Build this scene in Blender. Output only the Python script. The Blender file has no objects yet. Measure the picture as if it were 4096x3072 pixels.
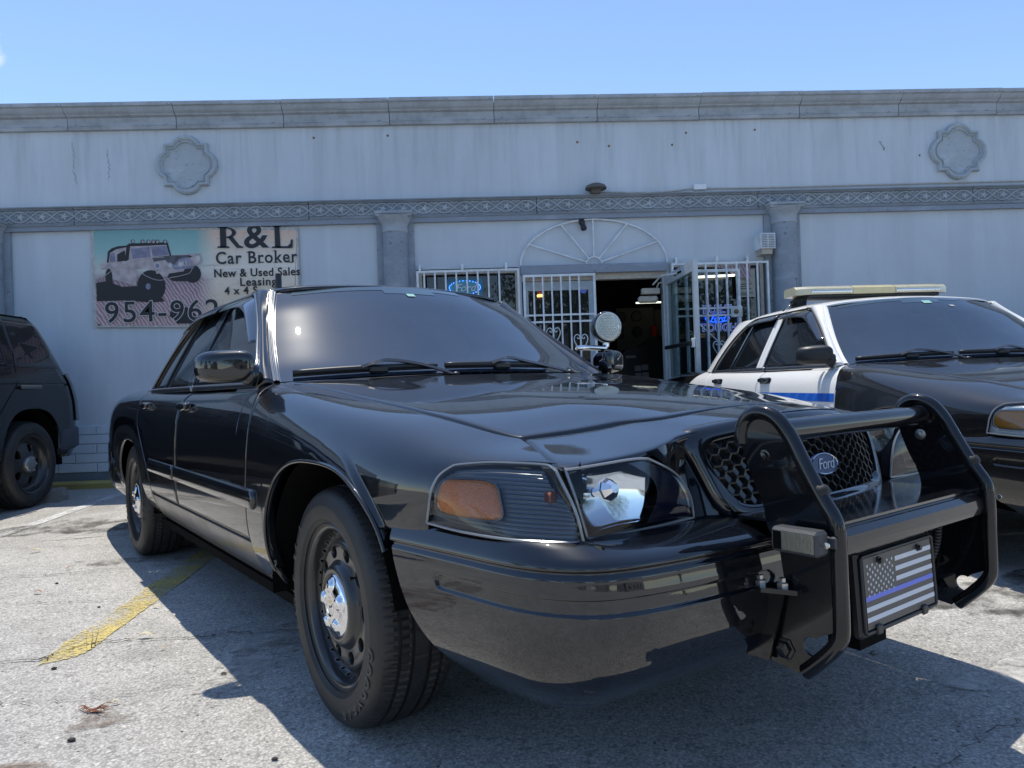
import bpy, math, random
import numpy as np
from mathutils import Matrix, Vector
random.seed(7); RNG = np.random.RandomState(7)
SC = bpy.context.scene
COL = SC.collection
rad = math.radians

# ------------------------------------------------------------------ camera
CAMX = np.array([1.9975, -1.7122, 0.9466])      # camera in the black sedan's own frame
TH = rad(56.4031)                               # wall direction in that frame
YAW, PITCH, ROLL = rad(143.6869 - 56.4031), rad(0.0304), rad(-1.9680)
def cam_axes():
    cy, sy, cp, sp = math.cos(YAW), math.sin(YAW), math.cos(PITCH), math.sin(PITCH)
    F = Vector((cy*cp, sy*cp, sp)); Rt = Vector((sy, -cy, 0)); U = Rt.cross(F)
    c, s = math.cos(ROLL), math.sin(ROLL)
    return Rt*c + U*s, Rt*(-s) + U*c, F
Rt, Up, Fw = cam_axes()
cam = bpy.data.cameras.new('camera'); cam.sensor_width = 36; cam.lens = 36*2954.56/4096
cam.clip_start = 0.05; cam.clip_end = 2000
camo = bpy.data.objects.new('camera', cam); COL.objects.link(camo)
camo.matrix_world = Matrix(((Rt.x, Up.x, -Fw.x, 0), (Rt.y, Up.y, -Fw.y, 0), (Rt.z, Up.z, -Fw.z, CAMX[2]), (0, 0, 0, 1)))
SC.camera = camo

# ------------------------------------------------------------------ light
SUN_EL, SUN_AZ = 72.0, 109.0                    # azimuth counted from +X towards +Y (the wall side)
w = bpy.data.worlds.new("World"); SC.world = w; w.use_nodes = True
nt = w.node_tree; nt.nodes.clear()
sky = nt.nodes.new('ShaderNodeTexSky'); sky.sky_type = 'NISHITA'; sky.sun_disc = False
sky.sun_elevation = rad(SUN_EL); sky.sun_rotation = rad(90 - SUN_AZ)
sky.air_density = 0.85; sky.dust_density = 0.12; sky.ozone_density = 2.6; sky.altitude = 0
bg = nt.nodes.new('ShaderNodeBackground'); bg.inputs[1].default_value = 0.118
wo = nt.nodes.new('ShaderNodeOutputWorld')
tcw = nt.nodes.new('ShaderNodeTexCoord'); cd = Vector((-(2048-0)/2954.56, 1.0, (1536-235)/2954.56)); cd = (Rt*(-(2048-5)/2954.56)+Fw+Up*((1536-222)/2954.56)).normalized()
dsn = nt.nodes.new('ShaderNodeVectorMath'); dsn.operation = 'DISTANCE'; nt.links.new(tcw.outputs['Generated'], dsn.inputs[0]); dsn.inputs[1].default_value = cd-Rt*0.045
cn = nt.nodes.new('ShaderNodeTexNoise'); cn.inputs['Scale'].default_value = 28; cn.inputs['Detail'].default_value = 7; nt.links.new(tcw.outputs['Generated'], cn.inputs[0])
cma = nt.nodes.new('ShaderNodeMath'); cma.operation = 'MULTIPLY_ADD'; cma.inputs[1].default_value = 0.10; nt.links.new(cn.outputs[0], cma.inputs[0]); nt.links.new(dsn.outputs['Value'], cma.inputs[2])
cr = nt.nodes.new('ShaderNodeValToRGB'); cr.color_ramp.elements[0].position = 0.070; cr.color_ramp.elements[0].color = (1, 1, 1, 1); cr.color_ramp.elements[1].position = 0.098; cr.color_ramp.elements[1].color = (0, 0, 0, 1); nt.links.new(cma.outputs[0], cr.inputs[0])
cmx = nt.nodes.new('ShaderNodeMix'); cmx.data_type = 'RGBA'; nt.links.new(cr.outputs[0], cmx.inputs[0]); nt.links.new(sky.outputs[0], cmx.inputs[6]); cmx.inputs[7].default_value = (4.6, 4.8, 5.0, 1)
nt.links.new(cmx.outputs[2], bg.inputs[0]); nt.links.new(bg.outputs[0], wo.inputs[0])
sun = bpy.data.lights.new('sun', 'SUN'); sun.energy = 2.3; sun.angle = rad(0.53); sun.color = (1, 0.94, 0.83)
so = bpy.data.objects.new('sun', sun); COL.objects.link(so)
sd = Vector((math.cos(rad(SUN_EL))*math.cos(rad(SUN_AZ)), math.cos(rad(SUN_EL))*math.sin(rad(SUN_AZ)), math.sin(rad(SUN_EL))))
so.rotation_euler = sd.to_track_quat('Z', 'Y').to_euler()
SC.view_settings.view_transform = 'Standard'; SC.view_settings.look = 'None'
SC.view_settings.gamma = 1; SC.view_settings.use_curve_mapping = False
SC.view_settings.exposure = 0.95
SC.render.engine = 'CYCLES'
SC.cycles.max_bounces = 8; SC.cycles.transparent_max_bounces = 12
SC.cycles.use_denoising = True

# ------------------------------------------------------------------ materials
def newmat(name):
    m = bpy.data.materials.new(name); m.use_nodes = True
    n = m.node_tree; b = n.nodes['Principled BSDF']
    return m, n, b
def N(n, typ, **kw):
    x = n.nodes.new(typ)
    for k, v in kw.items():
        if k.startswith('i_'): x.inputs[k[2:]].default_value = v
        elif k.startswith('n_'): x.inputs[int(k[2:])].default_value = v
        else: setattr(x, k, v)
    return x
def ramp(n, fac, stops):
    r = n.nodes.new('ShaderNodeValToRGB'); e = r.color_ramp.elements
    while len(e) < len(stops): e.new(0.5)
    for el, (p, c) in zip(e, stops):
        el.position = p; el.color = (c, c, c, 1) if isinstance(c, (int, float)) else (*c, 1)
    n.links.new(fac, r.inputs[0]); return r
def mixc(n, fac, a, b, mode='MIX'):
    m = n.nodes.new('ShaderNodeMix'); m.data_type = 'RGBA'; m.blend_type = mode
    if isinstance(fac, float): m.inputs[0].default_value = fac
    else: n.links.new(fac, m.inputs[0])
    for i, v in ((6, a), (7, b)):
        if isinstance(v, tuple): m.inputs[i].default_value = (*v, 1)
        else: n.links.new(v, m.inputs[i])
    return m.outputs[2]
def bump(n, b, h, strength=0.3, dist=0.01, prev=None, inp='Normal'):
    x = N(n, 'ShaderNodeBump', i_Strength=strength, i_Distance=dist); n.links.new(h, x.inputs['Height'])
    if prev: n.links.new(prev, x.inputs['Normal'])
    if b is not None: n.links.new(x.outputs[0], b.inputs[inp])
    return x.outputs[0]
def coords(n, kind='Object', scale=None, rot=None):
    t = N(n, 'ShaderNodeTexCoord'); o = t.outputs[kind]
    if scale or rot:
        m = N(n, 'ShaderNodeMapping'); n.links.new(o, m.inputs[0])
        if scale: m.inputs['Scale'].default_value = scale
        if rot: m.inputs['Rotation'].default_value = rot
        o = m.outputs[0]
    return o
def noise(n, co, scale, detail=4, rough=0.55, dist=0.0):
    x = N(n, 'ShaderNodeTexNoise', i_Scale=scale, i_Detail=detail, i_Roughness=rough, i_Distortion=dist); n.links.new(co, x.inputs['Vector']); return x
def voro(n, co, scale, feature='F1'):
    x = N(n, 'ShaderNodeTexVoronoi', i_Scale=scale); x.feature = feature; n.links.new(co, x.inputs['Vector']); return x

def simple(name, col, rough=0.5, metal=0.0, coat=0.0, coat_r=0.05, spec=0.5, var=0.0, vscale=20, bmp=0.0, bscale=60, bdist=0.002, alpha=1.0):
    m, n, b = newmat(name)
    b.inputs['Base Color'].default_value = (*col, 1); b.inputs['Roughness'].default_value = rough
    b.inputs['Metallic'].default_value = metal; b.inputs['Coat Weight'].default_value = coat
    b.inputs['Coat Roughness'].default_value = coat_r; b.inputs['Specular IOR Level'].default_value = spec
    co = coords(n)
    if var > 0:
        nz = noise(n, co, vscale, 5); r = ramp(n, nz.outputs[0], [(0.3, 1-var), (0.7, 1+var*0.3)])
        n.links.new(mixc(n, 1.0, col, r.outputs[0], 'MULTIPLY'), b.inputs['Base Color'])
        rr = ramp(n, nz.outputs[0], [(0.3, min(1, rough+0.12)), (0.7, max(0, rough-0.05))]); n.links.new(rr.outputs[0], b.inputs['Roughness'])
    if bmp > 0:
        nz = noise(n, co, bscale, 3); bump(n, b, nz.outputs[0], bmp, bdist)
    if alpha < 1: b.inputs['Alpha'].default_value = alpha
    return m

def paint(name, col, flake=0.0, dust=0.02, rough=0.35, coat_r=0.012, peel=0.010, wear=0.0, low_dirt=0.0, ior=1.8):
    """clear-coated car paint: flakes, orange peel, specks of dust, faint wiping haze"""
    m, n, b = newmat(name); co = coords(n)
    base = col
    if flake > 0:
        v = voro(n, co, 900); r = ramp(n, v.outputs['Color'], [(0.55, 0.0), (1.0, 1.0)])
        base = mixc(n, r.outputs[0], col, tuple(c + flake for c in col))
    sp = voro(n, co, 60); r2 = ramp(n, sp.outputs['Distance'], [(0.0, 1.0), (0.035, 1.0), (0.05, 0.0)])
    sel = noise(n, co, 23, 2); r3 = ramp(n, sel.outputs[0], [(0.6, 0.0), (0.68, 1.0)])
    mul = N(n, 'ShaderNodeMath', operation='MULTIPLY'); n.links.new(r2.outputs[0], mul.inputs[0]); n.links.new(r3.outputs[0], mul.inputs[1])
    c2 = mixc(n, mul.outputs[0], base, (0.35, 0.34, 0.31))
    big = noise(n, co, 3.0, 5, 0.6); hz = ramp(n, big.outputs[0], [(0.35, 0.0), (0.8, dust)])
    c3 = mixc(n, hz.outputs[0], c2, (0.32, 0.31, 0.29))
    if low_dirt > 0:
        sx = N(n, 'ShaderNodeSeparateXYZ'); n.links.new(co, sx.inputs[0])
        gr = N(n, 'ShaderNodeMapRange', n_1=0.2, n_2=0.62, n_3=1.0, n_4=0.0); n.links.new(sx.outputs[2], gr.inputs[0])
        nn = noise(n, co, 9, 6, 0.65); rr = ramp(n, nn.outputs[0], [(0.35, 0.0), (0.75, 1.0)])
        m2 = N(n, 'ShaderNodeMath', operation='MULTIPLY'); n.links.new(gr.outputs[0], m2.inputs[0]); n.links.new(rr.outputs[0], m2.inputs[1])
        m3 = N(n, 'ShaderNodeMath', operation='MULTIPLY', n_1=low_dirt); n.links.new(m2.outputs[0], m3.inputs[0])
        c3 = mixc(n, m3.outputs[0], c3, (0.16, 0.145, 0.125))
    n.links.new(c3, b.inputs['Base Color'])
    b.inputs['Roughness'].default_value = rough; b.inputs['Specular IOR Level'].default_value = 0.08
    b.inputs['Coat Weight'].default_value = 1.0; b.inputs['Coat IOR'].default_value = ior
    cr = ramp(n, big.outputs[0], [(0.3, coat_r), (0.8, coat_r+0.02)]); n.links.new(cr.outputs[0], b.inputs['Coat Roughness'])
    pz = noise(n, co, 170, 2); pl = noise(n, co, 7, 2, 0.4)
    x1 = bump(n, None, pz.outputs[0], peel*4, 0.0006); x2 = bump(n, None, pl.outputs[0], 0.10, 0.004, x1)
    n.links.new(x2, b.inputs['Coat Normal'])
    return m

def carglass(name, tint=(0.012, 0.014, 0.017), trans=0.12, dusty=0.25, sheen=(0.15, 0.19, 0.25), ior=1.65, cr_=0.012, hz_=0.03):
    """tinted safety glass: mostly reflection, a little of the dark cabin showing through, dust film outside with a sky sheen painted into its colour"""
    m, n, b = newmat(name); co = coords(n)
    big = noise(n, co, 2.2, 6, 0.6, 0.4); d1 = ramp(n, big.outputs[0], [(0.3, dusty*0.25), (0.8, dusty)])
    fine = voro(n, co, 75); f1 = ramp(n, fine.outputs['Distance'], [(0.03, 1.0), (0.06, 0.0)])
    sel = noise(n, co, 11, 2); s1 = ramp(n, sel.outputs[0], [(0.5, 0.0), (0.62, 0.8)])
    mu = N(n, 'ShaderNodeMath', operation='MULTIPLY'); n.links.new(f1.outputs[0], mu.inputs[0]); n.links.new(s1.outputs[0], mu.inputs[1])
    c = mixc(n, d1.outputs[0], tint, sheen); c = mixc(n, mu.outputs[0], c, (0.5, 0.5, 0.47)); n.links.new(c, b.inputs['Base Color'])
    b.inputs['Roughness'].default_value = 0.24; b.inputs['Specular IOR Level'].default_value = hz_; b.inputs['Coat Weight'].default_value = 1; b.inputs['Coat Roughness'].default_value = cr_
    b.inputs['Coat IOR'].default_value = ior
    lw = noise(n, co, 1.6, 1); x = bump(n, None, lw.outputs[0], 0.012, 0.01); n.links.new(x, b.inputs['Coat Normal'])
    tr = n.nodes.new('ShaderNodeBsdfTransparent'); tr.inputs[0].default_value = (0.5, 0.55, 0.55, 1)
    mx = n.nodes.new('ShaderNodeMixShader'); mx.inputs[0].default_value = trans
    out = n.nodes['Material Output']
    n.links.new(b.outputs[0], mx.inputs[1]); n.links.new(tr.outputs[0], mx.inputs[2]); n.links.new(mx.outputs[0], out.inputs[0])
    return m

def clearglass(name, tint=(0.9, 0.93, 0.95), refl=1.0, rough=0.01):
    m = bpy.data.materials.new(name); m.use_nodes = True; n = m.node_tree; n.nodes.clear()
    out = n.nodes.new('ShaderNodeOutputMaterial'); g = N(n, 'ShaderNodeBsdfGlossy', i_Roughness=rough)
    t = n.nodes.new('ShaderNodeBsdfTransparent'); t.inputs[0].default_value = (*tint, 1)
    f = N(n, 'ShaderNodeFresnel', i_IOR=1.5); mm = N(n, 'ShaderNodeMath', operation='MULTIPLY', n_1=refl); n.links.new(f.outputs[0], mm.inputs[0])
    mx = n.nodes.new('ShaderNodeMixShader'); n.links.new(mm.outputs[0], mx.inputs[0]); n.links.new(t.outputs[0], mx.inputs[1]); n.links.new(g.outputs[0], mx.inputs[2])
    n.links.new(mx.outputs[0], out.inputs[0]); return m

def emis(name, col, s):
    m, n, b = newmat(name); b.inputs['Base Color'].default_value = (*col, 1)
    b.inputs['Emission Color'].default_value = (*col, 1); b.inputs['Emission Strength'].default_value = s; return m

M = {}
M['black_paint'] = paint('black_clearcoat_paint', (0.0012, 0.0022, 0.0045), flake=0.003, dust=0.001, low_dirt=0.02, ior=1.68)
M['black_satin'] = simple('satin_black_steel', (0.012, 0.013, 0.015), 0.32, 0.0, 0.6, 0.12, spec=0.2, bmp=0.25, bscale=180, bdist=0.0006)
M['bar_black'] = simple('powder_coat_black', (0.006, 0.0065, 0.008), 0.30, 0.0, 1.0, 0.045, spec=0.05, bmp=0.12, bscale=140, bdist=0.0006, var=0.3, vscale=8)
M['plastic_black'] = simple('black_plastic', (0.018, 0.018, 0.019), 0.42, bmp=0.2, bscale=200, bdist=0.0005)
M['rubber'] = simple('dark_rubber_seal', (0.012, 0.012, 0.012), 0.6)
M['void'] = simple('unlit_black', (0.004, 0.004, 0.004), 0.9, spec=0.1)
M['chrome'] = simple('chrome', (0.82, 0.82, 0.83), 0.05, 1.0)
M['dark_trim'] = simple('polished_dark_trim', (0.22, 0.23, 0.25), 0.16, 0.85, bmp=0.1, bscale=30)
M['steel_bolt'] = simple('zinc_bolt', (0.5, 0.5, 0.5), 0.28, 1.0)
M['glass_ws'] = carglass('windshield_glass', (0.010, 0.016, 0.026), 0.10, 0.22, sheen=(0.13, 0.18, 0.26), ior=2.15, cr_=0.006, hz_=0.010)
M['glass_side'] = carglass('tinted_side_glass', (0.004, 0.005, 0.006), 0.05, 0.05, ior=1.5)
M['lens'] = clearglass('clear_lens', (0.93, 0.95, 0.96), 1.0, 0.02)
M['reflector'] = simple('lamp_reflector', (0.75, 0.78, 0.82), 0.06, 1.0)
M['lamp_inner_dark'] = simple('smoked_lamp_body', (0.15, 0.16, 0.175), 0.28, 0.5)
M['grey_plate'] = simple('charcoal_print', (0.085, 0.078, 0.070), 0.45, bmp=0.1)
M['white_plate'] = simple('reflective_white_print', (0.62, 0.65, 0.70), 0.4)
M['blue_plate'] = simple('blue_print', (0.14, 0.19, 0.72), 0.4)
M['logo_blue'] = simple('navy_enamel', (0.014, 0.032, 0.11), 0.4, 0, 0.3)
M['led_clear'] = simple('clear_led_optics', (0.62, 0.66, 0.60), 0.12, 0.35, 0.8, bmp=0.6, bscale=240, bdist=0.003)
M['cream_plastic'] = simple('yellowed_clear_plastic', (0.66, 0.60, 0.40), 0.25, 0, 0.8, 0.1, var=0.15, vscale=14)
M['white_paint'] = paint('white_clearcoat_paint', (0.84, 0.83, 0.80), dust=0.02, rough=0.4, low_dirt=0.12, ior=1.5)
M['blue_stripe'] = paint('blue_door_stripe', (0.01, 0.13, 0.62), dust=0.01)
M['faded_black'] = paint('dusty_black_paint', (0.006, 0.006, 0.007), dust=0.012, rough=0.45, coat_r=0.04, peel=0.015, ior=1.6)
M['suv_black'] = paint('suv_black_paint', (0.005, 0.006, 0.008), dust=0.008, rough=0.4, coat_r=0.03, ior=1.45)
M['amber'] = None
def amber(name, col, e=0.0):
    m, n, b = newmat(name); co = coords(n, scale=(1, 1, 1))
    v = voro(n, co, 260); r = ramp(n, v.outputs['Distance'], [(0.0, 1.0), (0.7, 0.72)])
    n.links.new(mixc(n, 1.0, col, r.outputs[0], 'MULTIPLY'), b.inputs['Base Color'])
    b.inputs['Roughness'].default_value = 0.25; b.inputs['Coat Weight'].default_value = 1; b.inputs['Coat Roughness'].default_value = 0.04
    bump(n, b, v.outputs['Distance'], 0.6, 0.002); return m
M['amber'] = amber('amber_reflector', (1.0, 0.31, 0.035)); M['amber_bright'] = amber('bright_amber_reflector', (1.0, 0.40, 0.02))

def tyre_mat():
    m, n, b = newmat('tyre_rubber'); co = coords(n)
    nz = noise(n, co, 12, 6, 0.65); r = ramp(n, nz.outputs[0], [(0.3, (0.014, 0.0135, 0.013)), (0.8, (0.034, 0.032, 0.029))])
    n.links.new(r.outputs[0], b.inputs['Base Color']); b.inputs['Roughness'].default_value = 0.52
    f = noise(n, co, 120, 3); bump(n, b, f.outputs[0], 0.25, 0.001); return m
M['tyre'] = tyre_mat()

def asphalt():
    m, n, b = newmat('worn_pale_asphalt'); co = coords(n)
    # aggregate stones at two sizes
    v1 = voro(n, co, 140); v2 = voro(n, co, 60)
    c1 = ramp(n, v1.outputs['Color'], [(0.0, (0.34, 0.325, 0.30)), (0.35, (0.52, 0.50, 0.465)), (0.75, (0.64, 0.62, 0.58)), (1.0, (0.74, 0.72, 0.67))])
    g = ramp(n, v1.outputs['Distance'], [(0.25, 1.0), (0.75, 0.64)])
    c = mixc(n, 1.0, c1.outputs[0], g.outputs[0], 'MULTIPLY')
    g2 = ramp(n, v2.outputs['Color'], [(0.0, 0.72), (0.12, 0.72), (0.2, 1.0)]); c = mixc(n, 1.0, c, g2.outputs[0], 'MULTIPLY')
    big = noise(n, co, 0.7, 6, 0.6, 0.3); b1 = ramp(n, big.outputs[0], [(0.3, 0.78), (0.66, 1.08)]); c = mixc(n, 1.0, c, b1.outputs[0], 'MULTIPLY')
    mid = noise(n, co, 5.5, 6, 0.65); b2 = ramp(n, mid.outputs[0], [(0.3, 0.84), (0.7, 1.06)]); c = mixc(n, 1.0, c, b2.outputs[0], 'MULTIPLY')
    st = noise(n, co, 1.3, 3, 0.5); s2 = ramp(n, st.outputs[0], [(0.62, 0.0), (0.74, 0.28)]); c = mixc(n, s2.outputs[0], c, (0.13, 0.12, 0.105))
    # small black bits
    v3 = voro(n, co, 17); k = ramp(n, v3.outputs['Distance'], [(0.05, 1.0), (0.075, 0.0)]); c = mixc(n, k.outputs[0], c, (0.035, 0.033, 0.03))
    fl_ = ramp(n, v2.outputs['Color'], [(0.80, 0.0), (0.86, 0.55)]); fd = ramp(n, v2.outputs['Distance'], [(0.28, 1.0), (0.42, 0.0)]); fm_ = N(n, 'ShaderNodeMath', operation='MULTIPLY'); n.links.new(fl_.outputs[0], fm_.inputs[0]); n.links.new(fd.outputs[0], fm_.inputs[1]); c = mixc(n, fm_.outputs[0], c, (0.80, 0.78, 0.74))
    n.links.new(c, b.inputs['Base Color']); b.inputs['Roughness'].default_value = 0.85; b.inputs['Specular IOR Level'].default_value = 0.25
    x1 = bump(n, None, v1.outputs['Distance'], -0.5, 0.003); x2 = bump(n, None, mid.outputs[0], 0.5, 0.012, x1)
    n.links.new(x2, b.inputs['Normal']); return m
M['asphalt'] = asphalt()

def lined(name, col, wear=0.5):
    """worn road paint: lets the asphalt colour through in flakes"""
    m, n, b = newmat(name); co = coords(n)
    nz = noise(n, coords(n, scale=(1.5, 5.0, 1)), 26, 8, 0.75); big = noise(n, co, 3.2, 4)
    ad = N(n, 'ShaderNodeMath', operation='ADD'); n.links.new(nz.outputs[0], ad.inputs[0])
    m2 = N(n, 'ShaderNodeMath', operation='MULTIPLY', n_1=0.55); n.links.new(big.outputs[0], m2.inputs[0]); n.links.new(m2.outputs[0], ad.inputs[1])
    f = ramp(n, ad.outputs[0], [(wear+0.22, 1.0), (wear+0.32, 0.0)])
    v = voro(n, co, 120); g = ramp(n, v.outputs['Distance'], [(0.2, 1.0), (0.8, 0.6)])
    c = mixc(n, 1.0, col, g.outputs[0], 'MULTIPLY'); n.links.new(c, b.inputs['Base Color']); b.inputs['Roughness'].default_value = 0.7
    n.links.new(f.outputs[0], b.inputs['Alpha']); bump(n, b, v.outputs['Distance'], -0.5, 0.004); return m
M['yellow_line'] = lined('worn_yellow_paint', (0.74, 0.59, 0.20), 0.52); M['white_line'] = lined('worn_white_paint', (0.80, 0.80, 0.78), 0.55)

def stucco(name, col, streak=0.5, bs=1.0):
    m, n, b = newmat(name); co = coords(n, 'Object')
    big = noise(n, co, 0.8, 6, 0.6); a = ramp(n, big.outputs[0], [(0.3, 0.90), (0.7, 1.04)])
    c = mixc(n, 1.0, col, a.outputs[0], 'MULTIPLY')
    cs = coords(n, 'Object', scale=(2.1, 1.0, 0.22)); s = noise(n, cs, 1.6, 7, 0.62, 0.6)
    d = ramp(n, s.outputs[0], [(0.45, 0.0), (0.62, streak)]); c = mixc(n, d.outputs[0], c, tuple(x*0.80 for x in col))
    cs2 = coords(n, 'Object', scale=(2.6, 1.0, 0.16)); s2 = noise(n, cs2, 1.9, 5, 0.6, 0.5); d2 = ramp(n, s2.outputs[0], [(0.56, 0.0), (0.70, streak*0.7)])
    c = mixc(n, d2.outputs[0], c, tuple(min(1, x*1.22) for x in col))
    gz = N(n, 'ShaderNodeSeparateXYZ'); n.links.new(co, gz.inputs[0]); dn = noise(n, coords(n, 'Object', scale=(9.0, 1.0, .7)), 1.0, 6, .65); dm = N(n, 'ShaderNodeMapRange', n_1=2.7, n_2=3.85, n_3=0.0, n_4=1.0); n.links.new(gz.outputs[2], dm.inputs[0]); dr = ramp(n, dn.outputs[0], [(.50, 0.0), (.66, .55)]); dq = N(n, 'ShaderNodeMath', operation='MULTIPLY'); n.links.new(dm.outputs[0], dq.inputs[0]); n.links.new(dr.outputs[0], dq.inputs[1]); c = mixc(n, dq.outputs[0], c, tuple(x*0.66 for x in col))
    v = voro(n, co, 1.35); k = ramp(n, v.outputs['Distance'], [(0.012, 1.0), (0.02, 0.0)]); c = mixc(n, k.outputs[0], c, (0.10, 0.09, 0.08))
    n.links.new(c, b.inputs['Base Color']); b.inputs['Roughness'].default_value = 0.75; b.inputs['Specular IOR Level'].default_value = 0.3
    f = noise(n, co, 90, 5, 0.6); x1 = bump(n, None, f.outputs[0], 0.25*bs, 0.003); f2 = noise(n, co, 9, 3); bump(n, b, f2.outputs[0], 0.25*bs, 0.01, x1)
    return m
M['stucco'] = stucco('painted_grey_stucco', (0.56, 0.62, 0.675), 0.34)
M['stucco_block'] = stucco('painted_block_face', (0.56, 0.64, 0.70), 0.15, 1.4)
def precast(name, col, grime=0.6):
    m, n, b = newmat(name); co = coords(n)
    nz = noise(n, co, 5, 8, 0.7); a = ramp(n, nz.outputs[0], [(0.35, 0.0), (0.68, grime)])
    c = mixc(n, a.outputs[0], col, tuple(x*0.45 for x in col))
    pz = noise(n, coords(n, scale=(0.5, 1, 1)), 38, 4, 0.6); k = ramp(n, pz.outputs[0], [(0.62, 0.0), (0.68, 0.7)]); c = mixc(n, k.outputs[0], c, tuple(x*0.35 for x in col))
    lt = noise(n, coords(n, scale=(1, 1, 3)), 2.6, 5); l = ramp(n, lt.outputs[0], [(0.55, 0.0), (0.75, 0.5)]); c = mixc(n, l.outputs[0], c, tuple(min(1, x*1.5) for x in col))
    n.links.new(c, b.inputs['Base Color']); b.inputs['Roughness'].default_value = 0.8
    bump(n, b, nz.outputs[0], 0.5, 0.006); return m
M['precast'] = precast('weathered_cast_stone', (0.40, 0.44, 0.48)); M['precast_dark'] = precast('mottled_column_stone', (0.30, 0.345, 0.40), 0.4)
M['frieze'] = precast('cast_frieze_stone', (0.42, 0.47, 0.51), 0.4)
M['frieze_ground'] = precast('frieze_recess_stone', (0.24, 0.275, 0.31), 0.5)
M['lintel'] = precast('grey_painted_lintel', (0.26, 0.30, 0.36), 0.15)
M['white_bar'] = simple('white_enamelled_iron', (0.76, 0.81, 0.84), 0.45, var=0.25, vscale=9, bmp=0.3, bscale=60)
M['rusty_bar'] = simple('chipped_white_rusty_iron', (0.70, 0.74, 0.76), 0.6, var=0.4, vscale=14, bmp=0.5, bscale=40)
M['alu'] = simple('anodised_frame', (0.50, 0.56, 0.60), 0.4, 0.1, var=0.15)
M['beige'] = simple('beige_painted_trim', (0.50, 0.46, 0.39), 0.6, var=0.2)
M['glass_shop'] = carglass('dark_shop_glass', (0.012, 0.015, 0.018), 0.15, 0.05, (0.1, 0.11, 0.12))
M['glass_door'] = clearglass('door_glass', (0.75, 0.83, 0.83), 0.45)
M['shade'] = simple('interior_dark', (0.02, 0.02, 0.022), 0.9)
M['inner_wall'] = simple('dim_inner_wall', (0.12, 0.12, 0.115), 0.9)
M['fluor'] = emis('fluorescent_glow', (0.80, 0.85, 0.70), 1.2)
M['red'] = simple('red_plastic', (0.50, 0.03, 0.015), 0.5)
M['orange_reflection'] = emis('warm_reflection', (1.0, 0.50, 0.12), 1.6)
M['neon_blue'] = emis('blue_neon', (0.01, 0.09, 1.0), 1.3); M['neon_white'] = simple('unlit_neon_tube', (0.35, 0.47, 0.85), 0.2)
M['neon_pale'] = emis('pale_blue_tube', (0.25, 0.36, 0.80), 0.35)
M['teal'] = simple('teal_sign_face', (0.03, 0.20, 0.30), 0.4, var=0.4, vscale=20)
M['teal_light'] = simple('pale_teal_print', (0.10, 0.34, 0.40), 0.5)
M['led'] = emis('blue_led', (0.05, 0.2, 1.0), 3.0)
M['sticker'] = simple('pale_sticker', (0.30, 0.55, 0.47), 0.4)
M['curb_yellow'] = stucco('worn_yellow_curb', (0.42, 0.34, 0.12), 0.6)
M['concrete'] = simple('old_concrete', (0.26, 0.25, 0.23), 0.9, var=0.3, vscale=12, bmp=0.6, bscale=50, bdist=0.004)
M['plinth'] = stucco('dark_blue_grey_base', (0.16, 0.20, 0.235), 0.6, 1.5)
M['kerb_top'] = stucco('blue_grey_walk', (0.22, 0.25, 0.28), 0.5)
M['leaf_dry'] = simple('dry_leaf', (0.42, 0.30, 0.16), 0.7); M['leaf_red'] = simple('rust_leaf', (0.33, 0.14, 0.07), 0.7); M['leaf_pale'] = simple('pale_leaf', (0.60, 0.52, 0.33), 0.7)
M['flash_grey'] = simple('grey_lamp_shell', (0.045, 0.048, 0.054), 0.5, bmp=0.2, bscale=200)
M['flash_lens'] = simple('ribbed_flasher_lens', (0.22, 0.21, 0.16), 0.14, 0.3, 0.8, bmp=0.5, bscale=160, bdist=0.002)
M['copper'] = simple('bulb_copper', (0.45, 0.16, 0.09), 0.3, 0.3)

# ------------------------------------------------------------------ mesh helpers
def link(o, parent=None):
    COL.objects.link(o)
    if parent is not None: o.parent = parent
    return o
def mesh(name, V, Fc, mat, parent=None, smooth=True, mats=None, fm=None):
    me = bpy.data.meshes.new(name)
    me.from_pydata([tuple(map(float, v)) for v in V], [], [tuple(int(i) for i in f) for f in Fc])
    for mm in (mats or [mat]): me.materials.append(mm)
    if fm is not None: me.polygons.foreach_set('material_index', fm)
    if smooth: me.polygons.foreach_set('use_smooth', [True]*len(me.polygons))
    me.update()
    o = bpy.data.objects.new(name, me); return link(o, parent)
def empty(name, loc=(0, 0, 0), rz=0.0, parent=None):
    o = bpy.data.objects.new(name, None); o.empty_display_size = 0.2; o.location = loc; o.rotation_euler = (0, 0, rz); return link(o, parent)
def tag(o, label, cat, group=None):
    o['label'] = label; o['category'] = cat
    if group: o['group'] = group
    return o
def struct(o, kind='structure'):
    o['kind'] = kind; return o
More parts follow.
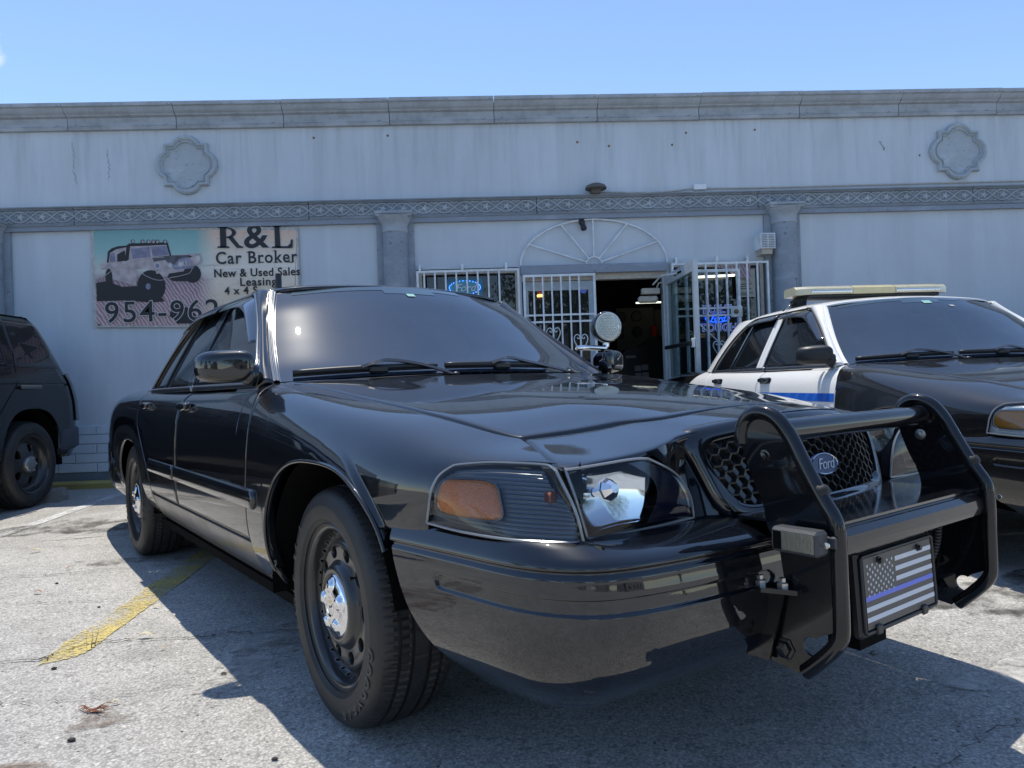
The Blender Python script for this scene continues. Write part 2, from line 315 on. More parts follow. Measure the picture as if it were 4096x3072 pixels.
class B:
    """collects simple solids into one mesh"""
    def __init__(s): s.V = []; s.F = []; s.m = []
    def add(s, V, Fc, mi=0):
        k = len(s.V); s.V += [tuple(map(float, v)) for v in V]; s.F += [tuple(int(i)+k for i in f) for f in Fc]; s.m += [mi]*len(Fc); return s
    def box(s, a, b, mi=0, bev=0.0, T=None):
        x0, y0, z0 = a; x1, y1, z1 = b
        if bev <= 0:
            V = [(x0,y0,z0),(x1,y0,z0),(x1,y1,z0),(x0,y1,z0),(x0,y0,z1),(x1,y0,z1),(x1,y1,z1),(x0,y1,z1)]
            Fc = [(3,2,1,0),(4,5,6,7),(0,1,5,4),(1,2,6,5),(2,3,7,6),(3,0,4,7)]
        else:
            V = []; idx = {}
            for i, X in enumerate((x0, x1)):
                for j, Y in enumerate((y0, y1)):
                    for k, Zz in enumerate((z0, z1)):
                        sx, sy, sz = (1-2*i), (1-2*j), (1-2*k)
                        for ax in range(3):
                            p = [X+sx*bev, Y+sy*bev, Zz+sz*bev]; p[ax] = (X, Y, Zz)[ax]
                            idx[(i,j,k,ax)] = len(V); V.append(tuple(p))
            Fc = []
            def q(*ks): return tuple(idx[k] for k in ks)
            Fc += [q((0,0,0,0),(0,0,1,0),(0,1,1,0),(0,1,0,0)), q((1,0,0,0),(1,1,0,0),(1,1,1,0),(1,0,1,0)),
                   q((0,0,0,1),(1,0,0,1),(1,0,1,1),(0,0,1,1)), q((0,1,0,1),(0,1,1,1),(1,1,1,1),(1,1,0,1)),
                   q((0,0,0,2),(0,1,0,2),(1,1,0,2),(1,0,0,2)), q((0,0,1,2),(1,0,1,2),(1,1,1,2),(0,1,1,2))]
            for i in (0,1):
                for j in (0,1): Fc.append(q((i,j,0,0),(i,j,1,0),(i,j,1,1),(i,j,0,1)) if (i+j)%2 else q((i,j,0,1),(i,j,1,1),(i,j,1,0),(i,j,0,0)))
            for i in (0,1):
                for k in (0,1): Fc.append(q((i,0,k,0),(i,0,k,2),(i,1,k,2),(i,1,k,0)) if (i+k)%2 else q((i,1,k,0),(i,1,k,2),(i,0,k,2),(i,0,k,0)))
            for j in (0,1):
                for k in (0,1): Fc.append(q((0,j,k,1),(0,j,k,2),(1,j,k,2),(1,j,k,1))[::(-1 if (j+k)%2 else 1)])
            for i in (0,1):
                for j in (0,1):
                    for k in (0,1): Fc.append(q((i,j,k,0),(i,j,k,1),(i,j,k,2))[::(1 if (i+j+k)%2 else -1)])
        if T is not None: V = [tuple(T @ Vector(v)) for v in V]
        return s.add(V, Fc, mi)
    def tube(s, P, r, n=10, mi=0, cap=True, closed=False):
        P = [np.array(p, float) for p in P]; m = len(P); R = r if hasattr(r, '__len__') else [r]*m
        V = []; up = None
        for i in range(m):
            if closed: t = P[(i+1) % m]-P[i-1]
            else: t = P[min(i+1, m-1)]-P[max(i-1, 0)]
            t = t/(np.linalg.norm(t)+1e-12)
            if up is None:
                a = np.array([0, 0, 1.]) if abs(t[2]) < 0.9 else np.array([1., 0, 0])
                up = np.cross(np.cross(t, a), t)
            else: up = up - t*(up @ t)
            up = up/(np.linalg.norm(up)+1e-12); sd_ = np.cross(t, up)
            for k in range(n):
                a = 2*math.pi*k/n; V.append(P[i]+R[i]*(math.cos(a)*up+math.sin(a)*sd_))
        Fc = []
        for i in range(m if closed else m-1):
            j = (i+1) % m
            for k in range(n): Fc.append((i*n+k, i*n+(k+1) % n, j*n+(k+1) % n, j*n+k)[::-1])
        if cap and not closed: Fc.append(tuple(range(n))); Fc.append(tuple((m-1)*n+k for k in range(n))[::-1])
        return s.add(V, Fc, mi)
    def lathe(s, prof, n=32, mi=0, T=None):
        """profile of (radius, height) turned about +Z, then moved by T"""
        V = []; Fc = []; m = len(prof)
        for i in range(n):
            a = 2*math.pi*i/n
            for r, z in prof: V.append((r*math.cos(a), r*math.sin(a), z))
        for i in range(n):
            j = (i+1) % n
            for k in range(m-1): Fc.append((i*m+k, j*m+k, j*m+k+1, i*m+k+1))
        if T is not None: V = [tuple(T @ Vector(v)) for v in V]
        return s.add(V, Fc, mi)
    def prism(s, poly, d0, d1, ax=1, mi=0, T=None):
        """closed outline (a,b) in the plane normal to ax, from depth d0 to d1"""
        n = len(poly)
        def P(a, b, d): return (d, a, b) if ax == 0 else ((a, d, b) if ax == 1 else (a, b, d))
        V = [P(a, b, d0) for a, b in poly]+[P(a, b, d1) for a, b in poly]
        Fc = [tuple(range(n)), tuple(range(n, 2*n))[::-1]]+[(i, n+i, n+(i+1) % n, (i+1) % n) for i in range(n)]
        if T is not None: V = [tuple(T @ Vector(v)) for v in V]
        return s.add(V, Fc, mi)
    def build(s, name, mat, parent=None, smooth=False, mats=None, auto=None):
        o = mesh(name, s.V, s.F, mat, parent, smooth, mats, s.m if mats else None)
        fixn(o)
        if auto: o.data.set_sharp_from_angle(angle=rad(auto))
        return o
import bmesh
def fixn(o):
    bm = bmesh.new(); bm.from_mesh(o.data); bmesh.ops.recalc_face_normals(bm, faces=bm.faces[:]); bm.to_mesh(o.data); bm.free()
def box(name, a, b, mat, parent=None, bev=0.0):
    return B().box(a, b, bev=bev).build(name, mat, parent)
def tube(name, P, r, mat, parent=None, n=10, closed=False):
    return B().tube(P, r, n, closed=closed).build(name, mat, parent, True, auto=50)
def arc(c, r, a0, a1, n, f):
    return [f(c[0]+r*math.cos(a0+(a1-a0)*i/n), c[1]+r*math.sin(a0+(a1-a0)*i/n)) for i in range(n+1)]
def text_mesh(s, size=1.0, offset=0.0, extrude=0.0, align='CENTER', shear=0.0, spacing=1.0, bevel=0.0, res=4):
    c = bpy.data.curves.new('lettering', 'FONT'); c.body = s; c.size = size; c.offset = offset; c.extrude = extrude
    c.align_x = align; c.align_y = 'CENTER'; c.shear = shear; c.space_character = spacing; c.resolution_u = res; c.bevel_depth = bevel
    o = bpy.data.objects.new('lettering', c); COL.objects.link(o)
    dg = bpy.context.evaluated_depsgraph_get(); me = bpy.data.meshes.new_from_object(o.evaluated_get(dg))
    V = [tuple(v.co) for v in me.vertices]; Fc = [tuple(p.vertices) for p in me.polygons]
    bpy.data.objects.remove(o); bpy.data.curves.remove(c); bpy.data.meshes.remove(me)
    return V, Fc
def cs(P, n):
    """dense Catmull-Rom through points"""
    P = np.array(P, float); m = len(P); Q = np.vstack([2*P[0]-P[1], P, 2*P[-1]-P[-2]])
    t = np.linspace(0, m-1-1e-9, n); i = t.astype(int); u = (t-i)[:, None]
    a, b, c, d = Q[i], Q[i+1], Q[i+2], Q[i+3]
    return 0.5*(2*b+(c-a)*u+(2*a-5*b+4*c-d)*u**2+(3*b-a-3*c+d)*u**3)
def pchip(X, Y, x):
    X = np.array(X, float); Y = np.array(Y, float); o = np.argsort(X); X, Y = X[o], Y[o]
    h = np.diff(X); d = np.diff(Y)/h; m = np.zeros(len(X))
    for i in range(1, len(X)-1):
        if d[i-1]*d[i] > 0:
            w1, w2 = 2*h[i]+h[i-1], h[i]+2*h[i-1]; m[i] = (w1+w2)/(w1/d[i-1]+w2/d[i])
    m[0], m[-1] = d[0], d[-1]
    x = np.clip(np.asarray(x, float), X[0], X[-1]); i = np.clip(np.searchsorted(X, x, side='right')-1, 0, len(h)-1)
    t = (x-X[i])/h[i]
    return Y[i]*(1+2*t)*(1-t)**2+m[i]*h[i]*t*(1-t)**2+Y[i+1]*t*t*(3-2*t)+m[i+1]*h[i]*t*t*(t-1)
def bspl(C, u):
    """uniform clamped cubic B-spline along axis 0 of C, at parameters u in 0..1"""
    C = np.asarray(C, float); C = np.concatenate([2*C[:1]-C[1:2], C, 2*C[-1:]-C[-2:-1]]); m = C.shape[0]-3
    t = np.clip(u, 0, 1)*m; i = np.minimum(t.astype(int), m-1); f = t-i
    w0 = (1-f)**3/6; w1 = (3*f**3-6*f**2+4)/6; w2 = (-3*f**3+3*f**2+3*f+1)/6; w3 = f**3/6
    sh = (slice(None),)+(None,)*(C.ndim-1)
    return w0[sh]*C[i]+w1[sh]*C[i+1]+w2[sh]*C[i+2]+w3[sh]*C[i+3]
class Surf:
    """car skin: x stations by rows of (w, z); w is the distance from the car's centre plane"""
    def __init__(s, xs, W, Z, nx=700, nv=260):
        s.nx, s.nv = nx, nv
        net = np.stack([np.repeat(np.array(xs)[:, None], W.shape[1], 1), W, Z], -1)
        a = bspl(net, np.linspace(0, 1, nx)); a = np.swapaxes(a, 0, 1); a = bspl(a, np.linspace(0, 1, nv)); s.G = np.swapaxes(a, 0, 1)
        s.X = s.G[:, 0, 0]
        du = np.gradient(s.G, axis=0); dv = np.gradient(s.G, axis=1); n = np.cross(du, dv); n /= (np.linalg.norm(n, axis=-1, keepdims=True)+1e-12)
        s.Nm = n*np.sign(n[nx//2, nv//3, 1]+1e-9)
    def ui(s, x): return np.interp(x, s.X, np.arange(s.nx))
    def ev(s, x, v, A=None):
        A = s.G if A is None else A
        u = np.clip(s.ui(x), 0, s.nx-1.001); q = np.clip(np.asarray(v)*(s.nv-1), 0, s.nv-1.001); i = u.astype(int); j = q.astype(int); a = (u-i)[..., None]; b = (q-j)[..., None]
        return (1-a)*(1-b)*A[i, j]+a*(1-b)*A[i+1, j]+(1-a)*b*A[i, j+1]+a*b*A[i+1, j+1]
    def v_z(s, x, z):
        """row parameter where the skin passes height z at station x (first crossing from below)"""
        P = s.ev(np.full(s.nv, x), np.linspace(0, 1, s.nv)); zz = P[:, 2]; k = np.argmax(zz >= z) if (zz >= z).any() else s.nv-1
        if k == 0: return 0.0
        return (k-1+(z-zz[k-1])/(zz[k]-zz[k-1]+1e-12))/(s.nv-1)
    def v_w(s, x, w):
        """row parameter where the skin comes in to half width w (last crossing)"""
        P = s.ev(np.full(s.nv, x), np.linspace(0, 1, s.nv)); ww = P[:, 1]; k = s.nv-1-np.argmax((ww >= w)[::-1])
        if k >= s.nv-1: return 1.0
        return (k+(ww[k]-w)/(ww[k]-ww[k+1]+1e-12))/(s.nv-1)
def grid_faces(a, b, k=0):
    i, j = np.meshgrid(np.arange(a-1), np.arange(b-1), indexing='ij'); i = i.ravel(); j = j.ravel()
    return np.stack([k+i*b+j, k+(i+1)*b+j, k+(i+1)*b+j+1, k+i*b+j+1], -1)
def panel_mesh(P, Nn, flange=0.014, drop=0.0015, sides=(1, 1, 1, 1)):
    """grid of points with rolled edges and an inward return flange"""
    P = P.copy(); a, b = P.shape[:2]
    ring = [(i, 0) for i in range(a)]+[(a-1, j) for j in range(1, b)]+[(i, b-1) for i in range(a-2, -1, -1)]+[(0, j) for j in range(b-2, 0, -1)]
    rp = np.array([P[i, j] for i, j in ring]); rn = np.array([Nn[i, j] for i, j in ring])
    for (i, j) in ring: P[i, j] = P[i, j]-Nn[i, j]*drop
    V = list(P.reshape(-1, 3)); Fc = [tuple(f) for f in grid_faces(a, b)]
    k = len(V); m = len(ring); V += list(rp-rn*flange)
    for t in range(m):
        (i0, j0), (i1, j1) = ring[t], ring[(t+1) % m]
        Fc.append((i0*b+j0, i1*b+j1, k+(t+1) % m, k+t)[::-1])
    return V, Fc

M['door_alu'] = simple('pale_painted_door', (0.42, 0.50, 0.56), 0.4, var=0.15); M['rust'] = simple('rusty_knob', (0.24, 0.16, 0.10), 0.6, 0.3)
M['inner_card'] = simple('dull_card', (0.30, 0.31, 0.32), 0.8); M['bronze'] = simple('bronze_housing', (0.11, 0.10, 0.09), 0.5); M['white_box'] = simple('white_box', (0.72, 0.76, 0.80), 0.5)
M['cream_paper'] = simple('cream_paper', (0.46, 0.46, 0.40), 0.8, var=0.2); M['logo_red'] = simple('dark_red_sticker', (0.18, 0.05, 0.05), 0.5)
M['neon_core'] = simple('dark_neon_gap', (0.05, 0.07, 0.22), 0.3); M['lamp_inner_clear'] = simple('bright_lamp_body', (0.88, 0.90, 0.91), 0.25, 0.1, bmp=0.5, bscale=160, bdist=0.002)
M['cream_solid'] = simple('opaque_yellowed_plastic', (0.60, 0.52, 0.28), 0.4, 0, 0.5, var=0.15, vscale=14); M['sticker_pale'] = simple('grey_sticker', (0.35, 0.37, 0.38), 0.5)
M['suv_glass'] = carglass('offroad_side_glass', (0.010, 0.010, 0.012), 0.03, 0.08); M['suv_handle'] = simple('satin_handle', (0.10, 0.10, 0.10), 0.25, 0.3, 0.5)
M['suv_bumper'] = simple('grey_bumper_plastic', (0.045, 0.055, 0.070), 0.55, bmp=0.2, bscale=150); M['smoked_lamp'] = simple('smoked_tail_lamp', (0.03, 0.035, 0.05), 0.15, 0, 1.0); M['brushed'] = simple('brushed_cap', (0.32, 0.32, 0.31), 0.35, 0.8)
def _fc():
    m, n, b = newmat('faded_striped_cloth'); co = coords(n, rot=(0, rad(28), 0)); w_ = N(n, 'ShaderNodeTexWave', i_Scale=9.0); n.links.new(co, w_.inputs[0]); r = ramp(n, w_.outputs[0], [(.42, (.42, .40, .44)), (.52, (.34, .20, .24))]); n.links.new(r.outputs[0], b.inputs['Base Color']); b.inputs['Roughness'].default_value = .9; return m
M['flagcloth'] = _fc()
# ------------------------------------------------------------------ sedan geometry (right half described, mirrored)
XS = np.array([-4.42, -4.32, -4.2, -4.0, -3.7, -3.4, -3.1, -2.8, -2.5, -2.2, -1.9, -1.6, -1.3, -1.0, -.8, -.65, -.5, -.35, -.2, -.05, .1, .22, .34, .45, .54, .62, .70, .77, .83, .88, .92, .96])
ROWS = [  # each: (x, w) list, (x, z) list
 ([(-4.42,.70),(-4.2,.76),(.5,.80),(.96,.60)], [(-4.4,.22),(.96,.22)]),
 ([(-4.42,.76),(-4.2,.84),(-3.5,.885),(-2.4,.90),(-.4,.90),(.3,.905),(.6,.86),(.96,.66)], [(-4.4,.315),(.96,.315)]),
 ([(-4.42,.78),(-4.2,.88),(-3.5,.935),(-2.4,.952),(-.4,.952),(.3,.94),(.6,.885),(.8,.80),(.96,.68)], [(-4.4,.42),(.96,.42)]),
 ([(-4.42,.79),(-4.2,.89),(-3.5,.95),(-2.4,.964),(-.4,.964),(.1,.958),(.3,.948),(.45,.928),(.6,.897),(.75,.845),(.87,.78),(.96,.69)], [(-4.4,.53),(.96,.53)]),
 ([(-4.42,.79),(-4.2,.89),(-3.5,.95),(-2.4,.963),(-.4,.963),(.1,.957),(.3,.948),(.45,.928),(.6,.897),(.75,.845),(.87,.78),(.96,.69)], [(-4.4,.63),(.96,.61)]),
 ([(-4.42,.78),(-4.2,.885),(-3.5,.945),(-2.4,.958),(-.4,.958),(.1,.955),(.3,.947),(.45,.928),(.6,.900),(.75,.845),(.87,.78),(.96,.69)], [(-4.4,.745),(-.4,.745),(.3,.715),(.6,.68),(.96,.67)]),
 ([(-4.42,.76),(-4.2,.86),(-3.5,.925),(-2.7,.942),(-1.5,.944),(-.6,.942),(-.2,.938),(0,.936),(.3,.931),(.45,.920),(.6,.898),(.75,.842),(.87,.777),(.96,.68)],
  [(-4.4,.86),(-3.5,.90),(-2.7,.90),(-1.5,.882),(-.6,.875),(-.2,.85),(0,.825),(.3,.785),(.45,.767),(.6,.752),(.75,.748),(.96,.745)]),
 ([(-4.42,.71),(-4.2,.80),(-3.5,.865),(-2.7,.89),(-1.5,.888),(-.6,.886),(-.2,.88),(0,.873),(.3,.864),(.45,.855),(.6,.846),(.75,.812),(.87,.752),(.96,.63)],
  [(-4.4,.92),(-3.5,.968),(-2.7,.965),(-1.5,.957),(-.6,.957),(-.2,.918),(0,.893),(.3,.850),(.45,.825),(.6,.803),(.75,.791),(.87,.779),(.96,.768)]),
 ([(-4.42,.60),(-4.2,.68),(-3.5,.76),(-2.7,.79),(-1.2,.79),(-.62,.79),(-.05,.757),(.28,.745),(.52,.716),(.63,.69),(.75,.65),(.87,.58),(.96,.5)],
  [(-4.4,.945),(-3.5,1.0),(-2.7,1.0),(-1.2,.997),(-.62,.990),(-.05,.924),(.28,.885),(.52,.843),(.63,.819),(.75,.803),(.87,.788),(.96,.776)]),
 ([(-4.42,.44),(-.6,.50),(.2,.47),(.5,.45),(.7,.415),(.96,.37)], [(-4.4,.96),(-3.5,1.022),(-.6,.994),(-.3,.957),(.2,.921),(.48,.889),(.70,.842),(.80,.828),(.88,.818),(.96,.81)]),
 ([(-4.42,.40),(-.6,.455),(.2,.425),(.5,.405),(.7,.37),(.96,.33)], [(-4.4,.963),(-3.5,1.025),(-.6,.999),(-.3,.963),(.2,.9265),(.48,.896),(.70,.853),(.80,.838),(.88,.826),(.96,.818)]),
 ([(-4.42,.30),(-.6,.33),(.5,.29),(.96,.24)], [(-4.4,.968),(-3.5,1.03),(-.6,1.005),(-.3,.969),(.2,.931),(.5,.902),(.70,.867),(.80,.852),(.9,.840),(.96,.832)]),
 ([(-4.42,.15),(.96,.14)], [(-4.4,.972),(-3.5,1.034),(-.6,1.010),(-.3,.974),(.0,.953),(.3,.927),(.6,.893),(.8,.869),(.9,.856),(.96,.846)]),
 ([(-4.42,0),(.96,0)], [(-4.4,.973),(-3.5,1.035),(-.6,1.011),(-.3,.975),(.0,.954),(.3,.928),(.6,.895),(.8,.872),(.9,.859),(.96,.849)]),
]
def table(rows, xs):
    W = np.stack([pchip([p[0] for p in r[0]], [p[1] for p in r[0]], xs) for r in rows], 1)
    Z = np.stack([pchip([p[0] for p in r[1]], [p[1] for p in r[1]], xs) for r in rows], 1)
    return W, Z
BODY = Surf(XS, *table(ROWS, XS))
GX = np.array([-3.5, -3.3, -3.1, -2.9, -2.7, -2.5, -2.3, -2.1, -1.9, -1.7, -1.55, -1.4, -1.28, -1.18, -1.08, -.95, -.8, -.65])
_gr = [(.872,.955),(.852,1.01),(.805,1.11),(.742,1.235),(.688,1.34),(.655,1.395),(.615,1.428),(.52,1.452),(.28,1.470),(.12,1.475),(0,1.476)]
_gk = [0, 0, 0, .1, .4, .75, 1, 1, 1, 1, 1]
_dz = pchip([-3.5,-3.2,-2.9,-2.6,-2.2,-1.7,-1.4,-1.28,-1.18,-1.1,-1.0,-.65], [-.20,-.12,-.065,-.025,0,0,-.010,-.020,-.040,-.066,-.10,-.24], GX)
_dw = pchip([-3.5,-3.2,-2.9,-2.6,-2.0,-1.5,-1.2,-.65], [-.10,-.065,-.035,-.012,0,0,-.012,-.03], GX)
GH = Surf(GX, np.stack([[w_ + (d if w_ > .01 else 0)*min(1, w_/.6) for w_, _ in _gr] for d in _dw]), np.stack([[z_+d*k for (_, z_), k in zip(_gr, _gk)] for d in _dz]))

def arch_f(x):      # front wheel opening height at x
    a = .415 if x < .015 else .45; t = abs(x-.015)/a
    return .335+.415*(1-min(1, t)**2.7)**.37 if t < 1 else .0
def arch_r(x):
    t = abs(x+2.913)/.415
    return .335+.36*(1-min(1, t)**2.5)**.40 if t < 1 else .0
GAP = [(-.70,.992),(-.66,.968),(-.62,.93),(-.592,.885),(-.578,.82),(-.573,.70),(-.572,.50),(-.572,.31)]
def gapz(x): return float(np.interp(x, [p[0] for p in GAP], [p[1] for p in GAP]))
RGAP = [(-2.705,.97),(-2.685,.89),(-2.64,.80),(-2.56,.738),(-2.46,.668),(-2.36,.585),(-2.285,.50),(-2.262,.44)]
def rgapz(x): return float(np.interp(x, [p[0] for p in RGAP], [p[1] for p in RGAP]))
LAMPR = [(.566,.617),(.571,.66),(.579,.715),(.593,.752),(.622,.777),(.68,.785),(.78,.785),(.868,.779)]
SEAMW = ([-.70,-.62,-.05,.28,.52,.60,.63,.70,.78,.868], [.79,.79,.757,.745,.715,.698,.685,.705,.738,.777])
def seamw(x): return float(np.interp(x, *SEAMW))
HSEAM = ([0,.18,.32,.365,.40,.43,.55,.685], [.80,.778,.748,.728,.706,.692,.668,.628])

def sidegrid(xs, bot, top, n, lift=0.0):
    P = np.zeros((len(xs), n, 3)); Q = P.copy(); t = np.linspace(0, 1, n)
    for i, x in enumerate(xs):
        v = bot(x)+(top(x)-bot(x))*t; X = np.full(n, x); P[i] = BODY.ev(X, v); Q[i] = BODY.ev(X, v, BODY.Nm)
    Q /= (np.linalg.norm(Q, axis=-1, keepdims=True)+1e-9)
    return P+Q*lift, Q
def flare(P, Q, xc, zc, front=True):
    d = np.hypot(P[..., 0]-xc, (P[..., 2]-zc)*1.0)-(.425 if front else .385); f = np.clip((.062-d)/.020, 0, 1); f = f*f*(3-2*f); g = np.clip((P[..., 0]-(-.02))/.26, 0, 1) if front else 1.0; lo = np.clip((P[..., 2]-.40)/.1, 0, 1)
    hi = np.clip((.80-P[..., 2])/.10, 0, 1); return P+np.array([0, 1, 0])*(.013*f*g*lo*hi)[..., None]
def outward(o, c=(-1.5, 0, .55)):
    me = o.data; c = Vector(c); s = 0.0
    for p in me.polygons: s += p.normal.dot(p.center-c)*p.area
    if s < 0: me.flip_normals()
    return o
def sgn(V, s): return [(v[0], v[1]*s, v[2]) for v in V]
def put_panel(name, P, Q, mat, parent, s, **k):
    V, Fc = panel_mesh(P, Q, **k); return outward(mesh(name, sgn(V, s), Fc, mat, parent))
def full(P): # mirror a (i, j) grid whose last column is the centre line
    R_ = P[:, -2::-1].copy(); R_[..., 1] *= -1; return np.concatenate([P, R_], 1)
def dens(*a):
    out = []
    for lo, hi, n, mode in a:
        t = np.linspace(0, 1, n)
        if mode == 'b': t = .5-.5*np.cos(np.pi*t)
        if mode == 'l': t = 1-np.cos(np.pi*t/2)
        if mode == 'r': t = np.sin(np.pi*t/2)
        out += list(lo+(hi-lo)*t)
    return sorted(set(round(x, 5) for x in out))
def coons(bot, top, left, right, n, m):
    b, t, l, r = cs(bot, n), cs(top, n), cs(left, m), cs(right, m)
    u = np.linspace(0, 1, n)[:, None, None]; v = np.linspace(0, 1, m)[None, :, None]
    return (1-v)*b[:, None]+v*t[:, None]+(1-u)*l[None]+u*r[None]-((1-u)*(1-v)*b[0]+u*(1-v)*b[-1]+(1-u)*v*t[0]+u*v*t[-1])
def gridnorm(P, ref=(-1.5, 0, .55)):
    n = np.cross(np.gradient(P, axis=0), np.gradient(P, axis=1)); n /= (np.linalg.norm(n, axis=-1, keepdims=True)+1e-12)
    d = ((P-np.array(ref))*n).sum(-1).mean(); return n*(1 if d > 0 else -1)
class Patch:
    """smooth patch with a,b in 0..1 and an offset along its normal"""
    def __init__(s, P, bulge=0.0):
        s.N0 = gridnorm(P); a = np.linspace(0, 1, P.shape[0])[:, None, None]; b = np.linspace(0, 1, P.shape[1])[None, :, None]
        s.P = P+s.N0*bulge*(np.sin(np.pi*a)*np.sin(np.pi*b))**.6; s.N = gridnorm(s.P)
    def at(s, a, b, off=0.0):
        n, m = s.P.shape[:2]; u = np.clip(np.asarray(a, float)*(n-1), 0, n-1.001); v = np.clip(np.asarray(b, float)*(m-1), 0, m-1.001)
        i = u.astype(int); j = v.astype(int); f = (u-i)[..., None]; g = (v-j)[..., None]
        def L(A): return (1-f)*(1-g)*A[i, j]+f*(1-g)*A[i+1, j]+(1-f)*g*A[i, j+1]+f*g*A[i+1, j+1]
        return L(s.P)+L(s.N)*np.asarray(off)[..., None]
    def grid(s, na, nb, off=0.0, a=(0, 1), b=(0, 1)):
        A, B_ = np.meshgrid(np.linspace(*a, na), np.linspace(*b, nb), indexing='ij'); return s.at(A, B_, np.full(A.shape, off))
    def outline(s, ins=0.0, off=0.0, n=40):
        a = np.concatenate([np.linspace(ins, 1-ins, n), np.full(n//2, 1-ins), np.linspace(1-ins, ins, n), np.full(n//2, ins)])
        b = np.concatenate([np.full(n, ins), np.linspace(ins, 1-ins, n//2), np.full(n, 1-ins), np.linspace(1-ins, ins, n//2)])
        p = s.at(a, b, np.full(a.shape, off)); k = [0]
        for i in range(1, len(p)):
            if np.linalg.norm(p[i]-p[k[-1]]) > 1e-4: k.append(i)
        return p[k]
    def blob(s, ca, cb, ra, rb, off, name, mat, parent, sg, p=4.6, n=40, rings=6, thick=0.004):
        """rounded plate lying on the patch"""
        V = [s.at(np.array(ca), np.array(cb), np.array(off))]; Fc = []
        th = np.linspace(0, 2*np.pi, n, endpoint=False); cx = np.sign(np.cos(th))*abs(np.cos(th))**(2/p); cy = np.sign(np.sin(th))*abs(np.sin(th))**(2/p)
        for k in range(1, rings+1):
            r = k/rings; V += list(s.at(ca+ra*r*cx, cb+rb*r*cy, np.full(n, off)))
        V += list(s.at(ca+ra*1.03*cx, cb+rb*1.03*cy, np.full(n, off-thick)))
        for k in range(n): Fc.append((0, 1+k, 1+(k+1) % n))
        for r in range(rings):
            for k in range(n): Fc.append((1+r*n+k, 1+(r+1)*n+k, 1+(r+1)*n+(k+1) % n, 1+r*n+(k+1) % n))
        return outward(mesh(name, sgn(V, sg), Fc, mat, parent))

# front bumper
BM = cs([(.36,.955),(.46,.938),(.58,.920),(.70,.903),(.80,.888),(.88,.866),(.94,.832),(.985,.785),(1.012,.72),(1.030,.63),(1.043,.50),(1.052,.34),(1.057,.17),(1.058,0)], 600)
_t = np.gradient(BM, axis=0); BN = np.stack([-_t[:, 1], _t[:, 0]], 1); BN /= np.linalg.norm(BN, axis=1, keepdims=True); BN *= np.sign(BN[-1, 0])
BL = np.concatenate([[0], np.cumsum(np.linalg.norm(np.diff(BM, axis=0), axis=1))])
def bumper_mesh(name, mat, parent):
    zs, df, ds = [], [], []
    prof = [(.634,.140,.030),(.630,.112,.022),(.622,.078,.016),(.610,.036,.009),(.600,.012,.004),(.592,.006,.001),(.588,.007,.001),(.5855,.015,.009),(.578,.017,.010),(.5755,.010,.003),(.570,.008,.001),(.545,.0035,-.001),(.50,-.003,-.001),(.45,-.001,.001),(.41,.010,.006),(.375,.026,.016),(.345,.055,.034),(.32,.090,.058),(.302,.120,.080),(.294,.138,.095),(.293,.155,.11),(.300,.185,.13)]
    zz = []
    for k in range(len(prof)-1):
        z0_, z1_ = prof[k][0], prof[k+1][0]; n = max(1, int(abs(z0_-z1_)/(.0022 if z0_ < .575 and z0_ > .47 else .008)))
        for i in range(n): zz.append(k+i/n)
    zz.append(len(prof)-1); ks = np.arange(len(prof)); A = np.array(prof)
    nr = len(zz); nc = 260; P = np.zeros((nr, nc, 3))
    for r, k in enumerate(zz):
        z = float(np.interp(k, ks, A[:, 0])); d0 = float(np.interp(k, ks, A[:, 1])); d1 = float(np.interp(k, ks, A[:, 2]))
        if k >= 9: d0 = float(pchip(ks, A[:, 1], k)); d1 = float(pchip(ks, A[:, 2], k))
        xst = float(pchip([.28,.32,.35,.40,.46,.57,.61,.66], [.66,.64,.60,.545,.50,.455,.445,.44], z))
        l0 = np.interp(xst, BM[:, 0], BL) if xst < 1 else 0; L = l0+(BL[-1]-l0)*np.linspace(0, 1, nc)
        x = np.interp(L, BL, BM[:, 0]); w_ = np.interp(L, BL, BM[:, 1]); nx = np.interp(L, BL, BN[:, 0]); nw = np.interp(L, BL, BN[:, 1])
        f = np.clip((L-.45)/.45, 0, 1); f = f*f*(3-2*f); d = d1+(d0-d1)*f
        # pressed slot
        zc = z-.006*(1-L/BL[-1]); a = np.clip(L-.34, 0, 1); 
        q = np.maximum(abs(zc-.5165)-.0135, 0) if False else None
        sx = np.maximum(np.maximum(.27-L, L-(BL[-1]-.36)), 0); dist = np.hypot(sx, np.maximum(abs(zc-.5165)-.0, 0)); ins = 1-np.clip((dist-.0135)/.0022, 0, 1)
        d = d+.0065*ins
        P[r, :, 0] = x-nx*d; P[r, :, 1] = w_-nw*d; P[r, :, 2] = z+.010*(1-L/BL[-1])*(1 if z > .3 else 0)
        P[r, -1, 1] = 0
    F_ = full(P); V = list(F_.reshape(-1, 3)); Fc = [tuple(f) for f in grid_faces(*F_.shape[:2])]
    return outward(mesh(name, V, Fc, mat, parent), (-.5, 0, .5))

def rear_bumper(mat, parent):
    m = cs([(-3.30,.90),(-3.7,.935),(-4.0,.92),(-4.2,.88),(-4.32,.78),(-4.375,.6),(-4.40,.3),(-4.405,0)], 60)
    P = np.array([[(x+d, w_-d*.6*(1 if w_ > .3 else w_), z) for x, w_ in m] for z, d in [(.66,.05),(.645,.01),(.62,0),(.5,-.005),(.40,.0),(.33,.03),(.29,.09)]])
    P[:, -1, 1] = 0
    F_ = full(P); return outward(mesh('rear_bumper', list(F_.reshape(-1, 3)), [tuple(f) for f in grid_faces(*F_.shape[:2])], mat, parent), (-3, 0, .5))

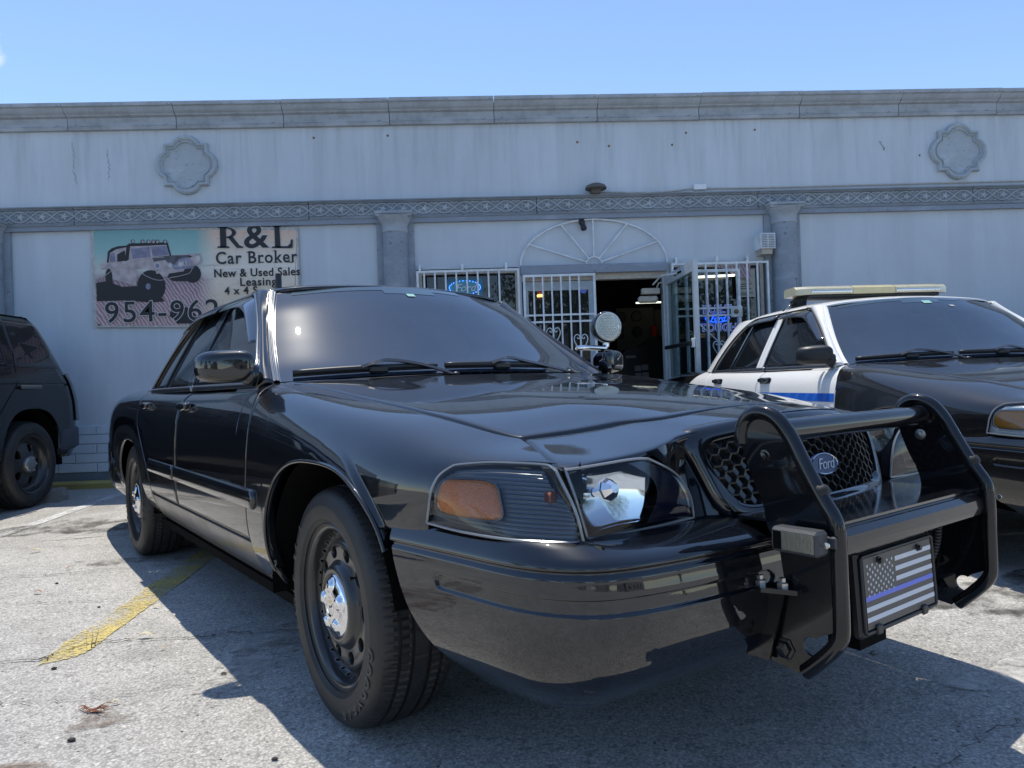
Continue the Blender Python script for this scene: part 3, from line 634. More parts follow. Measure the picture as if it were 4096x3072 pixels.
# wheels ------------------------------------------------------------
def ring_text(s, r, a0, step, size, z, flip=False):
    V, Fc = [], []
    for i, ch in enumerate(s):
        if ch == ' ': continue
        v, f = text_mesh(ch, size=size, offset=0.0012, extrude=0.0012, res=2)
        a = a0-step*i if not flip else a0+step*i; k = len(V)
        for x, y, zz in v:
            rr = r+y if not flip else r-y; aa = a-x/r if not flip else a+x/r
            V.append((rr*math.cos(aa), rr*math.sin(aa), z-(abs(rr-.29)*.10)+zz))
        Fc += [tuple(i_+k for i_ in q) for q in f]
    return V, Fc
def wheel_meshes():
    R = {}
    n = 360; prof = [(.205,.02),(.214,.085),(.222,.098),(.232,.104),(.240,.1085),(.247,.1165),(.262,.1195),(.285,.119),(.287,.1180),(.305,.115),(.317,.1085),(.326,.099),(.3315,.088),(.3345,.0775),(.3365,.066),(.3295,.065),(.3295,.056),(.338,.055),(.3395,.034),(.3395,.030),(.3315,.029),(.3315,.020),(.340,.019),(.3402,.0)]
    prof = prof+[(r, -z) for r, z in prof[-2::-1]]
    V = []; Fc = []; m = len(prof)
    for i in range(n):
        a = 2*math.pi*i/n
        for j, (r, z) in enumerate(prof):
            az = abs(z); rr = r; zz = z; aa = a
            if r > .331:
                lat = i % 4 == 0
                if az > .07: 
                    if lat: rr -= .0028
                elif az > .03 and i % 4 == 2: rr -= .004
                elif az <= .03 and i % 12 == 4: rr -= .002
            V.append((rr*math.cos(aa), rr*math.sin(aa), zz))
    for i in range(n):
        j = (i+1) % n
        for k in range(m-1): Fc.append((i*m+k, j*m+k, j*m+k+1, i*m+k+1))
    me = bpy.data.meshes.new('tyre'); me.from_pydata(V, [], Fc); me.materials.append(M['tyre']); me.polygons.foreach_set('use_smooth', [True]*len(Fc)); me.update(); me.set_sharp_from_angle(angle=rad(24)); R['tyre'] = me
    # lettering
    LV, LF = ring_text('GOODYEAR', .284, rad(-31), rad(8.6), .044, .1195)
    V2, F2 = ring_text('EAGLE RS-A', .284, rad(184), rad(7.2), .038, .1195); LF += [tuple(i+len(LV) for i in f) for f in F2]; LV = LV+V2
    me = bpy.data.meshes.new('sidewall_lettering'); me.from_pydata(LV, [], LF); me.materials.append(M['letter']); me.update(); R['lettering'] = me
    # steel rim with a ring of oval vents
    b = B()
    b.lathe([(.2315,.1085),(.2345,.1065),(.2345,.1035),(.229,.100),(.222,.0985),(.2165,.096),(.2120,.088),(.2095,.076),(.2065,.062),(.200,.055),(.193,.056),(.186,.064),(.180,.072),(.172,.0765),(.168,.0768)], 96)
    b.lathe([(.126,.077),(.122,.080),(.117,.088),(.112,.094),(.105,.0985),(.098,.100),(.091,.099),(.087,.093),(.05,.090),(0,.090)], 64)
    b.lathe([(.2065,.062),(.2045,.0),(.204,-.10),(.22,-.105)], 64)
    K = 10; r1, r2 = .124, .1745
    for k in range(K):
        ca = 2*math.pi*(k+.5)/K; ha = math.pi/K; nb = 32; out = []
        for i in range(nb):      # boundary of the sector, matched to the ellipse by angle
            t = 2*math.pi*i/nb; c_, s_ = math.cos(t), math.sin(t); sc = 1/max(abs(c_), abs(s_)); u, v = c_*sc, s_*sc
            out.append(((r1+r2)/2+(r2-r1)/2*u, ca+ha*v))
        V = []; 
        def zz(r): return float(np.interp(r, [.126,.135,.148,.16,.169,.1745], [.077,.0765,.077,.077,.0763,.0740]))
        for r, a in out: V.append((r*math.cos(a), r*math.sin(a), zz(r)))
        for dz, g in ((.0, 1.10), (-.0025, 1.0), (-.016, 1.0)):
            for i in range(nb):
                t = 2*math.pi*i/nb; r = .149+.0165*g*math.cos(t); y = .0205*g*math.sin(t); V.append((r*math.cos(ca)-y*math.sin(ca), r*math.sin(ca)+y*math.cos(ca), zz(r)+dz))
        Fc = []
        for q in range(3):
            for i in range(nb): Fc.append((q*nb+i, q*nb+(i+1) % nb, (q+1)*nb+(i+1) % nb, (q+1)*nb+i))
        b.add(V, Fc)
    me = bpy.data.meshes.new('rim'); me.from_pydata(b.V, [], b.F); me.materials.append(M['rim']); me.polygons.foreach_set('use_smooth', [True]*len(b.F)); me.update()
    bm = bmesh.new(); bm.from_mesh(me); bmesh.ops.remove_doubles(bm, verts=bm.verts[:], dist=.0004); bmesh.ops.recalc_face_normals(bm, faces=bm.faces[:]); bm.to_mesh(me); bm.free(); me.set_sharp_from_angle(angle=rad(50)); R['rim'] = me
    # brake / backing
    b = B().lathe([(0,.0),(.15,.0),(.15,.02),(.204,.02)], 40); me = bpy.data.meshes.new('brake_disc'); me.from_pydata(b.V, [], b.F); me.materials.append(M['void']); me.update(); R['brake_disc'] = me
    # chrome cap with five lug domes and a scalloped rim
    V = []; Fc = []; nr, na = 34, 160
    for i in range(nr+1):
        for j in range(na):
            a = 2*math.pi*j/na; sc = 1+.045*math.cos(5*a); r = .087*i/nr*sc; f = i/nr
            z = .100+.016*(1-f**2.6)
            for k in range(5):
                b_ = 2*math.pi*k/5; d = math.hypot(r*math.cos(a)-.060*math.cos(b_), r*math.sin(a)-.060*math.sin(b_)); z += .009*(1/(1+math.exp((d-.0165)/.0016)))
            z -= .004*(1/(1+math.exp((r-.026)/.0012)))
            if i == nr: z -= .009
            V.append((r*math.cos(a), r*math.sin(a), z))
    for i in range(nr):
        for j in range(na): Fc.append((i*na+j, (i+1)*na+j, (i+1)*na+(j+1) % na, i*na+(j+1) % na))
    me = bpy.data.meshes.new('hub_cap'); me.from_pydata(V, [], Fc); me.materials.append(M['chrome']); me.polygons.foreach_set('use_smooth', [True]*len(Fc)); me.update(); R['hub_cap'] = me
    v, f = text_mesh('Ford', size=.011, extrude=.0006, shear=.3); me = bpy.data.meshes.new('cap_emblem'); me.from_pydata([(x, y, z+.1125) for x, y, z in v], [], f); me.materials.append(M['dark_trim']); me.update(); R['cap_emblem'] = me
    b = B().tube([(.158,.050,.075),(.160,.052,.098)], .0035, 8).tube([(.160,.052,.098),(.1605,.0525,.107)], .0048, 8); me = bpy.data.meshes.new('valve_stem'); me.from_pydata(b.V, [], b.F); me.materials.append(M['rubber']); me.update(); R['valve_stem'] = me
    return R
M['rim'] = simple('black_painted_steel_rim', (0.017, 0.0165, 0.016), 0.33, 0, 0.6, 0.14, var=0.35, vscale=10, bmp=0.12, bscale=90, bdist=0.0006)
M['letter'] = simple('raised_tyre_lettering', (0.050, 0.048, 0.044), 0.5)
WM = wheel_meshes()
def wheel(parent, x, y, s, steer=0.0, spin=0.0, z=.336):
    e = bpy.data.objects.new('wheel', None); link(e, parent); e.empty_display_size = .1
    # local +Z points outboard
    Rm = Matrix.Rotation(rad(steer), 4, 'Z') @ Matrix.Rotation(rad(90 if s < 0 else -90), 4, 'X') @ Matrix.Rotation(rad(spin), 4, 'Z')
    e.matrix_local = Matrix.Translation((x, y*s, z)) @ Rm
    for k in ('tyre', 'rim', 'brake_disc', 'hub_cap', 'cap_emblem', 'valve_stem', 'lettering'):
        o = bpy.data.objects.new({'lettering': 'sidewall_lettering'}.get(k, k), WM[k]); link(o, e)
    return e
ACURVE = [(-.735,.862,.975),(-.79,.845,1.012),(-.85,.822,1.066),(-.96,.783,1.145),(-1.077,.742,1.225),(-1.20,.705,1.305),(-1.300,.677,1.365),(-1.345,.665,1.388),(-1.40,.658,1.398)]
WSE = [(-.695,.788,.985),(-.80,.759,1.045),(-.93,.722,1.14),(-1.03,.688,1.222),(-1.13,.650,1.305),(-1.235,.606,1.381)]
CIN = [(-.70,.815,.988),(-.85,.776,1.083),(-1.05,.713,1.223),(-1.15,.675,1.31),(-1.25,.634,1.401)]
BLE = [(-3.17,.735,1.0),(-3.08,.70,1.10),(-2.96,.66,1.22),(-2.84,.625,1.33),(-2.74,.60,1.40)]
def gh(x, z):     # point on the cabin side at x, z
    v = GH.v_z(x, z); return GH.ev(np.array([x]), np.array([v]))[0], v
def loft(c0, c1, n, m, bulge=0.0):
    a, b = cs(c0, n), cs(c1, n); t = np.linspace(0, 1, m)[None, :, None]; P = a[:, None]*(1-t)+b[:, None]*t
    Q = gridnorm(P); return P+Q*bulge*np.sin(np.pi*t), Q
def strip(name, P, mat, parent, s, thick=.01):
    Q = gridnorm(P); return put_panel(name, P, Q, mat, parent, s, flange=thick, drop=.0008)
def sheet(name, P, mat, parent, s=1):
    return outward(mesh(name, sgn(P.reshape(-1, 3), s), [tuple(f) for f in grid_faces(*P.shape[:2])], mat, parent))

def gx(w_, z=.72): return .962-.42*w_*w_-(z-.72)*.32
def lampz(x): return float(np.interp(x, [q_[0] for q_ in LAMPR], [q_[1] for q_ in LAMPR]))
def onbody(x, z): p_ = BODY.ev(np.array(x), np.array(BODY.v_z(x, z))); return (float(p_[0]), float(p_[1]), float(p_[2]))
def sedan(root, body, hood_m, roof_m, trunk_m, amber_m, lens_in, black=True):
    c = lambda s: s
    # ---- full-width panels
    n = 90; q = np.linspace(0, 1, 48)   # hood, from the side seam in to the centre
    P = np.zeros((n, len(q), 3)); Q = P.copy()
    for j, f in enumerate(q):
        u = 1-f; xr = -.44-.235*u**2.2; wr = (seamw(xr)-.0025)*u
        xf = float(np.interp(.683*u, *HSEAM))-.003
        for i, t in enumerate(np.linspace(0, 1, n)):
            x = xr+(xf-xr)*t; w_ = (seamw(min(x, .628))-.0028)*u; v = BODY.v_w(x, w_) if w_ > 1e-6 else 1.0
            P[i, j] = BODY.ev(np.array(x), np.array(v)); Q[i, j] = BODY.ev(np.array(x), np.array(v), BODY.Nm)
    Q /= np.linalg.norm(Q, axis=-1, keepdims=True); Q[:, -1, 1] = 0
    QF = np.concatenate([Q, (Q[:, -2::-1]*np.array([1, -1, 1]))], 1)
    V, Fc = panel_mesh(full(P), QF, flange=.02, drop=.002); outward(mesh('hood', V, Fc, hood_m, root))
    # header panel between hood and lamps
    n = 20; tt = np.linspace(0, 1, 50); P = np.zeros((n, len(tt), 3)); Q = P.copy()
    bk = cs([(.634,.681),(.664,.60),(.690,.50),(.700,.435),(.712,.40),(.735,.365),(.752,.32),(.775,.20),(.803,0)], len(tt))
    fr = cs([(.867,.770),(.877,.69),(.885,.60),(.888,.53),(.880,.465),(.868,.41),(.886,.30),(.905,.18),(.915,0)], len(tt))
    for j in range(len(tt)):
        for i, t in enumerate(np.linspace(0, 1, n)):
            x, w_ = bk[j]*(1-t)+fr[j]*t; v = BODY.v_w(x, max(w_, 0)) if w_ > 1e-4 else 1.0
            P[i, j] = BODY.ev(np.array(x), np.array(v)); Q[i, j] = BODY.ev(np.array(x), np.array(v), BODY.Nm)
    P[:, -1, 1] = 0; Q /= np.linalg.norm(Q, axis=-1, keepdims=True); Q[:, -1, 1] = 0; HFRONT = P[-1].copy()
    QF = np.concatenate([Q, (Q[:, -2::-1]*np.array([1, -1, 1]))], 1); V, Fc = panel_mesh(full(P), QF, flange=.012, drop=.002)
    outward(mesh('header_panel', V, Fc, body, root))
    # skirt from header down behind the grille ring, round the inner end of the headlamp
    k = [i for i in range(len(tt)) if HFRONT[i, 1] < .545]; top = HFRONT[k]; m_ = len(k)
    HIN = [(.548,.778),(.512,.763),(.478,.733),(.450,.69),(.432,.650),(.425,.618)]
    P = np.zeros((16, m_, 3))
    for i, t in enumerate(np.linspace(0, 1, 16)):
        zl = .778-(.778-.618)*t; wl = float(np.interp(zl, [q_[1] for q_ in HIN][::-1], [q_[0] for q_ in HIN][::-1]))
        for j in range(m_):
            f = j/(m_-1); w_ = top[j, 1]*wl/top[0, 1]; z = top[j, 2]*(1-t)+.618*t
            xc = gx(w_, z)-.018; xl = .905+.012*t-.010*(1-t); g_ = np.clip((w_-.40)/(.10), 0, 1); g_ = g_*g_*(3-2*g_); x = xc*(1-g_)+xl*g_
            P[i, j] = (x*min(1, t*4)+top[j, 0]*(1-min(1, t*4)), w_, z)
    P[:, -1, 1] = 0; o = sheet('header_skirt', full(P), body, root)
    # roof
    n = 70; rr = np.linspace(0, 1, 40); P = np.zeros((n, len(rr), 3)); Q = P.copy()
    for i, t in enumerate(np.linspace(0, 1, n)):
        for j, r in enumerate(rr):
            xf = float(pchip([0, .08, .2, .55, 1], [-1.33, -1.262, -1.222, -1.180, -1.169], r)); xr = float(pchip([0, .1, .3, 1], [-2.45, -2.72, -2.77, -2.80], r))
            x = xr+(xf-xr)*t; v0 = GH.v_z(x, min(1.397, 1.40+float(np.interp(x, [-2.8,-2.5,-2.2,-1.5,-1.2], [-.055,-.02,0,0,-.012])))); v = v0+(1-v0)*r
            P[i, j] = GH.ev(np.array(x), np.array(v)); Q[i, j] = GH.ev(np.array(x), np.array(v), GH.Nm)
    P[:, -1, 1] = 0; Q /= np.linalg.norm(Q, axis=-1, keepdims=True); Q[:, -1, 1] = 0
    QF = np.concatenate([Q, (Q[:, -2::-1]*np.array([1, -1, 1]))], 1); V, Fc = panel_mesh(full(P), QF, flange=.012, drop=.002); outward(mesh('roof', V, Fc, roof_m, root))
    # windshield and backlight
    def screen(name, E, bx0, bx1, bz0, bz1, mat, sgnx):
        e = cs(E, 40); qq = np.linspace(-1, 1, 61); P = np.zeros((40, 61, 3))
        for i in range(40):
            t = i/39; a = 1-abs(qq)**2.0; bx = bx0+(bx1-bx0)*t; bz = bz0+(bz1-bz0)*t
            P[i, :, 0] = e[i, 0]+sgnx*bx*a; P[i, :, 1] = -e[i, 1]*qq; P[i, :, 2] = e[i, 2]+bz*a+.010*math.sin(math.pi*t)*a
        return sheet(name, P, mat, root), P
    ws, WSP = screen('windshield', WSE, .15, .07, .018, .048, M['glass_ws'], 1)
    screen('rear_window', BLE, .10, .06, .01, .05, M['glass_side'], -1)
    # black-out band and mirror sensor patch on the glass
    P = WSP[-3:, 16:58]+gridnorm(WSP)[-3:, 16:58]*.0015; sheet('shade_band', P, M['band'], root); P = WSP[-5:-2, 24:38]+gridnorm(WSP)[-5:-2, 24:38]*.0015; sheet('shade_band', P, M['band'], root)
    # header seal between glass and roof, cowl grille under the glass
    e = WSP[-1]; P = np.stack([e+np.array([.003, 0, -.006]), e+np.array([-.012, 0, .004])]); sheet('windshield_seal', P, M['rubber'], root)
    yy = np.linspace(-1, 1, 41); P = np.stack([[( -.44-.235*abs(t_)**2.2-.02, -.785*t_, 1.006-.026*abs(t_)**2-.008) for t_ in yy], [(WSE[0][0]+.15*(1-abs(t_)**2.0)-.01, -.788*t_, .985+.018*(1-abs(t_)**2.0)-.004) for t_ in yy]]); sheet('cowl_grille', P, M['plastic_black'], root)
    # trunk lid and tail
    xs = np.linspace(-4.38, -3.22, 30); P, Q = sidegrid(xs, lambda x: BODY.v_w(x, float(np.interp(x, [-4.4, -3.2], [.60, .725]))), lambda x: 1.0, 24); P[:, -1, 1] = 0; Q[:, -1, 1] = 0
    QF = np.concatenate([Q, (Q[:, -2::-1]*np.array([1, -1, 1]))], 1); V, Fc = panel_mesh(full(P), QF); outward(mesh('trunk_lid', V, Fc, trunk_m, root), (-3.5, 0, .5))
    v = np.linspace(.12, 1, 40); a = BODY.ev(np.full(40, -4.40), v); a[-1, 1] = 0; P = np.stack([a*np.array([1, t, 1])+np.array([-.02*(1-t**4), 0, 0]) for t in np.linspace(1, -1, 21)]); sheet('tail_panel', P, trunk_m, root)
    rear_bumper(trunk_m if black else M['faded_black'], root)
    bumper_mesh('front_bumper', M['faded_black'] if not black else body, root)
    # lower intake slot, its shade painted as a black sheet, with its lip
    zc = .360; ys = np.linspace(-.50, .50, 61)
    def ip(y, z):
        w_ = abs(y); L = np.interp(-w_, -BM[:, 1], BL); x = np.interp(L, BL, BM[:, 0]); return x-float(np.interp(z, [.302,.32,.345,.375,.41], [.128,.100,.064,.034,.016]))-.001
    P = np.array([[(ip(y, zc+h*.023*min(1, max(0, (.50-abs(y))/.03))**.5), y, zc+h*.023*min(1, max(0.0, (.50-abs(y))/.03))**.5) for y in ys] for h in (-1, -.5, 0, .5, 1)])
    sheet('lower_intake', P, M['void'], root); tube('intake_lip', [tuple(p) for p in P[0]], .003, body, root, 6)
    # under floor and cabin darkness
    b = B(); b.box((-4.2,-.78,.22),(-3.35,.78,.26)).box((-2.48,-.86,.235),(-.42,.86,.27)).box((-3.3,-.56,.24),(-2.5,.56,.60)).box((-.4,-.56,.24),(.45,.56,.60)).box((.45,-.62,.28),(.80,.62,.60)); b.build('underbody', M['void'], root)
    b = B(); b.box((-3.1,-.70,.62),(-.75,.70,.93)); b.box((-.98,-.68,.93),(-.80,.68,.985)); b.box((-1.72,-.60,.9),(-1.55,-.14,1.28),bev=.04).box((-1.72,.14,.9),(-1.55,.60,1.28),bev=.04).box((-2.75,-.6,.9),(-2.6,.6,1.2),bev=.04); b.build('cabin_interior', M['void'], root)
    # ---- mirrored pieces
    for s in (-1, 1):
        ft = lambda x: (BODY.v_z(x, gapz(x)) if False else BODY.v_w(x, seamw(x)))
        def fb(x):
            if x < -.5715: return BODY.v_z(x, gapz(x)-.0)
            if x < .015: return BODY.v_z(x, max(.317, arch_f(x)))
            if x < .5665: return BODY.v_z(x, max(.618, arch_f(x)))
            return BODY.v_z(x, float(np.interp(x, [p[0] for p in LAMPR], [p[1] for p in LAMPR])))
        def ftop(x):
            return max(BODY.v_w(x, seamw(x)), fb(x)+.004)
        xs = dens((-.697,-.572,14,0),(-.5712,-.40,10,0),(-.3995,-.25,34,'l'),(-.25,.28,44,0),(.28,.425,40,0),(.43,.566,40,0),(.5667,.66,22,'l'),(.66,.866,16,0))
        P, Q = sidegrid(xs, fb, ftop, 90); P = flare(P, Q, .02, .335); Q = gridnorm(P); put_panel('front_fender', P, Q, body, root, s, drop=.002)
        # rolled arch lips, liners
        ang = np.linspace(-.4, .426, 90); L = [flare(BODY.ev(np.array(x), np.array(BODY.v_z(x, max(.325, arch_f(x)))))[None, None], None, .02, .335)[0, 0] for x in dens((-.3998,-.25,30,'l'),(-.25,.28,40,0),(.28,.428,24,0))]
        L = [np.array(p) for p in L]; b = B().tube([(p[0], s*(p[1]+.0005), p[2]) for p in L], .006, 8)
        P = np.array([[p+np.array([0, -d, .004*k]) for k, d in enumerate((0, .012, .03))] for p in L]); b.add(sgn(P.reshape(-1, 3), s), [tuple(f) for f in grid_faces(*P.shape[:2])]); b.build('arch_lip', body, root, True, auto=60)
        for x0, rr_, wo in ((.015, .43, .93), (-2.913, .385, .90)):
            b = B(); th = np.linspace(.22 if x0 > -1 else -.12, math.pi+.10, 30); P = np.array([[(x0+rr_*math.cos(t)*1.02, w_, .335+rr_*math.sin(t)*(1 if x0 > -1 else .95)) for w_ in (wo, .56)] for t in th]); b.add(sgn(P.reshape(-1, 3), s), [tuple(f) for f in grid_faces(*P.shape[:2])])
            P = np.array([[(x0+rr_*math.cos(t)*1.02*f, .56, .335+rr_*math.sin(t)*f) for f in (1, 0)] for t in th]); b.add(sgn(P.reshape(-1, 3), s), [tuple(f) for f in grid_faces(*P.shape[:2])]); b.build('wheel_well_liner', M['void'], root)
        # doors
        def door(name, x0, x1, bot, top, mat, extra=()):
            xs = dens((x0, x1, 40, 0), *extra); P, Q = sidegrid(xs, bot, top, 40); return put_panel(name, P, Q, mat, root, s, drop=.002)
        dt = lambda x: BODY.v_w(x, .868) if x < -.70 else BODY.v_z(x, gapz(x)-.0)
        dl = lambda x: BODY.v_z(x, .447)
        dm = roof_m
        fd = door('front_door', -1.656, -.579, dl, lambda x: max(dl(x)+.004, (BODY.v_w(x, .868) if x < -.712 else BODY.v_z(x, gapz(x)-.004))), dm, ((-.72, -.579, 26, 0),))
        rb = lambda x: BODY.v_z(x, max(.447, rgapz(x)+.004)) if x < -2.262 else BODY.v_z(x, .447)
        rdr = door('rear_door', -2.698, -1.664, rb, lambda x: max(rb(x)+.003, BODY.v_w(x, .868)), dm, ((-2.698, -2.26, 34, 0),))
        # quarter panel
        def qb(x): return BODY.v_z(x, max(.33 if x < -3.2 else .317, arch_r(x)))
        def qt(x):
            if x > -2.70: return max(BODY.v_z(x, rgapz(x)-.004), qb(x)+.003)
            return BODY.v_w(x, float(pchip([-4.42,-3.6,-3.2,-3.0,-2.85,-2.70], [.61,.70,.735,.80,.85,.868], x)))
        P, Q = sidegrid(dens((-4.40,-3.36,24,0),(-3.3275,-3.2,26,'l'),(-3.2,-2.62,40,0),(-2.62,-2.50,26,'r'),(-2.499,-2.268,20,0)), qb, qt, 40); put_panel('quarter_panel', P, Q, body if black else M['white_paint'], root, s)
        if not black:   # black tail wrap of the white car
            P, Q = sidegrid(np.linspace(-4.40, -2.96, 30), lambda x: BODY.v_z(x, float(np.interp(x, [-3.3,-2.96], [.80,.97]))), lambda x: BODY.v_w(x, float(pchip([-4.42,-3.6,-3.2,-2.94], [.61,.70,.735,.82], x))), 16, .002)
            sheet('black_wrap', P, M['faded_black'], root, s)
        # rocker
        def rk(x): return BODY.v_z(x, .317)
        P, Q = sidegrid(dens((-2.455,-.405,60,0)), rk, lambda x: BODY.v_z(x, .440), 14, -.002); put_panel('rocker_panel', P, Q, M['rocker'] if black else M['faded_black'], root, s)
        P, Q = sidegrid(dens((-2.40,-.42,40,0)), lambda x: .02, lambda x: BODY.v_z(x, .316), 8, -.004); sheet('rocker_underside', P, M['plastic_black'], root, s)
        # rub strips
        for x0, x1, nm in ((-1.648, -.474, 'rub_strip'), (-2.255, -1.672, 'rub_strip')):
            rows = [(.558,-.004),(.560,.006),(.566,.012),(.585,.0145),(.600,.0145),(.620,.012),(.626,.006),(.628,-.004)]
            xs_ = dens((x0, x0+.03, 6, 'l'), (x0+.03, x1-.03, 24, 0), (x1-.03, x1, 8, 'r')); P = np.zeros((len(xs_), len(rows), 3))
            for i, x in enumerate(xs_):
                e_ = min(x-x0, x1-x); f = math.sqrt(max(0, 1-max(0, 1-e_/.028)**2)) if x1-x < .03 or e_ < .012 else 1.0; f = max(f, .05)
                for j, (z, o_) in enumerate(rows):
                    zz = .593+(z-.593)*(f if x1-x < .03 else 1); P[i, j] = BODY.ev(np.array(x), np.array(BODY.v_z(x, zz)))+np.array([0, o_*(f if o_ > 0 else 1), 0])
            sheet(nm, P, body, root, s)
        # cowl corner and pillars
        P, Q = sidegrid(dens((-1.0,-.70,14,0)), lambda x: BODY.v_w(x, .8675), lambda x: BODY.v_w(x, .78), 10); put_panel('pillar_base', P, Q, roof_m, root, s)
        P, Q = loft(ACURVE, CIN, 40, 12, .016); put_panel('windshield_pillar', P, Q, roof_m, root, s, flange=.02)
        P, Q = loft(CIN, WSE, 40, 15, 0.0)
        t = np.linspace(0, 1, 15)[None, :, None]; P = P+Q*(.006*np.sin(np.pi*t)+.0022*np.sin(2*np.pi*3.0*t)); sheet('pillar_molding', P, M['ribbed_trim'] if black else roof_m, root, s)
        # cabin side: panes, pillar between doors, frames
        def pane(name, xl, xr, z0, z1, mat, off=-.010, n=16, m=16, th=.006):
            P = np.zeros((n, m, 3))
            for i, z in enumerate(np.linspace(z0, z1, n)):
                a, b_ = xl(z), xr(z)
                for j, t_ in enumerate(np.linspace(0, 1, m)):
                    x = a+(b_-a)*t_; p, v_ = gh(x, z); P[i, j] = p
            Q = gridnorm(P); return put_panel(name, P+Q*off, Q, mat, root, s, flange=th, drop=.0005)
        ax = lambda z: float(np.interp(z, [p[2] for p in ACURVE], [p[0] for p in ACURVE]))
        rx = lambda z: float(pchip([.97,1.0,1.1,1.2,1.3,1.37,1.40], [-2.79,-2.765,-2.70,-2.62,-2.50,-2.36,-2.25], z))
        dv = lambda z: float(np.interp(z, [.97, 1.39], [-2.36, -2.24]))
        pane('front_side_glass', lambda z: -1.735, lambda z: ax(z)-.012, .985, 1.384, M['glass_side'])
        pane('rear_side_glass', lambda z: dv(z)+.006, lambda z: -1.835, .985, 1.384, M['glass_side'])
        pane('quarter_glass', lambda z: rx(z)+.01, lambda z: dv(z)-.008, .985, 1.370, M['glass_side'])
        pane('door_pillar', lambda z: -1.792, lambda z: -1.733, .970, 1.392, roof_m, .0); pane('door_pillar', lambda z: -1.838, lambda z: -1.796, .970, 1.392, roof_m, .0)
        p = [gh(dv(z), z)[0] for z in np.linspace(.985, 1.384, 8)]; tube('division_bar', [(q_[0], s*(q_[1]-.002), q_[2]) for q_ in p], .007, M['plastic_black'] if black else M['dark_trim'], root, 6)
        # belt molding
        for x0, x1 in ((-1.66,-.775), (-2.77,-1.672)):
            pr = [(.004,-.012),(.010,-.010),(.012,0),(.011,.010),(.006,.0165),(-.004,.018)]; xs_ = np.linspace(x0, x1, 30); P = np.array([[gh(x, .975)[0]+np.array([0, a_, b__]) for a_, b__ in pr] for x in xs_]); strip('belt_molding', P, M['dark_trim'], root, s, .004)
        loop = [gh(x, .990)[0] for x in np.linspace(-2.77, -.80, 24)][1:]
        lp = [np.array(p) for p in cs(ACURVE[1:], 30)]+[gh(x, 1.396)[0] for x in np.linspace(-1.45, -2.20, 14)]+[gh(rx(z), z)[0] for z in np.linspace(1.392, .985, 22)]
        lp = [gh(-.775, .981)[0]]+lp
        tube('window_surround', [(p[0], s*(p[1]+.003), p[2]) for p in lp], .0065, M['dark_trim'] if black else M['rubber'], root, 8)
        # wind deflectors over the window tops
        def defl(pts_out, pts_in, name='wind_deflector'):
            a, b_ = cs(pts_out, 40), cs(pts_in, 40); P = np.array([[a[i]*(1-t_)+b_[i]*t_+np.array([0, .028*math.sin(math.pi*min(1, t_*1.0)*.62), .0]) for t_ in np.linspace(0, 1, 8)] for i in range(40)]); strip(name, P, M['deflector'], root, s, .003)
        g = lambda x, z, d=0: tuple(gh(x, z)[0]+np.array([0, d, 0]))
        defl([g(-.99,1.155,.004), g(-1.12,1.245,.004), g(-1.235,1.325,.004), g(-1.31,1.372,.004), g(-1.40,1.392,.004), g(-1.55,1.396,.004), g(-1.75,1.397,.004)], [g(-1.03,1.145,.006), g(-1.17,1.225,.010), g(-1.29,1.295,.012), g(-1.38,1.328,.012), g(-1.46,1.340,.012), g(-1.58,1.345,.012), g(-1.75,1.348,.012)])
        defl([g(-1.82,1.397,.004), g(-2.0,1.397,.004), g(-2.2,1.392,.004), g(-2.34,1.372,.004), g(-2.46,1.325,.004)], [g(-1.82,1.350,.012), g(-2.0,1.350,.012), g(-2.16,1.347,.012), g(-2.29,1.330,.012), g(-2.41,1.290,.010)])
        # rear pillar
        cp = [gh(rx(z)-.004, z)[0] for z in np.linspace(.962, 1.395, 8)]; P, Q = loft([tuple(p) for p in cp], [(-3.19,.745,.985)]+BLE, 30, 14, .014); put_panel('rear_pillar', P, Q, roof_m, root, s)
        P, Q = sidegrid(dens((-3.2,-2.70,14,0)), lambda x: BODY.v_w(x, .868) if x > -2.75 else BODY.v_w(x, float(pchip([-3.2,-3.0,-2.85,-2.70], [.735,.80,.85,.868], x))), lambda x: BODY.v_w(x, .72), 8, -.004); sheet('rear_shelf', P, trunk_m, root, s)
        # door mirror
        X0 = -.765
        V = []; Fc = []; na, nb = 28, 40
        for i in range(na+1):
            t = i/na; ph = -math.pi/2+math.pi*t
            for j in range(nb):
                th = 2*math.pi*j/nb; p_ = 3.4; cx = np.sign(math.cos(th))*abs(math.cos(th))**(2/p_); cz = np.sign(math.sin(th))*abs(math.sin(th))**(2/p_)
                r = max(0, math.cos(ph))**.45; dx = math.sin(ph)
                yy_ = .972+.093*cx*r-.010*dx; V.append((X0+.056*dx*(1 if dx > 0 else .55)-.38*(yy_-.95), yy_-.006, 1.050+(.060-.004*cx)*cz*r-.003))
        for i in range(na):
            for j in range(nb): Fc.append((i*nb+j, (i+1)*nb+j, (i+1)*nb+(j+1) % nb, i*nb+(j+1) % nb))
        hm = outward(mesh('mirror_housing', sgn(V, s), Fc, body if black else M['plastic_black'], root), (X0, s*.972, 1.05))
        sheet_ = B(); sheet_.prism([(.972+.078*np.sign(math.cos(t_))*abs(math.cos(t_))**.75, 1.05+.050*np.sign(math.sin(t_))*abs(math.sin(t_))**.75) for t_ in np.linspace(0, 2*math.pi, 32, endpoint=False)], X0-.070, X0-.066, 0)
        o = sheet_.build('mirror_glass', M['chrome'], hm); o.scale = (1, s, 1)
        b = B().tube([(-.735, s*.862, 1.010), (-.738, s*.880, 1.014), (-.745, s*.900, 1.026), (-.752, s*.925, 1.036)], [.040, .044, .040, .040], 16); b.tube([(-.80, s*.84, 1.01), (-.78, s*.857, 1.0), (-.745, s*.866, 1.0)], [.012, .026, .032], 14)
        V, Fc = [], []
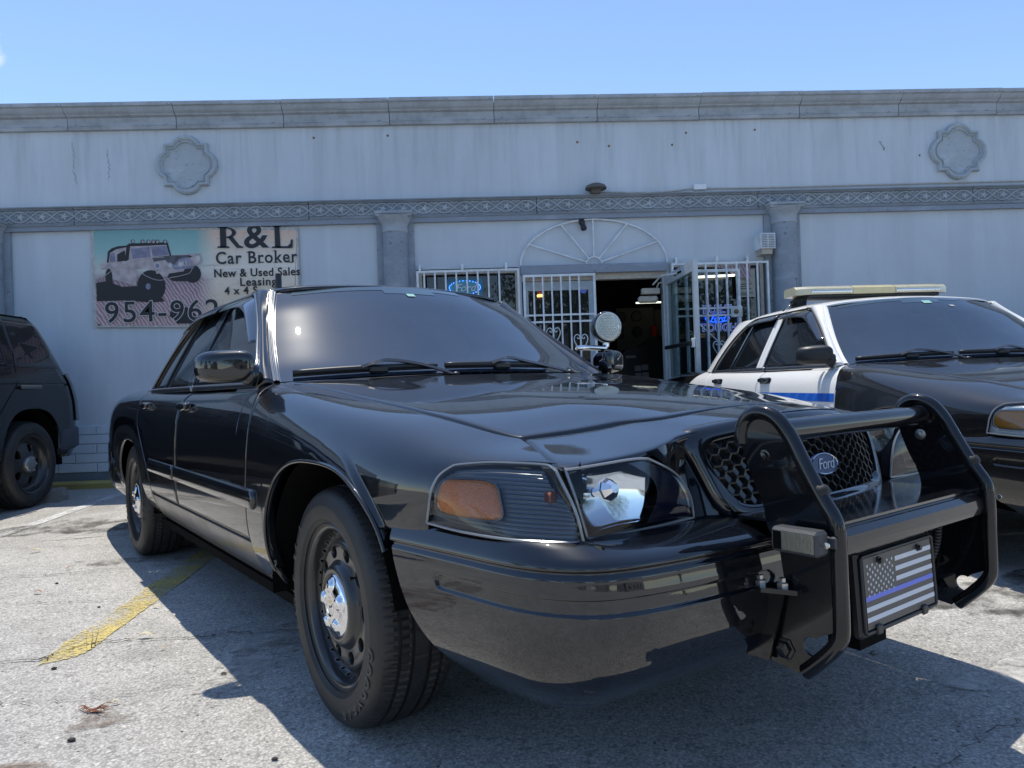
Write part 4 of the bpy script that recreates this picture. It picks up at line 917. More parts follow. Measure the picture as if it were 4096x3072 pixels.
        pl = [g(-.79,.995,.006), g(-.86,.995,.004), g(-.93,1.06,.004), g(-.985,1.145,.003), g(-.95,1.125,.012), g(-.87,1.065,.014), g(-.80,1.02,.012)]
        b.add(sgn(pl, s), [tuple(range(7))]); b.build('mirror_arm', body if black else M['plastic_black'], root, True, auto=50)
        # handles
        for hx in (-1.535, -2.415):
            hy = float(BODY.ev(np.array(hx), np.array(BODY.v_z(hx, .885)))[1])
            b = B(); b.box((hx-.085, hy-.012, .868), (hx+.085, hy+.006, .918), bev=.008); b2 = b.build('handle_bezel', M['handle'], root, False)
            for v in b2.data.vertices: v.co.y *= s
            b = B(); b.prism([(hx-.070, .885), (hx-.078, .900), (hx-.070, .912), (hx, .917), (hx+.070, .912), (hx+.078, .900), (hx+.068, .885), (hx, .878)], hy+.004, hy+.026, 1)
            o = b.build('door_handle', M['handle'], root); fixs = [setattr(v.co, 'y', v.co.y*s) for v in o.data.vertices]
            bv = o.modifiers.new('bevel', 'BEVEL'); bv.width = .007; bv.segments = 3; o.data.polygons.foreach_set('use_smooth', [True]*len(o.data.polygons))
            b = B(); b.lathe([(.0, .0), (.018, 0), (.020, .006), (.0, .010)], 16, T=Matrix.Translation((hx+.055, s*(hy-.002), .848)) @ Matrix.Rotation(rad(-90*s), 4, 'X') @ Matrix.Scale(1, 4)); 
            if hx > -2: b.build('door_lock', M['handle'], root, True)
        # lamps
        onb = lambda x, z: tuple(np.array(onbody(x, z))+np.array([0, .001, 0]))
        LT = [onb(x, lampz(x)-.0035) for x in (.624, .65, .70, .76, .82)]+[(.868,.777,.774)]
        cl = Patch(coons([(.566,.908,.648),(.695,.890,.642),(.82,.855,.638),(.90,.795,.635),(.916,.757,.634)], LT, [(.566,.908,.648),onb(.5735,.68),onb(.581,.715),onb(.596,.750),LT[0]], [(.916,.757,.634),(.905,.765,.70),(.868,.777,.774)], 50, 30), .008)
        hl = Patch(coons([(.905,.742,.634),(.908,.65,.634),(.910,.55,.635),(.912,.428,.638)], [(.872,.766,.773),(.882,.69,.776),(.889,.60,.780),(.893,.550,.778)], [(.905,.742,.634),(.892,.757,.71),(.872,.766,.773)], [(.912,.428,.638),(.912,.440,.69),(.905,.475,.738),(.893,.550,.778)], 50, 30), .008)
        sheet('corner_lamp_lens', cl.grid(40, 24, .003), M['lens'], root, s)
        inner = cl.grid(60, 120, -.014); bb = np.arange(120); ribs = (np.abs(((bb*17/120) % 1)-.5) > .36)*.0022
        inner = inner+gridnorm(inner)*ribs[None, :, None]; sheet('corner_lamp_body', inner, lens_in, root, s)
        cl.blob(.27, .475, .205, .25, -.002, 'amber_reflector', amber_m, root, s)
        ol = [(p[0], s*p[1], p[2]) for p in cl.outline(.012, .003)]; tube('lamp_bezel', ol, .0032, M['lamp_rim'], root, 6, True)
        th = np.linspace(0, 2*np.pi, 48, endpoint=False); pr = cl.at(.27+.215*np.sign(np.cos(th))*abs(np.cos(th))**.45, .475+.265*np.sign(np.sin(th))*abs(np.sin(th))**.45, np.full(48, .0005)); tube('reflector_frame', [(p[0], s*p[1], p[2]) for p in pr], .0018, M['lamp_rim'], root, 6, True)
        b = B(); p = cl.at(np.array(.75), np.array(.60), np.array(-.008)); b.box((p[0]-.012, s*p[1]-.010, p[2]-.012), (p[0]+.008, s*p[1]+.010, p[2]+.010), bev=.003); b.build('marker_bulb', M['copper'], root)
        sheet('headlamp_lens', hl.grid(40, 24, .004), M['lens'], root, s)
        n1, m1 = 60, 44; A_, B__ = np.meshgrid(np.linspace(0.01, .99, n1), np.linspace(0.01, .99, m1), indexing='ij')
        r2 = np.clip(((A_-.42)/.46)**2+((B__-.5)/.62)**2, 0, 1.3); dep = -.014-.036*np.clip(1-((A_-.40)/.55)**2-((B__-.5)/.75)**2, 0, 1); P = hl.at(A_, B__, dep); sheet('headlamp_reflector', P, M['reflector'], root, s)
        ga, gb = np.meshgrid(np.linspace(0, 1, 24), np.linspace(.02, .98, 20), indexing='ij'); ga = .995-(.995-(.60+.14*np.sin(gb*2.6)))*(1-ga); P = hl.at(ga, gb, np.tile(np.linspace(-.012, -.005, 24)[:, None], (1, 20))); sheet('headlamp_baffle', P, M['baffle'], root, s)
        p0 = hl.at(np.array(.30), np.array(.60), np.array(-.045)); p1 = hl.at(np.array(.30), np.array(.60), np.array(-.014)); d = Vector((p1-p0)); T = Matrix.Translation((p0[0], s*p0[1], p0[2])) @ Vector((d.x, s*d.y, d.z)).to_track_quat('Z', 'Y').to_matrix().to_4x4()
        B().lathe([(.010, 0), (.010, .025), (.023, .036), (.024, .046), (.013, .064), (.010, .068), (0, .068)], 8, T=T).build('bulb_shield', M['chrome'], root)
        ol = [(p[0], s*p[1], p[2]) for p in hl.outline(.012, .003)]; tube('lamp_bezel', ol, .0032, M['lamp_rim'], root, 6, True)
        for pt, nm in ((cl, 'corner_lamp_seal'), (hl, 'headlamp_seal')):
            ol = pt.outline(-.0, -.004); P = np.array([[p, p+np.array([-.05, 0, 0])-(p-pt.P.mean((0, 1)))*.02] for p in list(ol)+[ol[0]]]); sheet(nm, P, M['rubber'], root, s)
        P = np.concatenate([cl.grid(20, 14, -.05), hl.grid(20, 14, -.115)]); sheet('lamp_backing', cl.grid(20, 14, -.05), M['void'], root, s); sheet('lamp_backing', hl.grid(20, 14, -.115), M['void'], root, s)
        wheel(root, .0, .7935, s, steer=-1.5, spin=20 if s < 0 else 50); wheel(root, -2.913, .818, s, spin=75)
    # grille ring, honeycomb and badge
    def gloop(wt, wb, zt, ztc, zb, off, n=120, rc=.055):
        pts = []; 
        corners = [(wt, zt, rc), (-wt, zt, rc), (-wb, zb, rc*1.1), (wb, zb, rc*1.1)]
        out = []
        for k in range(4):
            p = np.array(corners[k][:2]); a = np.array(corners[k-1][:2]); b_ = np.array(corners[(k+1) % 4][:2]); r = corners[k][2]
            u = (a-p)/np.linalg.norm(a-p); v_ = (b_-p)/np.linalg.norm(b_-p)
            for t in np.linspace(0, 1, 14): out.append(p+u*r*(1-t)**2+v_*r*t**2)
        out = np.array(out); out = np.vstack([out, out[:1]]); L = np.concatenate([[0], np.cumsum(np.linalg.norm(np.diff(out, axis=0), axis=1))]); q_ = np.linspace(0, L[-1], n, endpoint=False)
        y = np.interp(q_, L, out[:, 0]); z = np.interp(q_, L, out[:, 1]); f = np.clip((z-zb)/(zt-zb), 0, 1)**3; z = z+f*(ztc-zt)*(1-(y/wt)**2)
        return np.stack([[gx(abs(a), c_)+off for a, c_ in zip(y, z)], y, z], 1)
    rings = [gloop(.412,.352,.823,.856,.618,-.035), gloop(.411,.352,.823,.856,.618,-.010), gloop(.405,.346,.818,.851,.622,.001), gloop(.385,.328,.804,.836,.636,.006), gloop(.371,.316,.792,.823,.650,.001), gloop(.368,.313,.789,.820,.653,-.03)]
    P = np.array(rings+[]); P = np.concatenate([P, P[:, :1]], 1); o = sheet('grille_surround', P, body, root); o.data.set_sharp_from_angle(angle=rad(60))
    back = np.array([gloop(.370,.315,.79,.822,.652,-.028), gloop(.01,.01,.72,.722,.715,-.028, rc=.002)]); back = np.concatenate([back, back[:, :1]], 1); sheet('grille_backing', back, M['void'], root)
    b = B(); pw, ph = .0365, .0262
    for i in range(-12, 13):
        for j in range(-5, 6):
            cy, cz = i*pw*.75, .728+j*ph+(ph/2 if i % 2 else 0); wt = np.interp(cz, [.65,.79,.82], [.325,.372,.372]); ztop = np.interp(abs(cy), [0,.38], [.822,.79])
            if abs(cy) > wt+.005 or cz > ztop+.008 or cz < .645: continue
            hx = [(cy+pw/2*math.cos(math.pi*k/3)*.97, cz+ph/2/.866*math.sin(math.pi*k/3)*.97) for k in range(6)]
            ok = all(abs(y) < np.interp(z, [.65,.79,.82], [.318,.371,.371]) and z < np.interp(abs(y), [0,.38], [.822,.79]) and z > .652 for y, z in hx)
            for k in range(6):
                (y0_, z0_), (y1_, z1_) = hx[k], hx[(k+1) % 6]; m_ = ((y0_+y1_)/2, (z0_+z1_)/2)
                if not (abs(m_[0]) < np.interp(m_[1], [.65,.79,.82], [.316,.370,.370]) and m_[1] < np.interp(abs(m_[0]), [0,.38], [.820,.789]) and m_[1] > .654): continue
                n2 = np.array([cy-m_[0], cz-m_[1]]); n2 /= np.linalg.norm(n2); t_ = .0012
                V = []
                for (y, z) in ((y0_, z0_), (y1_, z1_)):
                    for xo in (-.006, -.024):
                        V.append((gx(abs(y), z)+xo, y, z)); V.append((gx(abs(y), z)+xo, y+n2[0]*t_, z+n2[1]*t_))
                b.add(V, [(0,1,5,4),(2,3,7,6),(0,4,6,2),(1,5,7,3)])
    b.build('grille_honeycomb', M['mesh_black'], root)
    bl = bpy.data.objects.new('front_badge', None); link(bl, root); bl.empty_display_size = .05
    bl.matrix_local = Matrix.Translation((.970, 0, .722)) @ Matrix.Rotation(rad(-17), 4, 'Y') @ Matrix(((0, 0, 1, 0), (1, 0, 0, 0), (0, 1, 0, 0), (0, 0, 0, 1)))
    el = [(math.cos(t)*.058, math.sin(t)*.0275) for t in np.linspace(0, 2*math.pi, 48, endpoint=False)]
    B().prism(el, -.012, .002, 2).build('badge_plate', M['logo_blue'], bl); tube('badge_rim', [(x*.955, y*.93, .0025) for x, y in el], .0014, M['chrome'], bl, 6, True)
    v, f = text_mesh('Ford', size=.040, offset=-.0004, extrude=.0006, shear=.45, spacing=.90); mesh('badge_script', [(x, y-.001, z+.0035) for x, y, z in v], f, M['white_plate'], bl, False)
    # wipers
    def on_ws(y, up, off):   # a point over the glass: up = metres above its lower edge
        t_ = up/.62*39; i = int(t_); q_ = (y/np.interp(up, [0, .62], [.788, .606])+1)/2*60; jj = 60-np.clip(q_, 0, 60); j = int(min(jj, 59)); nn = gridnorm(WSP)
        return WSP[i, j]*(1-(jj-j))+WSP[i, j+1]*(jj-j)+nn[i, j]*off
    for y0_, y1_, yh, ypiv in ((-.735, -.19, -.44, -.17), (-.155, .40, .115, .47)):
        e_ = bpy.data.objects.new('wiper', None); link(e_, root); e_.empty_display_size = .05
        pb = [on_ws(y0_+(y1_-y0_)*t, .035+.012*math.sin(math.pi*t), .018) for t in np.linspace(0, 1, 16)]
        b = B(); 
        for k in range(15):
            p, q_ = pb[k], pb[k+1]
        b.tube([tuple(p) for p in pb], [.006+.007*math.sin(math.pi*min(1, .15+t*.85))**.5 for t in np.linspace(0, 1, 16)], 8); b.build('blade', M['plastic_black'], e_, True)
        b = B().tube([tuple(p-np.array([0, 0, .012])) for p in pb], .004, 6); b.build('blade_rubber', M['rubber'], e_, True)
        h = on_ws(yh, .045, .032); arm = cs([tuple(on_ws(yh-.055, .045, .024)), tuple(h+np.array([0, -.015, .004])), tuple(on_ws(yh+.05, .048, .040)), tuple(on_ws(yh+.15, .034, .031)), tuple(on_ws(ypiv-.03, .0, .018)), (float(on_ws(ypiv, 0, 0)[0])+.03, ypiv+.03, .992)], 24)
        b = B(); V = []
        for k, p in enumerate(arm):
            w_ = .016 if k < 8 else .012; V += [p+np.array([w_, 0, -.004]), p+np.array([w_*.3, 0, .007]), p+np.array([-w_, 0, .003]), p+np.array([0, 0, -.007])]
        b.add(V, [(4*k+a, 4*k+(a+1) % 4, 4*k+4+(a+1) % 4, 4*k+4+a) for k in range(23) for a in range(4)]); b.build('arm', M['arm_black'], e_)
        b = B().box((h[0]-.016, yh-.035, h[2]-.034), (h[0]+.016, yh+.045, h[2]-.004), bev=.008); b.build('clip', M['plastic_black'], e_)
        b = B().lathe([(0, .0), (.016, 0), (.017, .012), (.010, .020), (0, .021)], 16, T=Matrix.Translation((float(on_ws(ypiv, 0, 0)[0])+.035, ypiv+.03, .985))); b.build('pivot_cap', M['plastic_black'], e_, True)
    return WSP

M['band'] = simple('glass_tinted_band', (0.035, 0.06, 0.07), 0.1, 0, 1.0)
M['ribbed_trim'] = simple('ribbed_bright_molding', (0.24, 0.245, 0.25), 0.16, 0.7)
M['deflector'] = simple('smoked_deflector', (0.014, 0.017, 0.022), 0.10, 0, 1.0, 0.03)
M['handle'] = simple('gloss_black_handle', (0.012, 0.012, 0.013), 0.10, 0.0, 1.0, 0.03)
M['lamp_rim'] = simple('frosted_lens_rim', (0.20, 0.22, 0.24), 0.22, 0.2, 0.8)
M['baffle'] = simple('blue_black_baffle', (0.010, 0.014, 0.035), 0.12, 0, 1.0)
M['mesh_black'] = simple('gloss_black_mesh', (0.016, 0.017, 0.018), 0.35, 0, 0.35, 0.15)
M['arm_black'] = simple('satin_arm', (0.05, 0.05, 0.05), 0.22, 0.2, 0.8, 0.12)
M['rocker'] = simple('flat_black_rocker', (0.020, 0.021, 0.024), 0.33, 0, 0.5, 0.2, var=0.4, vscale=5, bmp=0.3, bscale=150, bdist=0.0006)
M['led_bright'] = simple('led_facets', (0.80, 0.82, 0.76), 0.12, 0.55, 0.6)
M['shelf'] = simple('dusty_black_shelf', (0.012, 0.013, 0.016), 0.12, 0, 1.0, 0.08, var=0.5, vscale=9)
# ------------------------------------------------------------------ the two sedans
P0 = np.array([-(CAMX[0]*math.cos(TH)+CAMX[1]*math.sin(TH)), -(-CAMX[0]*math.sin(TH)+CAMX[1]*math.cos(TH))])
car = tag(empty('black_sedan', (P0[0], P0[1], 0), -TH), 'glossy black police-style sedan with a steel push bumper, large in the foreground', 'car')
WSP = sedan(car, M['black_paint'], M['black_paint'], M['black_paint'], M['black_paint'], M['amber'], M['lamp_inner_dark'], True)
# push bumper -------------------------------------------------------
pbm = bpy.data.objects.new('push_bumper', None); link(pbm, car); pbm.empty_display_size = .1
TUBE = [(.992,.800),(.993,.826),(1.004,.849),(1.022,.861),(1.042,.862),(1.062,.856),(1.080,.842),(1.100,.815),(1.125,.768),(1.150,.722),(1.172,.685),(1.188,.661),(1.195,.640),(1.197,.60),(1.197,.52),(1.197,.445),(1.193,.424),(1.180,.404),(1.160,.382),(1.137,.359),(1.118,.342)]
PLATE = [(.986,.80),(.998,.850),(1.042,.864),(1.082,.846),(1.131,.768),(1.178,.686),(1.197,.655),(1.200,.60),(1.200,.44),(1.160,.420)]+[(1.140+.020*math.cos(a_), .394+.020*math.sin(a_)) for a_ in np.linspace(rad(60), rad(300), 12)]+[(1.125,.350),(1.11,.331),(1.05,.340),(1.036,.352),(1.033,.366),(1.058,.405),(1.078,.47),(1.082,.52),(1.074,.575),(1.044,.628),(1.040,.66),(1.030,.69),(1.010,.73),(.995,.77)]
for s in (-1, 1):
    y = s*.347; t = cs([(x, 0, z) for x, z in TUBE], 80); tg = np.gradient(t, axis=0); tg /= np.linalg.norm(tg, axis=1, keepdims=True); t = t+np.stack([-tg[:, 2], 0*tg[:, 0], tg[:, 0]], 1)*.0062; up = bpy.data.objects.new('upright', None); link(up, pbm); up.empty_display_size = .05
    B().tube([(p[0], y, p[2]) for p in t], .0162, 20).build('edge_tube', M['bar_black'], up, True, auto=60)
    b = B(); b.prism(PLATE, y-.004, y+.004, 1); pl = b.build('side_plate', M['bar_black'], up)
    for (bx, bz, br) in ((1.045,.775,.0095), (1.078,.375,.016)):
        for sd_ in (-1, 1): B().lathe([(br*1.5, 0), (br*1.5, .0025), (br*1.05, .003), (br*.95, .010), (0, .011)], 6 if br > .012 else 18, T=Matrix.Translation((bx, y+sd_*.004, bz)) @ Matrix.Rotation(rad(-90*sd_), 4, 'X')).build('bolt', M['steel_bolt'] if (br < .012 and s > 0) else M['bar_black'], up, False)
    B().lathe([(.017, 0), (.017, .004), (.012, .007), (.010, .013), (0, .014)], 20, T=Matrix.Translation((1.171, y, .712)) @ Matrix.Rotation(rad(62), 4, 'Y')).build('bump_stop', M['rubber'], up, True)
    B().tube([(1.140+.0215*math.cos(a), y, .394+.0215*math.sin(a)) for a in np.linspace(rad(75), rad(300), 20)], .003, 6).build('foot_ring', M['bar_black'], up, True)
    # bracket to the frame with two bolts
    b = B(); b.prism([(.93, y-s*.0), (.96, y+s*.03), (1.06, y+s*.055), (1.125, y+s*.025), (1.12, y), (1.0, y-s*.02)], .498, .508, 2); b.build('bracket', M['bar_black'], pbm)
    for bx, by in ((1.045, y+s*.034), (1.09, y+s*.022)): B().lathe([(.012, 0), (.012, .010), (.007, .012), (.007, .020), (0, .020)], 6, T=Matrix.Translation((bx, by, .508))).build('bolt', M['steel_bolt'], pbm)
    b = B(); b.prism([(.98,.345),(1.05,.345),(1.07,.42),(1.09,.50),(1.02,.50),(.98,.44)], y-.020, y-.013, 1); b.build('mount_arm', M['bar_black'], pbm)
    # grey flashing light on the outside of the plate
    fl = bpy.data.objects.new('side_flasher', None); link(fl, pbm); fl.empty_display_size = .03
    fl.matrix_local = Matrix.Translation((1.146, s*.386, .617))
    b = B().box((-.052, -.026, -.025), (.052, .014, .025), bev=.006); b.box((-.058, .014, -.012), (.066, .022, .012), bev=.003); o = b.build('lamp_shell', M['flash_grey'], fl)
    b = B().box((-.044, -.0275, -.018), (.044, -.0255, .018)); o2 = b.build('lamp_lens', M['flash_lens'], fl)
    b = B()
    for k in range(8): b.box((-.020+k*.0078, -.0285, -.017), (-.0168+k*.0078, -.0275, .017))
    b.box((-.044, -.0283, -.018), (-.026, -.0276, .018), 1)
    o3 = b.build('lens_ribs', M['flash_lens'], fl, mats=[M['flash_lens'], M['void']])
    for o_ in (o, o2, o3):
        if s > 0:
            for v in o_.data.vertices: v.co.y *= -1
    B().lathe([(.006, 0), (.006, .004), (0, .005)], 12, T=Matrix.Translation((.062, -s*.0 + s*.010, 0)) @ Matrix.Rotation(rad(90*-s), 4, 'X')).build('screw', M['steel_bolt'], fl)
b = B().tube([(1.045, -.345, .826), (1.045, .345, .826)], .0255, 24); b.build('top_crossbar', M['bar_black'], pbm, True, auto=60)
for s in (-1, 1): B().tube([(1.045, s*.333, .826), (1.045, s*.345, .826)], [.028, .034], 24).build('weld_collar', M['bar_black'], pbm, True, auto=60)
b = B(); b.prism([(1.168,.582),(1.186,.575),(1.196,.582),(1.199,.60),(1.196,.618),(1.184,.630),(1.168,.634),(1.158,.625)], -.343, .343, 1); b.build('lower_crossbar', M['bar_black'], pbm, True, auto=24)
b = B(); b.box((.965, -.343, .634), (1.172, .343, .640)); b.box((.965, -.343, .60), (.971, .343, .634)); b.build('shelf', M['shelf'] if 'shelf' in M else M['bar_black'], pbm)
b = B(); b.box((1.02, -.18, .40), (1.12, .18, .60), bev=.01); b.box((1.0,-.06,.30),(1.08,.06,.40)); b.build('control_box', M['void'], pbm)
hose = cs([(1.12,.235,.60),(1.125,.24,.56),(1.115,.245,.50),(1.09,.24,.44),(1.06,.22,.40)], 90)
B().tube([tuple(p) for p in hose], [.0105+(.0022 if k % 3 else -.0012) for k in range(90)], 12).build('cable_hose', M['plastic_black'], pbm, True, auto=40)
# flag plate -------------------------------------------------------
pt = bpy.data.objects.new('flag_plate', None); link(pt, pbm); pt.empty_display_size = .05
pt.matrix_local = Matrix.Translation((1.158, -.020, .468)) @ Matrix.Rotation(rad(-3), 4, 'Y') @ Matrix(((0, 0, 1, 0), (1, 0, 0, 0), (0, 1, 0, 0), (0, 0, 0, 1)))
b = B().box((-.170, -.096, -.030), (.170, .094, -.004), bev=.008); b.build('plate_holder', M['plastic_black'], pt)
tube('plate_frame', [(x*1.0, y, -.001) for x, y in [(-.157,-.083),(.157,-.083),(.162,-.078),(.162,.076),(.157,.081),(-.157,.081),(-.162,.076),(-.162,-.078)]], .0045, M['plastic_black'], pt, 8, True)
B().box((-.1525, -.076, -.004), (.1525, .076, .0005)).build('plate_panel', M['grey_plate'], pt)
b = B(); H_ = .152
for k in range(6):
    if k == 3: continue
    y1 = .076-H_*(.10+.1465*k); x0 = -.1522 if k > 3 else -.018; b.box((x0, y1-H_*.068, .0006), (.1522, y1, .0012))
b.build('white_stripe', M['white_plate'], pt)
y1 = .076-H_*(.10+.1465*3); b = B(); b.box((-.1522, y1-H_*.068, .0006), (.1522, y1, .0012)); b.build('blue_stripe', M['blue_plate'], pt)
b = B()
for r in range(9):
    for c_ in range(6 if r % 2 == 0 else 5):
        cx = -.138+c_*.0212+(0 if r % 2 == 0 else .0106); cy = .0585-r*.0081
        P_ = [(cx+(.0050 if k % 2 == 0 else .0020)*math.sin(k*math.pi/5), cy+(.0050 if k % 2 == 0 else .0020)*math.cos(k*math.pi/5)) for k in range(10)]
        b.add([(x, y, .0012) for x, y in P_]+[(cx, cy, .0012)], [(k, (k+1) % 10, 10) for k in range(10)])
o = b.build('stars', M['white_plate'], pt)
for x, y in ((-.089, .064), (.089, .064)): B().lathe([(.009, 0), (.009, .003), (.0065, .0035), (.006, .009), (0, .009)], 6, T=Matrix.Translation((x, y, .001))).build('plate_bolt', M['plastic_black'], pt)
for x in (-.112, .095): B().box((x-.012, -.092, .0), (x+.012, -.070, .007), bev=.003).build('plate_clip', M['plastic_black'], pt)
# roof antennas and spotlight ---------------------------------------
an = bpy.data.objects.new('stub_antenna', None); link(an, car)
B().lathe([(.019, 0), (.019, .006), (.0155, .012), (.0155, .092), (.014, .098), (0, .100)], 20, T=Matrix.Translation((-1.72, -.43, 1.452))).build('antenna_tube', M['plastic_black'], an, True, auto=40)
B().lathe([(.010, 0), (.009, .02), (.0035, .04), (.0012, .05), (.0011, .30), (0, .30)], 10, T=Matrix.Translation((-1.85, -.30, 1.466)) @ Matrix.Rotation(rad(-4), 4, 'X')).build('whip_antenna', M['plastic_black'], car, True)
sp = bpy.data.objects.new('spotlight', None); link(sp, car); sp.empty_display_size = .05
aim = (Rt*(.34)+Fw*(-1)+Up*.02); Rc = Matrix.Rotation(TH, 4, 'Z'); aim = Rc @ aim.normalized()
sc_ = Vector((-.79, .945, 1.225)); sp.matrix_local = Matrix.Translation(sc_) @ aim.to_track_quat('Z', 'Y').to_matrix().to_4x4()
B().lathe([(0, -.072), (.03, -.068), (.055, -.052), (.072, -.025), (.079, .0), (.081, .02), (.078, .036), (.070, .040)], 40).build('lamp_housing', M['handle'], sp, True, auto=60)
B().lathe([(.072, .036), (.073, .042), (.066, .043)], 40).build('lens_ring', M['cream_rim'] if 'cream_rim' in M else M['led_clear'], sp, True)
b = B().lathe([(.068, .040), (0, .041)], 40)
for i in range(-4, 5):
    for j in range(-4, 5):
        x, y = (i+(.5 if j % 2 else 0))*.0155, j*.0135
        if math.hypot(x, y) > .060: continue
        for k in range(6):
            a = k*math.pi/3+(i*7+j*3) % 5*.2; dx, dy = math.cos(a), math.sin(a)
            b.add([(x, y, .0415), (x+dx*.0072-dy*.0022, y+dy*.0072+dx*.0022, .046), (x+dx*.0072+dy*.0022, y+dy*.0072-dx*.0022, .0425)], [(0, 1, 2)])
b.build('led_cluster', M['led_bright'], sp)
B().tube([(-.80, .755, 1.118), (-.79, .80, 1.120), (-.785, .88, 1.118), (-.785, .93, 1.115), (-.787, .945, 1.13), (-.788, .945, 1.155)], [.012, .013, .013, .015, .016, .02], 16).build('spotlight_arm', M['chrome'], car, True, auto=60)
# ------------------------------------------------------------------ ground
WY = 8.12        # face of the shop wall
g = mesh('ground', [(-400,-400,0),(400,-400,0),(400,400,0),(-400,400,0)], [(0,1,2,3)], M['asphalt'], None, False); struct(g)
def ribbon(name, L, R_, mat, z=.004):
    n = len(L); V = [(x, y, z) for x, y in L]+[(x, y, z) for x, y in R_]; o = mesh(name, V, [(i, i+1, n+i+1, n+i) for i in range(n-1)], mat, None, False); return struct(o)
def ragged(P, n, a=.006):
    Q = cs(P, n); return [(float(x)+random.uniform(-a, a), float(y)+random.uniform(-a, a)) for x, y in Q]
ribbon('painted_line', ragged([(-1.600,2.722),(-1.632,2.95),(-1.645,3.365),(-1.665,3.70),(-1.70,4.32),(-1.76,5.2),(-1.83,6.4),(-1.9,7.8)], 90), ragged([(-1.592,2.721),(-1.50,2.80),(-1.492,2.95),(-1.505,3.30),(-1.525,3.72),(-1.60,5.2),(-1.67,6.4),(-1.74,7.8)], 90), M['yellow_line'])
ribbon('painted_line', ragged([(-3.36,3.6),(-3.44,5.0),(-3.50,6.2),(-3.58,7.2),(-3.62,7.93)], 60, .004), ragged([(-3.25,3.6),(-3.33,5.0),(-3.40,6.2),(-3.475,7.2),(-3.51,7.93)], 60, .004), M['white_line'])
def crack(P, wd=.006, n=60):
    Q = cs(P, n); Q = Q+np.array([[random.gauss(0, .010), random.gauss(0, .010)] for _ in Q]); t = np.gradient(Q, axis=0); t /= np.linalg.norm(t, axis=1, keepdims=True); nn = np.stack([-t[:, 1], t[:, 0]], 1)
    ww = np.array([wd*random.uniform(.25, 1) for _ in Q])[:, None]; L = Q+nn*ww/2; R_ = Q-nn*ww/2; ribbon('pavement_crack', L.tolist(), R_.tolist(), M['crack'], .0075)
M['crack'] = simple('crack_shadow_dirt', (0.055, 0.05, 0.045), 0.95)
crack([(-4.2,3.95),(-2.581,4.076),(-2.296,4.109),(-2.011,4.174),(-1.5,4.25)]); crack([(-3.4,3.6),(-2.265,3.571),(-1.999,3.538),(-1.7,3.532)], .004)
crack([(-3.2,2.5),(-1.756,2.758),(-1.623,2.792),(-1.498,2.931),(-1.223,2.936),(-1.097,2.933),(-1.004,2.966),(-.771,2.963),(0,3.1)], .008, 110); crack([(-2.6,2.3),(-1.9,2.42),(-1.3,2.38),(-.8,2.5)], .003); crack([(.8,1.5),(1.4,1.9),(2.2,2.1)], .004); crack([(-4.6,4.7),(-3.3,4.9),(-2.2,4.85)], .005)
# oil and chalky scuffs
def blotch(name, c, rx, ry, rz, mat, n=40, z=.0055):
    V = [(c[0], c[1], z)]
    for k in range(n):
        a = 2*math.pi*k/n; r = 1+.25*math.sin(3*a+c[0]*9)+.12*math.sin(7*a+c[1]*5); x, y = rx*r*math.cos(a), ry*r*math.sin(a); V.append((c[0]+x*math.cos(rz)-y*math.sin(rz), c[1]+x*math.sin(rz)+y*math.cos(rz), z))
    struct(mesh(name, V, [(0, 1+k, 1+(k+1) % n) for k in range(n)], mat, None, False))
def stain_mat(name, col, a, sc):
    m, n, b = newmat(name); co = coords(n); nz = noise(n, co, sc, 7, 0.7, 0.3); f = ramp(n, nz.outputs[0], [(0.42, 0.0), (0.66, a)])
    ge = coords(n, 'Object'); b.inputs['Base Color'].default_value = (*col, 1); b.inputs['Roughness'].default_value = .85; n.links.new(f.outputs[0], b.inputs['Alpha']); return m
M['stain_dark'] = stain_mat('oil_stain', (0.05, 0.045, 0.038), .75, 6); M['stain_pale'] = stain_mat('chalky_scuff', (0.60, 0.58, 0.54), .85, 9); M['stain_brown'] = stain_mat('rusty_stain', (0.16, 0.10, 0.06), .6, 8)
blotch('oil_stain', (-1.95,4.38), .42, .07, .05, M['stain_dark']); blotch('scuff_mark', (-.80,2.72), .13, .30, -.35, M['stain_pale']); blotch('scuff_mark', (-.72,3.02), .10, .12, .3, M['stain_pale']); blotch('oil_stain', (-.80,2.80), .12, .05, .6, M['stain_brown']); blotch('oil_stain', (-1.13,2.22), .09, .05, .2, M['stain_brown'])
for c_, rx_, ry_, rz_, mt in (((-2.9,3.2),.5,.25,.2,'stain_dark'),((-3.1,5.6),.6,.3,.1,'stain_dark'),((2.2,3.0),.5,.2,.5,'stain_dark'),((-2.2,2.6),.4,.16,-.2,'stain_pale'),((-1.7,1.9),.5,.15,.2,'stain_brown'),((1.9,2.2),.4,.2,.1,'stain_pale'),((-2.4,5.4),.5,.2,.3,'stain_pale')): blotch('oil_stain' if mt == 'stain_dark' else 'scuff_mark', c_, rx_, ry_, rz_, M[mt], z=.005)
